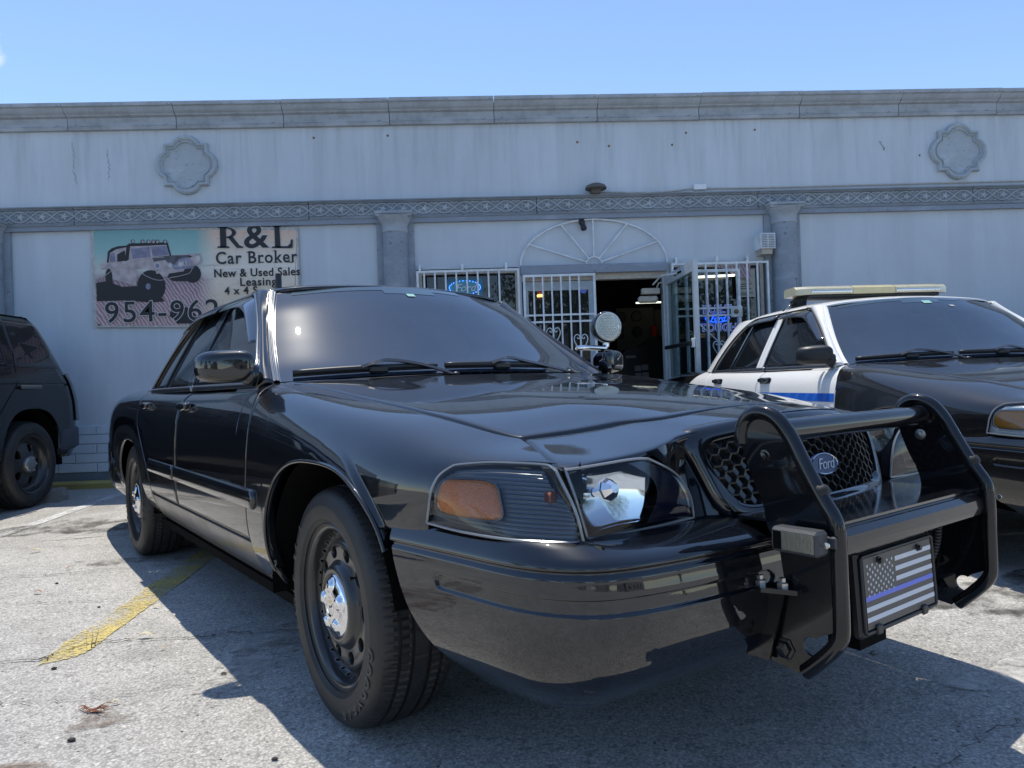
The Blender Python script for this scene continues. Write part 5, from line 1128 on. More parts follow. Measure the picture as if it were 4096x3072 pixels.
# small litter
def leaf(x, y, r, mat, rz, label, twig=False):
    V = []; n = 7
    for i in range(n):
        t = i/(n-1); w_ = r*.32*math.sin(math.pi*min(1, t*.95+.04)); zc = .008+r*.25*math.sin(math.pi*t); V += [((t-.5)*2*r, -w_, zc+w_*.5), ((t-.5)*2*r, 0, zc-.002+.004), ((t-.5)*2*r, w_, zc+w_*.6)]
    o = mesh('leaf', V, [(3*i+a, 3*i+3+a, 3*i+4+a, 3*i+1+a) for i in range(n-1) for a in (0, 1)], mat); o.location = (x, y, .002); o.rotation_euler = (0, 0, rz)
    tag(o, label, 'leaf'); return o
leaf(-2.785, 4.742, .040, M['leaf_pale'], .3, 'pale dry leaf on the sunlit asphalt, farthest left towards the off-road vehicle')
leaf(-2.299, 4.227, .022, M['leaf_red'], 1.0, 'small rust-brown leaf beyond the long thin crack in the asphalt')
leaf(-2.181, 3.725, .024, M['leaf_red'], -.3, 'rust-red leaf on sunlit asphalt left of the upper part of the yellow line')
leaf(-2.009, 3.78, .018, M['leaf_pale'], .8, 'tiny pale leaf between the rust-red leaf and the yellow line')
leaf(-1.335, 2.968, .032, M['leaf_pale'], .1, 'curled cream leaf on the asphalt just right of the yellow line')
leaf(-1.468, 3.379, .018, M['leaf_pale'], -.5, 'small yellowish leaf at the edge of the car shadow beside the yellow line')
leaf(-1.147, 2.339, .014, M['leaf_pale'], .4, 'tiny yellow leaf just above the spiky tuft of dead palm')
leaf(-1.204, 2.815, .013, M['leaf_dry'], .2, 'tiny tan leaf in the sun below the cream curled leaf')
leaf(1.62, 3.35, .022, M['leaf_pale'], .2, 'yellow leaf on sunlit asphalt to the right of the push bumper')
b = B()
for k in range(26):
    a = random.uniform(-.6, .6)+(math.pi if k % 3 == 0 else 0); l = random.uniform(.03, .075); b.tube([(random.uniform(-.01, .01), random.uniform(-.01, .01), .006), (l*.6*math.cos(a), l*.6*math.sin(a), .006+random.uniform(.004, .016)), (l*math.cos(a), l*math.sin(a), .006)], [.0016, .0012, .0004], 4)
o = b.build('palm_debris', M['leaf_red']); o.location = (-1.193, 2.288, 0); tag(o, 'spiky rust-brown tuft of dead palm lying on the bright foreground asphalt', 'plant debris')
pb_ = [(-1.155,2.105,.009,'dark flat pebble at the bottom left of the sunlit asphalt'),(-1.519,2.674,.008,'small grey pebble beside the tip of the yellow line'),(-.887,2.54,.008,'dark crumb of asphalt at the edge of the mirror-side shadow'),(-2.195,3.914,.007,'tiny black pebble left of the shadow, above the rust-red leaf'),(-1.744,3.433,.006,'tiny black pebble touching the left edge of the yellow line'),(-.553,1.932,.007,'black crumb of asphalt in the bottom foreground near the picture edge'),(1.30,2.42,.011,'round grey pebble just below the flag plate')]
for x, y, r, lb in pb_:
    V, Fc = [], []; m_ = 6
    for i in range(m_+1):
        for j in range(8):
            ph = math.pi*i/m_; a = 2*math.pi*j/8; rr = r*(1+.18*math.sin(3*a+i)); V.append((x+rr*math.sin(ph)*math.cos(a)*1.3, y+rr*math.sin(ph)*math.sin(a), max(0, r*.45+r*.55*math.cos(ph))+.001))
    for i in range(m_):
        for j in range(8): Fc.append((i*8+j, i*8+(j+1) % 8, (i+1)*8+(j+1) % 8, (i+1)*8+j))
    tag(mesh('pebble', V, Fc, M['crack'] if r < .011 or 'dark' in lb else M['concrete']), lb, 'pebble', None)
# ------------------------------------------------------------------ kerb and walk
k = B(); k.prism([(7.965,0),(7.957,.058),(7.975,.074),(8.085,.078),(8.085,0)], -20, 20, 0); o = k.build('kerb', M['curb_yellow']); struct(o)
struct(box('footpath', (-20, 8.085, 0), (20, 8.7, .076), M['kerb_top']))
ws_ = B().prism([(7.02,0),(7.03,.10),(7.06,.125),(7.15,.125),(7.18,.10),(7.19,0)], -5.6, -3.90, 0).build('wheel_stop', M['concrete']); tag(ws_, 'broken grey concrete wheel stop behind the rear tyre of the black off-road vehicle', 'wheel stop')
# ------------------------------------------------------------------ the shop building
bd = tag(empty('shop_building', (0, WY, 0)), 'low grey stucco shop building with cast cornice, frieze, columns and barred front', 'building')
def bp(name, a, b_, mat, par=None, bev=0.0):      # box given in world coordinates, parented to the building
    o = B().box((a[0], a[1]-WY, a[2]), (b_[0], b_[1]-WY, b_[2]), bev=bev).build(name, mat, par or bd); return o
def wallpiece(x0, x1, z0, z1, y0=WY, y1=WY+.22): return bp('wall', (x0, y0, z0), (x1, y1, z1), M['stucco'])
wallpiece(-22, -.62, .16, 3.06); wallpiece(.50, .53, .16, 2.235); wallpiece(-.62, .50, .16, .80); wallpiece(2.145, 2.175, .16, 2.235); wallpiece(2.175, 3.265, .16, .80); wallpiece(3.265, 20, .16, 3.06); wallpiece(-.62, 3.265, 2.235, 3.06); bp('wall', (-22, WY, 3.06), (20, WY+.22, 4.06), M['stucco'])
bp('plinth', (-22, WY-.012, .078), (-3.3, WY+.2, .16), M['plinth']); bp('plinth', (-3.3, WY-.012, .078), (.53, WY+.2, .16), M['plinth']); bp('plinth', (2.145, WY-.012, .078), (20, WY+.2, .16), M['plinth'])
bp('roof', (-22, WY+.05, 3.95), (20, WY+14, 4.03), M['concrete'])
# exposed painted blocks under the left bay
blk = None
for r in range(5):
    z0 = .165+r*.1005; off = .2 if r % 2 else 0
    for i in range(-16, 8):
        x0 = -4.08+i*.404+off*.9
        if x0 > -1.25 or x0 < -7.6: continue
        if blk is None:
            blk = B().box((0, -.020, 0), (.396, .01, .0935), bev=.004).build('block', M['stucco_block'], bd); o = blk
        else: o = bpy.data.objects.new('block', blk.data); link(o, bd)
        o.location = (x0, random.uniform(-.0012, .0012), z0); o.rotation_euler = (0, random.uniform(-.002, .002), random.uniform(-.001, .001))
# cornice
prof = [(0,0),(-.045,0),(-.050,.016),(-.058,.030),(-.044,.042),(-.048,.085),(-.052,.122),(-.085,.134),(-.092,.148),(-.108,.156),(-.128,.178),(-.138,.205),(-.150,.212),(-.162,.214),(-.164,.250),(0,.256)]
L_ = 1.136; cb = B().prism(prof, .004, L_-.004, 0).build('cornice_block', M['precast'], bd, True, auto=25)
for i in range(-9, 14):
    o = cb if i == -9 else link(bpy.data.objects.new('cornice_block', cb.data), bd)
    o.location = (-.85+i*L_, random.uniform(-.003, .003), 3.812+random.uniform(-.003, .003)); o.rotation_euler = (0, random.uniform(-.0012, .0012), 0)
# frieze with interlaced vine relief
fb_ = B(); LF_ = 2.47
fb_.prism([(0,0),(-.058,0),(-.062,.014),(-.062,.030),(-.046,.036),(-.046,.168),(-.062,.174),(-.066,.186),(-.080,.190),(-.080,.203),(0,.205)], .004, LF_-.004, 0)
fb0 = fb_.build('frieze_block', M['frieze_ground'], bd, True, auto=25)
rel = B(); PW = .2245; zc = .102
for kx in range(11):
    x0 = .0+kx*PW
    for sg in (1, -1):
        pts = [(x0+PW*t, -.049-.004*math.sin(math.pi*t), zc+sg*.058*math.sin(math.pi*t)) for t in np.linspace(0, 1, 13)]; rel.tube(pts, .0075, 5)
        # strands running on past the crossing, curling off
        rel.tube([(x0, -.050, zc), (x0+.02, -.050, zc+sg*.018), (x0+.055, -.050, zc+sg*.034), (x0+.075, -.050, zc+sg*.020), (x0+.060, -.049, zc+sg*.012)], .0048, 5)
        rel.tube([(x0-.045, -.049, zc+sg*.052), (x0-.020, -.049, zc+sg*.060), (x0, -.049, zc+sg*.046), (x0+.020, -.049, zc+sg*.060), (x0+.045, -.049, zc+sg*.052)] if kx else [(x0+.004, -.049, zc+sg*.046), (x0+.02, -.049, zc+sg*.060), (x0+.045, -.049, zc+sg*.052)], .0065, 5)
    cx = x0+PW*.54      # three-lobed leaf
    lf = []
    for k2 in range(40):
        a = 2*math.pi*k2/40; r = .030+.013*math.cos(5*a)+.005*math.cos(10*a); lf.append((cx+r*math.cos(a)*1.25, zc+r*math.sin(a)*1.05))
    V = [(x, -.046, z) for x, z in lf]+[((x-cx)*.72+cx, -.060, (z-zc)*.72+zc) for x, z in lf]+[(cx, -.056, zc)]
    rel.add(V, [(i, (i+1) % 40, 40+(i+1) % 40, 40+i) for i in range(40)]+[(40+i, 40+(i+1) % 40, 80) for i in range(40)])
    for sg in (1, -1): rel.tube([(cx-.045, -.050, zc+sg*.004), (cx-.060, -.051, zc+sg*.016), (cx-.048, -.050, zc+sg*.026), (cx-.038, -.050, zc+sg*.018)], .0045, 5)
rl0 = rel.build('vine_relief', M['frieze'], fb0, True, auto=50)
for i in range(-4, 5):
    if i == -4: o = fb0
    else: o = link(bpy.data.objects.new('frieze_block', fb0.data), bd); link(bpy.data.objects.new('vine_relief', rl0.data), o)
    o.location = (.72+i*LF_, random.uniform(-.003, .003), 2.797+random.uniform(-.002, .002)+.0022*i)
bp('frieze_bed', (-22, WY-.05, 2.745), (20, WY+.0, 2.797), M['lintel'])
# pilaster strips and columns
for cx in (-5.10, -.83, 3.462, 7.75):
    bp('pilaster', (cx-.205, WY-.035, .16), (cx+.20, WY+.01, 2.745), M['precast_dark'])
    cl_ = bpy.data.objects.new('column', None); link(cl_, bd); cl_.location = (cx, -.07, 0)
    B().lathe([(.165, .16), (.165, .24), (.150, .27), (.150, .30), (.140, .32), (.138, 1.2), (.133, 2.2), (.131, 2.62)], 32).build('shaft', M['precast_dark'], cl_, True, auto=40)
    b = B().lathe([(.131, 2.62), (.139, 2.625), (.142, 2.638), (.136, 2.650), (.136, 2.70), (.150, 2.735), (.178, 2.775), (.186, 2.79)], 32); b.box((-.192, -.12, 2.79), (.192, .06, 2.815), bev=.004); b.box((-.20, -.13, 2.815), (.20, .06, 2.845), bev=.004); b.build('capital', M['precast'], cl_, True, auto=35)
# quatrefoil medallions
def medallion(x, z, rz):
    def R_(a, sc=1.0):
        c, s_ = math.cos(a), math.sin(a); best = .236/max(abs(c), abs(s_))
        for k in range(4):
            b_ = k*math.pi/2; d = .168; rr = .162; dx = d*math.cos(a-b_); q_ = rr*rr-(d*math.sin(a-b_))**2
            if q_ > 0: best = max(best, dx+math.sqrt(q_))
        return best*sc
    n = 160; rings = [(1.0, 0), (1.0, .028), (.985, .046), (.95, .056), (.90, .058), (.86, .048), (.83, .032), (.80, .030), (.785, .044), (.76, .044), (.74, .022), (.70, .018), (.35, .020), (.02, .021)]
    V = []; Fc = []
    for sc, d in rings:
        for k in range(n): a = 2*math.pi*k/n; r = R_(a)*sc; V.append((r*math.cos(a), -d, r*math.sin(a)*.965))
    for i in range(len(rings)-1):
        for k in range(n): Fc.append((i*n+k, (i+1)*n+k, (i+1)*n+(k+1) % n, i*n+(k+1) % n))
    o = mesh('medallion', V, Fc, M['medal'], bd); fixn(o); o.data.set_sharp_from_angle(angle=rad(35)); o.location = (x, 0, z); o.rotation_euler = (0, rz, 0)
M['medal'] = precast('spotted_medallion_stone', (0.42, 0.48, 0.52), 0.3)
medallion(-3.04, 3.425, 0); medallion(5.52, 3.408, rad(1))
# lintel and fan grille
bp('lintel', (.518, WY-.06, 2.142), (2.148, WY+.05, 2.24), M['lintel'], None, .006)
fg = bpy.data.objects.new('fan_grille', None); link(fg, bd); fg.location = (1.336, -.03, 2.246)
tube('rim_rod', [(.812*math.cos(a), 0, .49*math.sin(a)) for a in np.linspace(0, math.pi, 50)], .010, M['white_bar'], fg, 8)
tube('hub_rod', [(.085*math.cos(a), 0, .075*math.sin(a)) for a in np.linspace(0, math.pi, 16)], .009, M['white_bar'], fg, 8)
for a0, a1 in ((152, 165), (116, 130), (90, 90), (62, 50), (28, 15)):
    a, c_ = rad(a0), rad(a1); tube('spoke', [(.085*math.cos(c_), 0, .075*math.sin(c_)), (.812*math.cos(a), 0, .49*math.sin(a))], .009, M['white_bar'], fg, 8)
o = B().lathe([(0,0),(.030,.004),(.036,.03),(.032,.055),(.024,.062),(.028,.075),(.034,.10),(.028,.125),(0,.130)], 14, T=Matrix.Translation((1.205, WY-.035, 2.735)) @ Matrix.Rotation(rad(168), 4, 'X') @ Matrix.Rotation(rad(14), 4, 'Y')).build('wall_sensor', M['plastic_black'], None, True); tag(o, 'small black bulb-shaped sensor on the wall inside the white fan grille', 'sensor')
# ---- barred windows
def bars_frame(par, x0, x1, z0, z1, xs, y, rails=(), mat=None, r=.009, fr=.022, rust=False):
    mat = mat or M['white_bar']
    for a, b_ in (((x0, y-.012, z1-fr), (x1, y+.012, z1)), ((x0, y-.012, z0), (x1, y+.012, z0+fr)), ((x0, y-.0125, z0+fr), (x0+fr, y+.0125, z1-fr)), ((x1-fr, y-.0125, z0+fr), (x1, y+.0125, z1-fr))): box('frame_bar', a, b_, mat, par)
    sh = {}
    for z in rails: box('rail', (x0+fr, y-.008, z-.010), (x1-fr, y+.008, z+.010), mat, par)
    b0 = None
    for x in xs:
        if b0 is None: b0 = box('bar', (-r, y-.010, z0+fr), (r, y+.0095, z1-fr), mat, par); o = b0
        else: o = link(bpy.data.objects.new('bar', b0.data), par)
        o.location.x = x
def window(x0, x1, z0, z1, xs, grx0, grx1, anchors):
    wn = bpy.data.objects.new('window', None); link(wn, bd)
    bp('window_glass', (x0, WY+.060, z0), (x1, WY+.066, z1), M['glass_shop'], wn)
    for a, b_ in (((x0, WY-.004, z1-.05), (x1, WY+.05, z1)), ((x0, WY-.004, z0), (x0+.04, WY+.05, z1-.05)), ((x1-.04, WY-.004, z0), (x1, WY+.05, z1-.05)), ((x0, WY-.004, z0), (x1, WY+.05, z0+.04))): bp('window_frame', a, b_, M['beige'], wn)
    gr = bpy.data.objects.new('window_grille', None); link(gr, bd)
    bars_frame(gr, grx0, grx1, z0-.06, z1-.02, xs, -.10)
    for ax_ in anchors: box('anchor', (ax_-.011, -.10, z1-.045), (ax_+.011, -.088, z1+.045), M['white_bar'], gr); box('anchor', (ax_-.011, -.088, z1+.020), (ax_+.011, 0, z1+.045), M['white_bar'], gr)
window(-.60, .50, .86, 2.225, [-.53+.1157*k for k in range(8)], -.612, .50, (-.575, -.115, .36))
window(2.18, 3.24, .86, 2.235, [2.325+.1157*k for k in range(8)], 2.175, 3.262, (2.235, 2.69, 3.03))
# centre mullions inside the panes
# ---- doorway: fixed left leaf with gate, dark opening, room
dl_ = bpy.data.objects.new('door', None); link(dl_, bd); dl_['label'] = 'closed left door leaf behind a white barred gate'
for a, b_ in (((.545, WY+.02, .08), (.60, WY+.06, 2.07)), ((1.27, WY+.02, .08), (1.325, WY+.06, 2.07)), ((.60, WY+.02, 1.97), (1.27, WY+.06, 2.07)), ((.60, WY+.02, .08), (1.27, WY+.06, .28))): bp('door_frame', a, b_, M['door_alu'] if 'door_alu' in M else M['alu'], dl_)
bp('door_glass', (.60, WY+.036, .28), (1.27, WY+.042, 1.97), M['glass_shop'], dl_)
bp('door_head', (.53, WY+.0, 2.075), (2.145, WY+.10, 2.142), M['beige']); bp('door_jamb', (2.10, WY+.0, .08), (2.145, WY+.10, 2.075), M['alu'])
gt = bpy.data.objects.new('gate', None); link(gt, bd); gt['label'] = 'closed left gate with scrolls'
bars_frame(gt, .538, 1.335, .12, 2.135, [.655+.0995*k for k in range(6)], -.075, (1.69, 1.615, .75), r=.008, fr=.026)
def scrolls(par, x, z, s_, y, mat):
    for sg in (-1, 1):
        P = [(x+sg*s_*.02, y, z-s_*1.0), (x+sg*s_*.28, y, z-s_*.62), (x+sg*s_*.50, y, z-s_*.2), (x+sg*s_*.52, y, z+s_*.12), (x+sg*s_*.34, y, z+s_*.34), (x+sg*s_*.13, y, z+s_*.26), (x+sg*s_*.10, y, z+s_*.06), (x+sg*s_*.24, y, z+s_*.02), (x+sg*s_*.28, y, z+s_*.14)]
        tube('scroll', [tuple(p) for p in cs(P, 36)], .0055, mat, par, 6)
scrolls(gt, .855, 1.50, .14, -.075, M['white_bar']); scrolls(gt, 1.155, 1.42, .14, -.075, M['white_bar']); scrolls(gt, .655, 1.30, .12, -.075, M['white_bar'])
gl = bpy.data.objects.new('gate', None); link(gl, bd); gl['label'] = 'right gate swung open flat against the window bars, rust at its lock'
bars_frame(gl, 2.185, 2.915, .12, 2.130, [2.325+.1115*k for k in range(5)], -.155, (1.705, 1.625, .75), M['rusty_bar'], r=.009, fr=.030)
box('lock_plate', (2.80, -.178, 1.60), (2.925, -.155, 1.72), M['rusty_bar'], gl, .004); B().lathe([(0, .03), (.022, .028), (.026, .012), (.026, 0)], 18, T=Matrix.Translation((2.855, -.178, 1.66)) @ Matrix.Rotation(rad(90), 4, 'X')).build('lock_knob', M['rust'] if 'rust' in M else M['leaf_dry'], gl, True)
scrolls(gl, 2.38, 1.42, .12, -.155, M['rusty_bar']); scrolls(gl, 2.66, 1.30, .12, -.155, M['rusty_bar']); tube('brace', [(2.42, -.155, 1.56), (2.78, -.155, 1.22)], .007, M['rusty_bar'], gl, 6)
# glazed leaf standing open at a right angle
gd = bpy.data.objects.new('door', None); link(gd, bd); gd['label'] = 'glazed right door leaf standing wide open'
yA, yB = -1.10, -.02
for a, b_ in (((2.118, yA, .10), (2.162, yA+.055, 2.09)), ((2.118, yB-.055, .10), (2.162, yB, 2.09)), ((2.118, yA+.055, 1.985), (2.162, yB-.055, 2.09)), ((2.118, yA+.055, .10), (2.162, yB-.055, .30))): box('door_frame', a, b_, M['alu'], gd)
box('door_glass', (2.137, yA+.055, .30), (2.143, yB-.055, 1.985), M['glass_door'], gd)
box('closer_slot', (2.112, yA+.42, 2.03), (2.118, yA+.68, 2.05), M['void'], gd)
box('push_bar', (2.075, yA+.03, 1.27), (2.105, yB-.06, 1.31), M['plastic_black'], gd, .006); box('bar_bracket', (2.09, yA+.01, 1.245), (2.118, yA+.06, 1.335), M['white_bar'], gd, .004)
cs_ = bpy.data.objects.new('door_closer', None); link(cs_, bd)
box('closer_body', (1.86, -.03, 1.895), (2.06, .05, 1.96), M['beige'], cs_, .006); box('closer_body', (1.82, -.03, 1.80), (2.04, .05, 1.875), M['beige'], cs_, .02); tube('closer_arm', [(1.99, .0, 2.0), (2.02, -.25, 2.06), (2.118, -.55, 2.04)], .009, M['white_bar'], cs_, 8); tube('closer_arm', [(2.02, .02, 1.93), (2.06, .02, 2.02), (2.14, .02, 2.02)], .010, M['beige'], cs_, 8)
# room behind
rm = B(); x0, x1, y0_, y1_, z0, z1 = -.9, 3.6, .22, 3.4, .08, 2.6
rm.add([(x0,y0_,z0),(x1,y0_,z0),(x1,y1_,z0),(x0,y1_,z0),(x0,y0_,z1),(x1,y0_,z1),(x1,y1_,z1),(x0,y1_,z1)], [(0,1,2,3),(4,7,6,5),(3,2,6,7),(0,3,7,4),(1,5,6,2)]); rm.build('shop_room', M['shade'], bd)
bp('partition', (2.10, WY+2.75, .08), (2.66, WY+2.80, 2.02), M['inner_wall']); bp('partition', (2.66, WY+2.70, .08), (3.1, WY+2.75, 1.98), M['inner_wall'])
for x, z, lb in ((2.165, 1.89, 'dark round hubcap high on the shop back wall, left one'), (2.395, 1.895, 'dark round hubcap high on the shop back wall, right one'), (2.40, 1.665, 'dark round hubcap on the shop back wall below the right high one')):
    o = B().lathe([(.078, 0), (.078, .012), (.068, .020), (.04, .016), (0, .018)], 28, T=Matrix.Translation((x, WY+2.748, z)) @ Matrix.Rotation(rad(90), 4, 'X')).build('hubcap', M['plastic_black'], None, True, auto=40); tag(o, lb, 'hubcap')
o = box('wall_poster', (2.09, WY+2.72, 1.56), (2.20, WY+2.745, 1.74), M['plastic_black']); tag(o, 'small dark square panel on the shop back wall among the hubcaps', 'panel')
o = box('red_container', (2.575, WY+2.55, 1.575), (2.655, WY+2.62, 1.73), M['red'], None, .006); tag(o, 'red plastic box deep in the dark shop interior', 'box')
o = B().tube([(2.30, WY+2.3, 2.045), (2.78, WY+2.3, 2.045)], .011, 10).build('glow_tube', M['fluor'], None, True); tag(o, 'glowing fluorescent tube at the back of the dark shop', 'light')
o = B().tube([(2.455, WY-.035, 2.065), (2.90, WY-.035, 2.075)], .013, 10).build('glow_tube', M['fluor'], None, True); tag(o, 'pale glowing rod standing in for a reflection across the top of the right window glass', 'light')  # emitting rod added in place of a reflection in the window glass
b = B().prism([(1.9, .08), (2.9, .08), (2.9, 1.42), (2.72, 1.52), (2.5, 1.55), (2.3, 1.42), (2.05, 1.36), (1.9, 1.2)], WY+1.9, WY+2.4, 1); o = b.build('display_counter', M['plastic_black']); tag(o, 'dark bulky shop counter with stock deep inside the doorway', 'counter')
for x, z, w_, h_ in ((2.04, 1.25, .14, .035), (2.16, 1.07, .085, .075), (2.26, 1.08, .085, .075), (2.165, .975, .085, .07), (2.265, .98, .085, .07)):
    o = box('price_card', (x, WY+1.87, z), (x+w_, WY+1.885, z+h_), M['inner_card'] if 'inner_card' in M else M['inner_wall']); tag(o, 'pale card stuck on the dark counter at %s' % {1.25: 'its upper left', 1.07: 'the upper left of the four-card square', 1.08: 'the upper right of the four-card square', .975: 'the lower left of the four-card square', .98: 'the lower right of the four-card square'}[z], 'card')
# ------------------------------------------------------------------ things on the wall
fl_ = tag(empty('flood_lamp', (1.372, WY-.10, 3.00)), 'brown dome flood lamp on top of the frieze above the doorway', 'lamp')
B().box((-.05, -.03, 0), (.05, .10, .05), bev=.006).build('lamp_base', M['bronze'] if 'bronze' in M else M['lintel'], fl_)
B().lathe([(.115, .050), (.118, .062), (.105, .085), (.06, .105), (0, .112)], 28).build('lamp_dome', M['bronze'] if 'bronze' in M else M['lintel'], fl_, True, auto=50); B().lathe([(.105, .052), (.06, .046), (0, .044)], 24).build('lamp_diffuser', M['inner_wall'], fl_, True)
o = box('junction_box', (2.475, WY-.045, 3.035), (2.615, WY, 3.095), M['white_box'] if 'white_box' in M else M['white_bar'], None, .004); tag(o, 'white junction box on the wall right of the flood lamp', 'junction box')
P = [(1.43, WY-.03, 3.035), (1.60, WY-.02, 3.030), (1.8, WY-.02, 3.022), (2.1, WY-.02, 3.020), (2.3, WY-.02, 3.035), (2.475, WY-.02, 3.055)]; o = tube('cable', [tuple(p) for p in cs(P, 30)], .008, M['beige_cable'] if 'beige_cable' in M else M['beige'], None, 6); tag(o, 'white cable sagging between the flood lamp and the junction box', 'cable')
P = [(2.615, WY-.02, 3.050), (3.2, WY-.02, 3.045), (4.0, WY-.02, 3.048), (6.6, WY-.02, 3.058), (9.0, WY-.02, 3.06)]; o = tube('cable', [tuple(p) for p in cs(P, 30)], .008, M['beige'], None, 6); tag(o, 'pale cable running along the frieze to the right of the junction box', 'cable')
sr = tag(empty('siren_box', (3.225, WY-.14, 2.42)), 'white louvred siren box beside the right column', 'siren')
B().box((-.080, -.06, -.085), (.085, .14, .085), bev=.004).build('box_body', M['white_bar'], sr)
for k in range(8):
    for sx in (-1, 1): box('louvre', (-.068 if sx < 0 else .006, -.067, -.070+k*.0185), (-.006 if sx < 0 else .072, -.060, -.060+k*.0185), M['lintel'], sr)
box('bracket', (-.06, -.03, -.14), (.06, .14, -.085), M['beige'], sr)
for (x, z, lb) in ((-2.885, 3.81, 'upper left nail stub'),):
    pass
# notice and cloth in the right window
o = box('paper_notice', (2.93, WY-.022, 1.83), (3.135, WY-.018, 2.14), M['cream_paper'] if 'cream_paper' in M else M['cream_plastic']); tag(o, 'faded cream paper notice behind the bars at the right of the shopfront', 'notice')
b = B()
for k, (z, l) in enumerate(((2.09, .13), (2.06, .10), (1.97, .15), (1.945, .12), (1.92, .14), (1.87, .16), (1.85, .10))): b.box((2.95, WY-.0235, z), (2.95+l, WY-.0225, z+.009))
b.build('printed_line', M['red'] if False else M['ink'] if 'ink' in M else M['plastic_black'], None); bpy.data.objects['printed_line'].parent = o
n = 14; V = []
for i in range(n+1):
    for j in range(6):
        t = i/n; q_ = j/5; V.append((2.66+.42*t, WY-.04-.012*math.sin(t*9), 2.20-.0*t-(.03+.22*max(0, t-.25))*q_-.02*math.sin(t*3)))
cl2 = mesh('flag_cloth', V, [tuple(f) for f in grid_faces(n+1, 6)], M['flagcloth']); tag(cl2, 'faded striped cloth hanging at the top of the right barred window', 'cloth')
# neon signs
ne = tag(empty('neon_sign', (2.685, WY-.055, 1.60)), 'blue neon sign with two words above and below an oval, behind the open gate', 'neon sign')
def neon_text(s, x, z, size, mat, par, r=.004, name='neon_letters', sp=1.0):
    v, f = text_mesh(s, size=size, offset=.0, extrude=.003, spacing=sp); v2, f2 = text_mesh(s, size=size*1.0, offset=.0045, extrude=.001, spacing=sp)
    o = mesh(name, [(a+x, -c_, b_+z) for a, b_, c_ in v2], f2, M['neon_pale'], par, False); o2 = mesh(name, [(a+x, -c_-.004, b_+z) for a, b_, c_ in v], f, M['neon_core'], par, False)
neon_text('BUILT', 0, .098, .125, None, ne); neon_text('TOUGH', .012, -.105, .115, None, ne)
tube('neon_oval', [(.135*math.cos(a), 0, .042*math.sin(a)) for a in np.linspace(0, 2*math.pi, 40, endpoint=False)], .006, M['neon_blue'], ne, 8, True)
v, f = text_mesh('Ford', size=.085, offset=.001, extrude=.003, shear=.4); mesh('neon_script', [(a, -c_, b_-.004) for a, b_, c_ in v], f, M['neon_blue'], ne, False)
sg_ = tag(empty('led_sign', (-.095, WY-.045, 2.02)), 'teal oval lit sign in the left barred window', 'sign')
B().prism([(-.195, -.10), (.195, -.10), (.195, .10), (-.195, .10)], .006, .012, 1).build('sign_back', M['teal'], sg_)
B().prism([(.178*math.cos(a), .082*math.sin(a)) for a in np.linspace(0, 2*math.pi, 48, endpoint=False)], 0, .006, 1).build('sign_oval', M['teal_light'], sg_)
v, f = text_mesh('Ford', size=.115, offset=.001, extrude=.002, shear=.4); mesh('sign_script', [(a, -c_-.003, b_-.005) for a, b_, c_ in v], f, M['white_plate'], sg_, False)
for k in range(28):
    a = 2*math.pi*(k+.5)/28; o = box('led', (-.004, -.004, -.004), (.004, 0, .004), M['led'], sg_) if k == 0 else link(bpy.data.objects.new('led', o.data), sg_)
    o.location = (.170*math.cos(a), -.002, .075*math.sin(a))
o = B().lathe([(.035, 0), (.040, .02), (.03, .03), (0, .034)], 16, T=Matrix.Translation((.735, WY+.03, 1.90))).build('lamp_reflection', M['orange_reflection'], None, True); tag(o, 'small orange glow added as a lamp reflection in the left door glass', 'lamp');  # emitting dome added for the reflection of an orange lamp in the glass
o = box('window_sticker', (.70, WY+.028, 1.935), (.775, WY+.033, 2.01), M['logo_red'] if 'logo_red' in M else M['red']); tag(o, 'dark red square sticker in the left door glass', 'sticker')
o = B().lathe([(0, .004), (.036, .004), (.036, 0)], 24, T=Matrix.Translation((1.215, WY+.033, 1.965)) @ Matrix.Rotation(rad(90), 4, 'X')).build('window_sticker', M['blue_plate'], None); tag(o, 'small round blue sticker at the top right of the left door glass', 'sticker')

def wall_crack(P, wd=.006):
    Q_ = cs(P, 40); V = []
    for k, (x, z) in enumerate(Q_):
        x += random.gauss(0, .008); h = wd*random.uniform(.2, 1)/2; V += [(x-h, -.0025, z), (x+h, -.0025, z+random.uniform(-.002, .002))]
    mesh('wall_crack', V, [(2*i, 2*i+2, 2*i+3, 2*i+1) for i in range(39)], M['crack'], bd, False)
wall_crack([(-4.25,3.70),(-4.22,3.55),(-4.24,3.40),(-4.20,3.25)], .005); wall_crack([(-3.88,3.62),(-3.86,3.45),(-3.87,3.30)], .006); wall_crack([(4.62,3.55),(4.66,3.48),(4.68,3.44)], .014); wall_crack([(-2.35,2.60),(-2.33,2.2)], .004)
for (x, z) in ((-1.68,3.70),(-.88,3.71),(1.2,3.6),(1.55,3.55),(2.42,3.68),(2.26,3.55),(3.2,3.7)): B().lathe([(0,.006),(.012,.005),(.014,0)], 10, T=Matrix.Translation((x, -.001, z)) @ Matrix.Rotation(rad(90), 4, 'X')).build('rust_spot', M['rust'], bd)
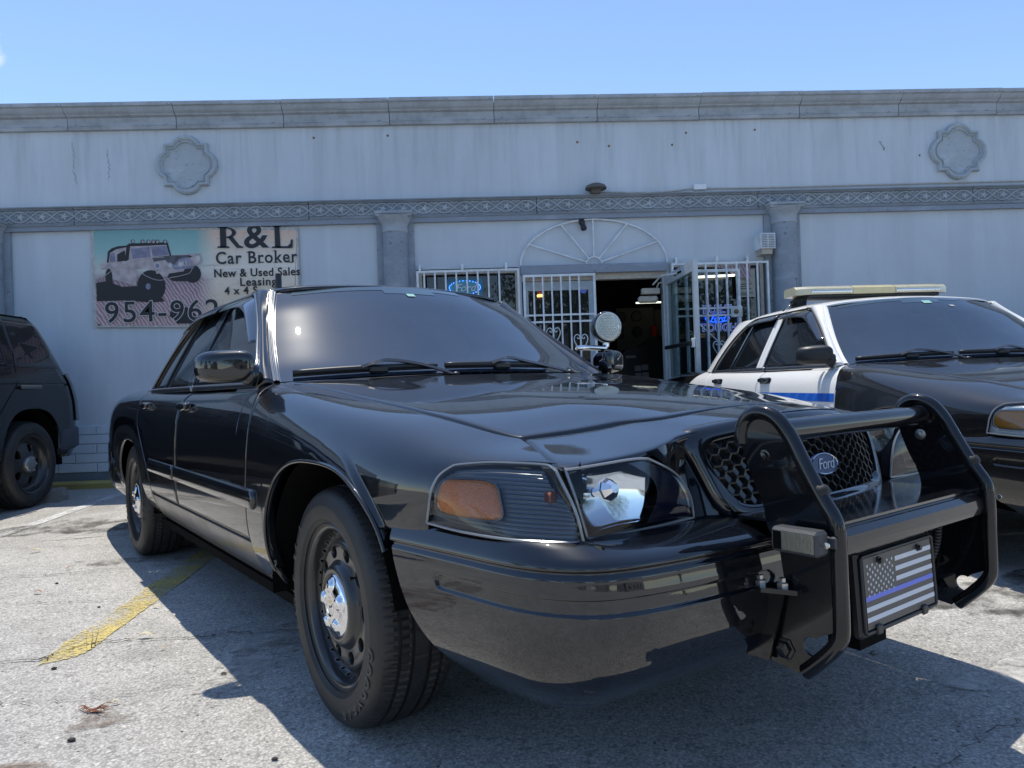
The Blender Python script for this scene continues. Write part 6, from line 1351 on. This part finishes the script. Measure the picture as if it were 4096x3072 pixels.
# ------------------------------------------------------------------ banner (flat print on vinyl)
bn = tag(empty('banner', (-4.06, WY-.030, 2.79)), 'weathered car-broker vinyl banner with an off-road vehicle and a phone number', 'banner')
def BX(x, y): return ((x-512)/1136*2.18, -((y-840)+(x-512)*.031)/555*1.078)   # banner units measured off its print
SKEW = .012
def bpoly(name, pts, mat, d, par=None):
    P = [BX(*p) for p in pts]; return mesh(name, [(x, -d, z) for x, z in P], [tuple(range(len(P)))], mat, par or bn, False)
def banner_mat():
    m, n, b = newmat('banner_print'); co = coords(n); sx = N(n, 'ShaderNodeSeparateXYZ'); n.links.new(co, sx.inputs[0])
    nz = noise(n, co, 3.0, 4); ad = N(n, 'ShaderNodeMath', operation='MULTIPLY_ADD', n_1=.16, n_2=0.0); n.links.new(nz.outputs[0], ad.inputs[0])
    zz = N(n, 'ShaderNodeMath', operation='ADD'); n.links.new(sx.outputs[2], zz.inputs[0]); n.links.new(ad.outputs[0], zz.inputs[1])
    mp = N(n, 'ShaderNodeMapRange', n_1=-1.05, n_2=.02, n_3=0.0, n_4=1.0); n.links.new(zz.outputs[0], mp.inputs[0])
    left = ramp(n, mp.outputs[0], [(0.0, (.58, .40, .40)), (.36, (.48, .34, .37)), (.52, (.36, .26, .30)), (.60, (.56, .57, .54)), (.78, (.30, .50, .48)), (1.0, (.18, .37, .38))])
    wv = N(n, 'ShaderNodeTexWave', i_Scale=9.0, i_Distortion=6.0, i_Detail=3.0); mpv = N(n, 'ShaderNodeMapping'); mpv.inputs['Rotation'].default_value = (0, rad(32), 0); n.links.new(co, mpv.inputs[0]); n.links.new(mpv.outputs[0], wv.inputs[0])
    rr = ramp(n, wv.outputs[0], [(.3, .55), (.7, 1.15)]); lo = mixc(n, 1.0, left.outputs[0], rr.outputs[0], 'MULTIPLY')
    f = ramp(n, mp.outputs[0], [(.50, 1.0), (.56, 0.0)]); left2 = mixc(n, f.outputs[0], left.outputs[0], lo)
    right = ramp(n, mp.outputs[0], [(0.0, (.70, .54, .40)), (.35, (.74, .62, .48)), (.62, (.76, .71, .63)), (.80, (.70, .60, .50)), (1.0, (.68, .47, .35))])
    v = N(n, 'ShaderNodeTexBrick', i_Scale=1.0); v.inputs['Brick Width'].default_value = .16; v.inputs['Row Height'].default_value = .055; v.inputs['Mortar Size'].default_value = .004
    v.inputs['Color1'].default_value = (1, 1, 1, 1); v.inputs['Color2'].default_value = (1, 1, 1, 1); v.inputs['Mortar'].default_value = (.72, .68, .64, 1)
    cb_ = N(n, 'ShaderNodeCombineXYZ'); n.links.new(sx.outputs[0], cb_.inputs[0]); n.links.new(sx.outputs[2], cb_.inputs[1]); n.links.new(cb_.outputs[0], v.inputs[0])
    sel = ramp(n, noise(n, co, 9, 2).outputs[0], [(.5, 0.0), (.56, .6)]); right2 = mixc(n, sel.outputs[0], right.outputs[0], mixc(n, 1.0, right.outputs[0], v.outputs[0], 'MULTIPLY'))
    mx = N(n, 'ShaderNodeMapRange', n_1=1.10, n_2=1.30, n_3=0.0, n_4=1.0); n.links.new(sx.outputs[0], mx.inputs[0]); c = mixc(n, mx.outputs[0], left2, right2)
    n.links.new(c, b.inputs['Base Color']); b.inputs['Roughness'].default_value = .55; w1 = noise(n, co, 2.5, 3); bump(n, b, w1.outputs[0], .25, .02); return m
M['banner'] = banner_mat(); M['vinyl'] = simple('dirty_white_vinyl', (0.50, 0.50, 0.48), .55, var=.35, vscale=18)
M['ink'] = simple('black_ink', (0.012, 0.012, 0.015), .5); M['outline'] = simple('pale_outline', (0.55, 0.54, 0.53), .5); M['truck_light'] = simple('printed_pale_body', (0.50, 0.43, 0.44), .5, var=.35, vscale=14); M['truck_dark'] = simple('printed_dark_grey', (0.10, 0.10, 0.12), .5, var=.5, vscale=16); M['truck_mid'] = simple('printed_blue_grey', (0.25, 0.25, 0.36), .5, var=.4, vscale=12)
def vin(u0, u1, v0, v1, d, nx=24, nz=10):
    V = []
    for i in range(nx+1):
        for j in range(nz+1):
            u, v_ = u0+(u1-u0)*i/nx, v0+(v1-v0)*j/nz; x, z = BX(u, v_); V.append((x, -d-.004*math.sin(x*5+z*4), z))
    return V, [tuple(f) for f in grid_faces(nx+1, nz+1)]
V, Fc = vin(510, 1650, 838, 1396, 0); mesh('vinyl_sheet', V, Fc, M['vinyl'], bn)
V, Fc = vin(527, 1640, 856, 1386, .0012); mesh('printed_picture', V, Fc, M['banner'], bn)
z1 = lambda x, y: (512+(x-8)*.5313*1.0, 0)   # second measuring picture: 370..1220 wide
def Q(x, y): return ((370+x*.38426)/.7233, (880+y*.38426-300)/.7233)
def bq(name, pts, mat, d): 
    return bpoly(name, [Q(*p) for p in pts], mat, d+.005)
bq('printed_shadow', [(40,660),(150,640),(300,700),(460,690),(520,800),(700,800),(740,850),(600,860),(300,840),(40,850)], M['ink'], .001)
bq('printed_shadow', [(820,850),(1000,930),(1130,1080),(860,1080),(780,1000)], M['ink'], .001)
bq('printed_truck_body', [(90,460),(160,450),(165,350),(200,310),(280,280),(370,280),(400,255),(780,240),(815,370),(1100,350),(1130,440),(1040,480),(1030,560),(850,580),(700,600),(640,560),(560,500),(460,520),(450,690),(200,620),(140,510),(95,520)], M['truck_light'], .0016)
bq('printed_truck_roof', [(155,450),(170,335),(210,300),(280,278),(360,272),(390,250),(560,242),(785,235),(820,375),(800,372),(772,262),(400,280),(380,420),(340,440),(360,290),(260,310),(190,350),(175,450)], M['ink'], .0022)
bq('printed_truck_window', [(190,360),(240,345),(245,440),(190,445)], M['truck_mid'], .0024); bq('printed_truck_window', [(262,365),(345,320),(350,430),(265,440)], M['ink'], .0024)
bq('printed_windshield', [(405,305),(595,285),(610,390),(420,410)], M['truck_mid'], .0024); bq('printed_windshield', [(615,282),(765,270),(805,365),(628,385)], M['truck_mid'], .0024)
bq('printed_truck_nose', [(740,400),(830,375),(1000,372),(1040,400),(1060,470),(1050,500),(860,520),(790,470)], M['truck_mid'], .0024); bq('printed_truck_hood', [(620,395),(810,372),(1000,366),(1040,385),(900,405),(850,470),(760,425),(640,440)], M['truck_dark'], .0026); bq('printed_truck_wing', [(1000,372),(1115,350),(1135,440),(1060,462),(1040,470)], M['truck_light'], .0026)
for x in (890, 925, 960, 995): bq('printed_grille_slot', [(x,425),(x+18,423),(x+22,475),(x+4,477)], M['truck_light'], .0028)
bq('printed_lamp_panel', [(635,440),(760,420),(785,540),(660,565)], M['truck_light'], .0028); 
def disc(c, r, ry, mat, d, nm): bq(nm, [(c[0]+r*math.cos(a), c[1]+ry*math.sin(a)) for a in np.linspace(0, 2*math.pi, 28, endpoint=False)], mat, d)
disc((605,690), 145, 165, M['ink'], .0026, 'printed_wheel'); disc((572,695), 26, 32, M['truck_mid'], .0030, 'printed_wheel'); disc((172,600), 36, 88, M['ink'], .0026, 'printed_wheel'); disc((1030,560), 90, 95, M['ink'], .0020, 'printed_wheel'); disc((674,480), 30, 34, M['outline'], .0031, 'printed_headlamp'); disc((674,480), 22, 26, M['truck_mid'], .0033, 'printed_headlamp'); disc((805,475), 20, 26, M['outline'], .0031, 'printed_headlamp'); disc((912,465), 24, 26, M['outline'], .0033, 'printed_headlamp'); disc((1095,400), 24, 30, M['outline'], .0031, 'printed_headlamp')
bq('printed_bumper', [(790,560),(1040,520),(1060,590),(1000,640),(830,640),(770,600)], M['ink'], .0025)
for x in (430, 528, 590, 640, 680, 760): disc((x, 230), 20, 22, M['ink'], .0026, 'printed_roof_lamp'); disc((x+2, 230), 13, 15, M['truck_light'], .0030, 'printed_roof_lamp')
def rope(P): tube('printed_rope', [(BX(*Q(x, y))[0], -.0095, BX(*Q(x, y))[1]) for x, y in cs(P, 30)], .0028, M['outline'], bn, 5)
rope([(485,540),(560,590),(650,625),(720,628),(800,605),(900,585),(1000,555),(1035,500)]); rope([(45,615),(140,580),(250,500),(400,445),(560,405),(740,390)]); rope([(830,490),(940,478),(1100,472),(1300,470)])
def btext(s, cx, cy, size, serifs=(), off=.0, sp=1.0, outline=True, d=.0085, xs=1.0):
    x, z = BX(*Q(cx, cy)); v, f = text_mesh(s, size=size, offset=off+.0015, spacing=sp)
    mesh('printed_text', [(a*xs+x, -d-.0012, b_+z) for a, b_, c_ in v], f, M['ink'], bn, False)
    if outline: v, f = text_mesh(s, size=size, offset=off+size*.028, spacing=sp); mesh('printed_text_outline', [(a*xs+x, -d, b_+z) for a, b_, c_ in v], f, M['outline'], bn, False)
def serif(pts):
    for (x, y, w_) in pts: bq('printed_serif', [(x-w_, y-5), (x+w_, y-5), (x+w_, y+5), (x-w_, y+5)], M['ink'], .0052)
def glyph(parts, cx, cy):
    for grow, mat, d, nm in ((5, M['outline'], .0042, 'printed_letter_outline'), (0, M['ink'], .0052, 'printed_letter')):
        for P_ in parts:
            P_ = np.array(P_, float); c_ = P_.mean(0)
            if grow:
                e0 = P_-np.roll(P_, 1, 0); e1 = np.roll(P_, -1, 0)-P_; n0 = np.stack([e0[:, 1], -e0[:, 0]], 1); n1 = np.stack([e1[:, 1], -e1[:, 0]], 1); n0 /= np.linalg.norm(n0, axis=1, keepdims=True)+1e-9; n1 /= np.linalg.norm(n1, axis=1, keepdims=True)+1e-9
                ar = sum(P_[i, 0]*P_[(i+1) % len(P_), 1]-P_[(i+1) % len(P_), 0]*P_[i, 1] for i in range(len(P_))); nn = n0+n1; nn /= np.linalg.norm(nn, axis=1, keepdims=True)+1e-9; P_ = P_+nn*grow*(1 if ar > 0 else -1)
            bq(nm, [tuple(q_) for q_ in P_], mat, d)
bowl = [(1395+105*math.sin(t)*1.0, 130-57*math.cos(t)) for t in np.linspace(0, math.pi, 16)]+[(1395+60*math.sin(t), 130-42*math.cos(t)) for t in np.linspace(math.pi, 0, 16)]
glyph([[(1330,72),(1395,72),(1395,288),(1330,288)], [(1300,70),(1400,70),(1400,84),(1312,86)], [(1300,276),(1318,274),(1410,274),(1425,278),(1425,291),(1300,291)], [(1380,72),(1400,72),(1400,90),(1380,90)], bowl, [(1405,176),(1462,172),(1530,262),(1568,278),(1568,291),(1505,291),(1490,278)]], 0, 0)
glyph([[(1898,60),(1952,60),(1958,285),(1900,285)], [(1868,54),(1985,54),(1985,64),(1955,72),(1895,72),(1868,64)], [(1866,276),(1900,270),(2030,268),(2060,240),(2068,198),(2088,198),(2084,282),(2060,290),(1866,290)]], 0, 0)
btext('&', 1700, 178, .36, off=.005, xs=1.15)
btext('Car Broker', 1700, 392, .185, sp=1.12, xs=.90, off=.001); serif([(1625,335,22),(1640,438,24),(1760,438,20),(1895,318,18),(1905,438,22),(2060,436,22)])
btext('New & Used Sales', 1702, 548, .122, sp=1.06, outline=False, off=.001, xs=.95); btext('Leasing', 1710, 645, .122, sp=1.10, outline=False, off=.001); btext('4 x 4 S', 1530, 738, .112, sp=1.12, outline=False, off=.001)
btext('954-962', 710, 962, .315, off=.001, sp=1.13, xs=1.04, d=.0105)
for x, y in ((12, 82), (2130, 25), (55, 1095), (1075, 55)): B().lathe([(.010, 0), (.010, .004), (.004, .005)], 12, T=Matrix.Translation((BX(*Q(x, y))[0], -.004, BX(*Q(x, y))[1])) @ Matrix.Rotation(rad(90), 4, 'X')).build('grommet', M['plastic_black'], bn)

# ------------------------------------------------------------------ white and black patrol car
WC = tag(empty('patrol_sedan', (3.086, 3.740, .015), rad(-86.76)), 'black and white patrol sedan with a yellowed roof light bar, parked nose-out', 'car')
sedan(WC, M['faded_black'], M['faded_black'], M['white_paint'], M['faded_black'], M['amber_bright'], M['lamp_inner_clear'], False)
for s in (-1, 1):
    for x0, x1 in ((-1.652, -.583), (-2.33, -1.668)):
        P, Qn = sidegrid(np.linspace(x0, x1, 24), lambda x: BODY.v_z(x, .762), lambda x: BODY.v_z(x, .812), 4, .0022); sheet('blue_door_band', P, M['blue_stripe'], WC, s)
lb = bpy.data.objects.new('light_bar', None); link(lb, WC); lb.location = (-1.78, 0, 1.508); lb.rotation_euler = (0, 0, 0)
def barseg(y0, y1, mat, name, e0=0, e1=0, zz=(0.012, .075), xx=.15):
    n = 10; V = []; prf = [(-xx, zz[0]), (-xx, zz[1]-.022), (-xx+.03, zz[1]), (xx-.04, zz[1]), (xx, zz[1]-.020), (xx+.004, zz[0])]
    secs = []
    for k in range(n+1):
        t = k/n; y = y0+(y1-y0)*t; f = 1.0
        if e0 and t < .35: f = .62+.38*math.sin(t/.35*math.pi/2)
        if e1 and t > .65: f = .62+.38*math.sin((1-t)/.35*math.pi/2)
        secs.append([(x*f, y, z) for x, z in prf])
    V = [p for s_ in secs for p in s_]; m_ = len(prf); Fc = [(i*m_+j, i*m_+(j+1) % m_, (i+1)*m_+(j+1) % m_, (i+1)*m_+j) for i in range(n) for j in range(m_)]+[tuple(range(m_)), tuple(n*m_+j for j in range(m_))]
    o = mesh(name, V, Fc, mat, lb, False); fixn(o); o.data.polygons.foreach_set('use_smooth', [True]*len(o.data.polygons)); o.data.set_sharp_from_angle(angle=rad(30)); return o
barseg(-.60, -.185, M['cream_plastic'], 'bar_lens', 1, 0); barseg(-.180, .150, M['cream_solid'], 'bar_lens', 0, 0, (.010, .076)); barseg(.155, .60, M['cream_plastic'], 'bar_lens', 0, 1)
o0 = None
for y0, y1, n in ((-.50, -.20, 16), (.17, .50, 17)):
    for k in range(n):
        if o0 is None: o0 = B().lathe([(0, 0), (.009, .002), (.010, .010), (.0, .010)], 12, T=Matrix.Rotation(rad(90), 4, 'Y')).build('led_optic', M['chrome'], lb, True); o = o0
        else: o = link(bpy.data.objects.new('led_optic', o0.data), lb)
        o.location = (.150, y0+(y1-y0)*k/(n-1), .031)
B().box((-.12, -.52, -.012), (.13, .52, .012), bev=.006).build('bar_base', M['plastic_black'], lb)
for s in (-1, 1): B().prism([(-.06, -.07), (.05, -.07), (.07, -.012), (-.08, -.012)], s*.50, s*.56, 1).build('bar_foot', M['plastic_black'], lb); B().tube([(0, s*.53, -.03), (0, s*.60, -.05), (0, s*.66, -.09)], .008, 6).build('mount_hook', M['dark_trim'], lb, True)
B().lathe([(.010, 0), (.008, .03), (.0035, .05), (.002, .06), (.0018, .26), (.006, .262), (.006, .27), (0, .272)], 8, T=Matrix.Translation((-2.35, -.25, 1.47))).build('roof_antenna', M['plastic_black'], WC, True)
for y, z_, w_ in ((.05, .50, .035), (.19, .46, .022)):
    pass
# stickers on both windshields
def glass_tag(par, y, up, w_, h_, mat):
    i = int(up/.62*39); j = int(round(60-(y/np.interp(up, [0, .62], [.788, .606])+1)/2*60)); nn = gridnorm(WSP); c_ = WSP[i, j]+nn[i, j]*.003; n_ = Vector(nn[i, j]); T = Matrix.Translation(Vector(c_)) @ n_.to_track_quat('Z', 'Y').to_matrix().to_4x4()
    B().box((-w_, -h_, 0), (w_, h_, .0008), T=T).build('glass_sticker', mat, par)
glass_tag(car, -.03, .545, .020, .013, M['sticker']); glass_tag(WC, .02, .56, .030, .020, M['sticker']); glass_tag(WC, .17, .52, .018, .012, M['sticker_pale'])
# third car: dusty black sedan beyond, only its roof and pillar in view
TC = tag(empty('black_sedan', (6.35, 4.35, 0), rad(-88)), 'dusty black sedan mostly hidden behind the patrol car at the right edge', 'car')
sedan(TC, M['faded_black'], M['faded_black'], M['faded_black'], M['faded_black'], M['amber'], M['lamp_inner_clear'], True)

# ------------------------------------------------------------------ black off-road vehicle at the left edge
SV = tag(empty('offroad_vehicle', (-4.945, 6.76, 0), rad(-90)), 'large black off-road vehicle cut off by the left picture edge, backed up to the wall', 'car')
def suv():
    R0 = .435
    def arch(x, xc): t = abs(x-xc)/R0; return .375+(.50)*(1-t**2.6)**.38 if t < 1 else 0
    rows = np.linspace(0, 1, 60)
    def prof(z): return float(pchip([.30,.42,.52,.70,.95,1.10,1.18,1.235,1.30,1.42,1.56,1.66,1.72], [.90,.965,.992,1.0,1.0,.992,.975,.957,.940,.905,.862,.825,.785], z))
    def tail(z): return float(pchip([.30,.45,.70,.88,1.05,1.215,1.36,1.56,1.66,1.72], [-.80,-.815,-.835,-.822,-.775,-.70,-.635,-.55,-.50,-.44], z))
    for s in (-1, 1):
        xs = dens((-.60,-.4346,10,0),(-.4345,-.30,24,'l'),(-.30,.30,30,0),(.30,.4345,24,'r'),(.4346,2.53,26,0),(2.5301,2.70,24,'l'),(2.7,3.27,26,0),(3.27,3.3999,24,'r'),(3.40,3.95,10,0))
        P = np.zeros((len(xs)+14, 60, 3))
        for i, x in enumerate(xs):
            zb = max(.40, arch(x, 0), arch(x, 2.965)); 
            for j, t in enumerate(rows):
                z = zb+(1.725-zb)*t; f = np.clip((x+.60)/.5, 0, 1); xx = x*1.0
                sh_ = (tail(z)+.835)*(1-np.clip((x+.60)/.35, 0, 1)); fr_ = np.clip((x-3.4)/.55, 0, 1); P[14+i, j] = (xx+sh_, prof(z)-.16*fr_**2, z if x < 2.2 or z < 1.12 else z)
        for k in range(14):
            a = math.pi/2*(k/13)
            for j, t in enumerate(rows):
                z = .40+(1.725-.40)*t; P[k, j] = (tail(z)+.235*(1-math.cos(a)) if False else P[14, j, 0]-(P[14, j, 0]-tail(z))*math.cos(a), prof(z)-.13*(1-math.sin(a)), P[14, j, 2])
        # roof and hood cut: cabin ends at x = 1.95
        m = len(P); cut = [i for i in range(m) if P[i, 30, 0] <= 2.05]; Pc = P[cut]
        zt = 34
        def sub(name, ii, lo, hi, mat, off=0.0, sh=0.004):
            G_ = P[ii]; n2 = 26; out = np.zeros((len(ii), n2, 3))
            for a_, i in enumerate(ii):
                zz = P[i, :, 2]; zl = max(zz[0], lo(P[i, 0, 0]) if callable(lo) else lo); zh = hi
                tq = np.linspace(zl, zh, n2); 
                for c_ in range(3): out[a_, :, c_] = np.interp(tq, zz, P[i, :, c_])
            Qn = gridnorm(out, (1.5, 0, .8)); out = out+Qn*off; return put_panel(name, out, Qn, mat, SV, s, flange=sh, drop=.001)
        sub('body_side', [i for i in range(m)], .40, 1.10, M['suv_black']); sub('body_side', [i for i in cut], 1.10, 1.245, M['suv_black'])
        sub('side_glass', [i for i in cut if P[i, 40, 0] > -.75 and P[i, 40, 0] < .14], 1.255, 1.66, M['suv_glass'], .001, .003)
        sub('side_glass', [i for i in cut if .26 < P[i, 40, 0] < 1.05], 1.262, 1.64, M['suv_glass'], -.003, .003); sub('side_glass', [i for i in cut if 1.15 < P[i, 40, 0] < 1.9], 1.262, 1.64, M['suv_glass'], -.003, .003)
        sub('body_pillar', [i for i in cut], 1.245, 1.256, M['suv_black']); sub('body_pillar', [i for i in cut], 1.655, 1.722, M['suv_black']); sub('body_pillar', [i for i in cut if .12 < P[i, 40, 0] < .28], 1.25, 1.66, M['suv_black'], .0, .004); sub('body_pillar', [i for i in cut if 1.03 < P[i, 40, 0] < 1.2], 1.25, 1.66, M['suv_black'])
        for x0 in (.0, 2.965):
            b = B(); th = np.linspace(-.05, math.pi+.05, 30); G_ = np.array([[(x0+.45*math.cos(t), w_, .375+.51*math.sin(t)) for w_ in (.975, .55)] for t in th]); b.add(sgn(G_.reshape(-1, 3), s), [tuple(f) for f in grid_faces(30, 2)]); b.build('wheel_well', M['void'], SV)
            e = bpy.data.objects.new('wheel', None); link(e, SV); e.matrix_local = Matrix.Translation((x0, .855*s, .385)) @ Matrix.Rotation(rad(90 if s < 0 else -90), 4, 'X')
            o = bpy.data.objects.new('tyre', WM['tyre']); link(o, e); o.scale = (1.135, 1.135, 1.15)
            b = B().lathe([(.262,.124),(.258,.118),(.244,.112),(.236,.085),(.222,.060),(.205,.055)], 60)
            K = 5
            for k in range(K):
                ca = 2*math.pi*(k+.5)/K; ha = math.pi/K; nb = 32; r1, r2 = .075, .205; out = []
                for i in range(nb):
                    t = 2*math.pi*i/nb; c_, s_ = math.cos(t), math.sin(t); sc = 1/max(abs(c_), abs(s_)); out.append(((r1+r2)/2+(r2-r1)/2*c_*sc, ca+ha*s_*sc))
                zf = lambda r: float(np.interp(r, [.075,.12,.18,.205], [.085,.082,.068,.055])); V = [(r*math.cos(a), r*math.sin(a), zf(r)) for r, a in out]
                for dz, g_ in ((0, 1.08), (-.004, 1.0), (-.03, 1.0)):
                    for i in range(nb): t = 2*math.pi*i/nb; r = .150+.036*g_*math.cos(t); y = .036*g_*math.sin(t)*(1+.25*math.cos(t)); V.append((r*math.cos(ca)-y*math.sin(ca), r*math.sin(ca)+y*math.cos(ca), zf(r)+dz))
                b.add(V, [(q*nb+i, q*nb+(i+1) % nb, (q+1)*nb+(i+1) % nb, (q+1)*nb+i) for q in range(3) for i in range(nb)])
            b.build('rim', M['rim'], e, True, auto=45)
            b = B().lathe([(.076,.084),(.074,.110),(.062,.120),(.030,.124),(0,.124)], 40)
            for k in range(6): a = 2*math.pi*k/6; b.lathe([(.011, 0), (.011, .016), (.008, .020), (0, .021)], 12, T=Matrix.Translation((.062*math.cos(a), .062*math.sin(a), .104)))
            b.build('hub_cap', M['brushed'], e, True, auto=50); B().lathe([(0, .02), (.21, .02)], 30).build('brake_disc', M['void'], e)
        b = B(); b.prism([(-.10, 1.052), (.19, 1.052), (.19, 1.085), (-.10, 1.085)], s*1.008, s*1.03, 1); o = b.build('door_handle', M['suv_handle'], SV, False); bv = o.modifiers.new('bevel', 'BEVEL'); bv.width = .01; bv.segments = 3
        tube('door_seam', [(x, s*(prof(z)+.001), z) for x, z in [(.60,.42),(.58,.60),(.50,.80),(.33,.98),(.20,1.1),(.17,1.24),(.12,1.40),(.08,1.64)]], .003, M['void'], SV, 6)
        b = B().prism([(-.16, .41), (.25, .41), (.25, .44), (-.16, .44)], 0, 1, 1)
        B().box((.52, s*.95, .27), (2.4, s*1.04, .33), bev=.02).build('running_board', M['plastic_black'], SV)
        # bumper wrap and tail lamp
        Pb = np.array([[(-.40, s*.985, z), (-.50, s*1.004, z), (-.70, s*1.0, z), (-.80, s*.965, z), (-.865, s*.88, z), (-.885, s*.7, z), (-.89, 0, z)] for z in (.44, .50, .66, .70)]); 
        for zi, (dx, dy) in enumerate(((.08, -.05), (0, 0), (0, 0), (.03, -.02))):
            for q_ in Pb[zi]: q_[0] += dx*(1 if q_[0] < -.5 else .3); q_[1] += dy*s
        Pb[0, 0, 0] = -.44; mesh('rear_bumper', [tuple(v) for v in np.array([cs(r, 30) for r in Pb]).reshape(-1, 3)], [tuple(f) for f in grid_faces(4, 30)], M['suv_bumper'], SV).data.set_sharp_from_angle(angle=rad(40))
        zs = np.linspace(.74, 1.20, 14); G_ = np.array([[(tail(z)+d-.006, s*(prof(z)-dw+.004), z) for d, dw in ((.15,.0),(.10,.002),(.05,.02),(.015,.06),(.0,.12))] for z in zs]); sheet('tail_lamp', G_, M['smoked_lamp'], SV)
    # roof, hood, tailgate
    xs = np.linspace(-.44, 2.0, 30); ys = np.linspace(-1, 1, 21); P = np.array([[(x, .80*y, 1.715+.045*(1-abs(y)**3)-.02*max(0, (x-1.2))**1.5) for y in ys] for x in xs]); sheet('roof', P, M['suv_black'], SV)
    zs = np.linspace(.44, 1.72, 30); P = np.array([[(tail(z)-.03*(1-y*y), (prof(z)-.12)*y, z) for y in ys] for z in zs]); sheet('tailgate', P, M['suv_black'], SV)
    xs = np.linspace(1.95, 3.95, 20); P = np.array([[(x, .98*y*(1-.12*max(0, (x-3.3))), 1.10+.06*(1-abs(y)**4)-.12*max(0, x-3.2)**2) for y in ys] for x in xs]); sheet('hood', P, M['suv_black'], SV)
    P = np.array([[(1.95+.62*t, .78*y+.12*y*(1-t)*0+.10*y*t, 1.70-.56*t) for y in ys] for t in np.linspace(0, 1, 10)]); sheet('windshield', P, M['suv_glass'], SV)
    P = np.array([[(3.95-.02*abs(y), .84*y, z) for y in ys] for z in np.linspace(.35, 1.08, 10)]); sheet('front_face', P, M['suv_black'], SV)
    b = B().box((-.7, -.85, .32), (3.8, .85, .42)).box((.42, -.9, .42), (2.55, .9, .60)); b.build('underbody', M['void'], SV)
suv()
# ------------------------------------------------------------------ behind the camera: what the paint reflects
def leafmat(name, c1, c2):
    m, n, b = newmat(name); oi = N(n, 'ShaderNodeTexNoise', i_Scale=1.3, i_Detail=3.0); co = coords(n); n.links.new(co, oi.inputs['Vector']); r = ramp(n, oi.outputs[0], [(.3, c1), (.7, c2)]); n.links.new(r.outputs[0], b.inputs['Base Color']); b.inputs['Roughness'].default_value = .6; return m
M['foliage'] = leafmat('tree_foliage', (.025, .055, .015), (.09, .14, .035)); M['bark'] = simple('bark', (.10, .08, .06), .9, bmp=.6, bscale=12, bdist=.02)
def tree(x, y, h, r, label, seed):
    rg = np.random.RandomState(seed); t = tag(empty('tree', (x, y, 0)), label, 'tree')
    b = B().tube([(0, 0, 0), (.1, 0, h*.25), (0, .1, h*.5), (.1, 0, h*.8)], [.22, .17, .13, .05], 8)
    cl = []
    for k in range(9):
        a = rg.uniform(0, 6.28); q = rg.uniform(.35, .8); e = (r*q*math.cos(a), r*q*math.sin(a), h*rg.uniform(.5, .95)); b.tube([(0, 0, h*rg.uniform(.3, .5)), (e[0]*.5, e[1]*.5, e[2]*.8), e], [.09, .06, .02], 6); cl.append((e, r*rg.uniform(.35, .6)))
    b.build('trunk', M['bark'], t, True); cl.append(((0, 0, h*.85), r*.6))
    V = []; Fc = []
    for k in range(2600):
        (c, rr) = cl[rg.randint(len(cl))]; d = rg.normal(size=3); d /= np.linalg.norm(d); p = np.array(c)+d*rr*rg.uniform(.4, 1.0)**.5*np.array([1, 1, .75]); u = rg.normal(size=3); v = np.cross(d, u); v /= np.linalg.norm(v)+1e-9; u = np.cross(v, d+rg.normal(size=3)*.7); u /= np.linalg.norm(u)+1e-9; s_ = rg.uniform(.10, .22); i = len(V); V += [p-u*s_, p+v*s_*.5, p+u*s_, p-v*s_*.5]; Fc.append((i, i+1, i+2, i+3))
    mesh('crown', V, Fc, M['foliage'], t, False)
for i, (x, y, h, r, l) in enumerate(((-26, -20, 7.5, 4.2, 'broad leafy tree far behind the viewer, leftmost of the row'), (-17, -26, 9, 4.5, 'tall leafy tree far behind the viewer, second from the left'), (-7, -30, 7, 4.0, 'rounded leafy tree behind the viewer, middle left'), (4, -31, 8.5, 4.6, 'large leafy tree straight behind the viewer'), (13, -27, 6.5, 3.6, 'small leafy tree behind the viewer, right of the large one'), (23, -23, 8, 4.4, 'broad leafy tree behind the viewer, towards the right'), (33, -12, 9, 5, 'tall leafy tree far to the right behind the viewer'), (-34, -8, 9, 5, 'tall leafy tree far to the left behind the viewer'))): tree(x, y, h, r, l, 40+i)
M['far_white'] = simple('white_render', (.40, .38, .35), .8, var=.15, vscale=1); M['far_glass'] = simple('dark_window', (.02, .025, .03), .1, 0, 1)
for (x, y, w_, d_, h, l) in ((-12, -40, 16, 8, 4.2, 'long white low building across the street behind the viewer'), (14, -42, 14, 8, 5.0, 'white two-bay building across the street behind the viewer'), (36, -34, 12, 10, 4.5, 'white low building at the far right behind the viewer'), (-38, -30, 12, 10, 4.0, 'white low building at the far left behind the viewer')):
    t = tag(empty('building', (x, y, 0)), l, 'building'); B().box((-w_/2, -d_/2, 0), (w_/2, d_/2, h)).build('wall', M['far_white'], t); B().box((-w_/2-.2, -d_/2-.2, h), (w_/2+.2, d_/2+.2, h+.25)).build('roof', M['concrete'], t)
    for k in range(int(w_/2.6)): box('window', (-w_/2+.8+k*2.6, d_/2, 1.0), (-w_/2+2.3+k*2.6, d_/2+.05, 2.6), M['far_glass'], t)
# small far cloud on the left of the sky is left to the sky itself

_groups = {'leaf': 'small fallen leaves on the asphalt', 'pebble': 'loose pebbles and crumbs on the asphalt', 'hubcap': 'dark hubcaps on the shop back wall', 'card': 'pale cards on the dark counter', 'tree': 'trees across the street behind the viewer', 'light': 'fluorescent tubes of the shop', 'cable': 'cables along the frieze', 'sticker': 'stickers in the left door glass'}
for o in bpy.data.objects:
    if o.parent is None and o.get('category') in _groups: o['group'] = _groups[o['category']]
for o in bpy.data.objects:
    if o.parent is None and o.name.startswith('building'): o['group'] = 'low buildings across the street behind the viewer'
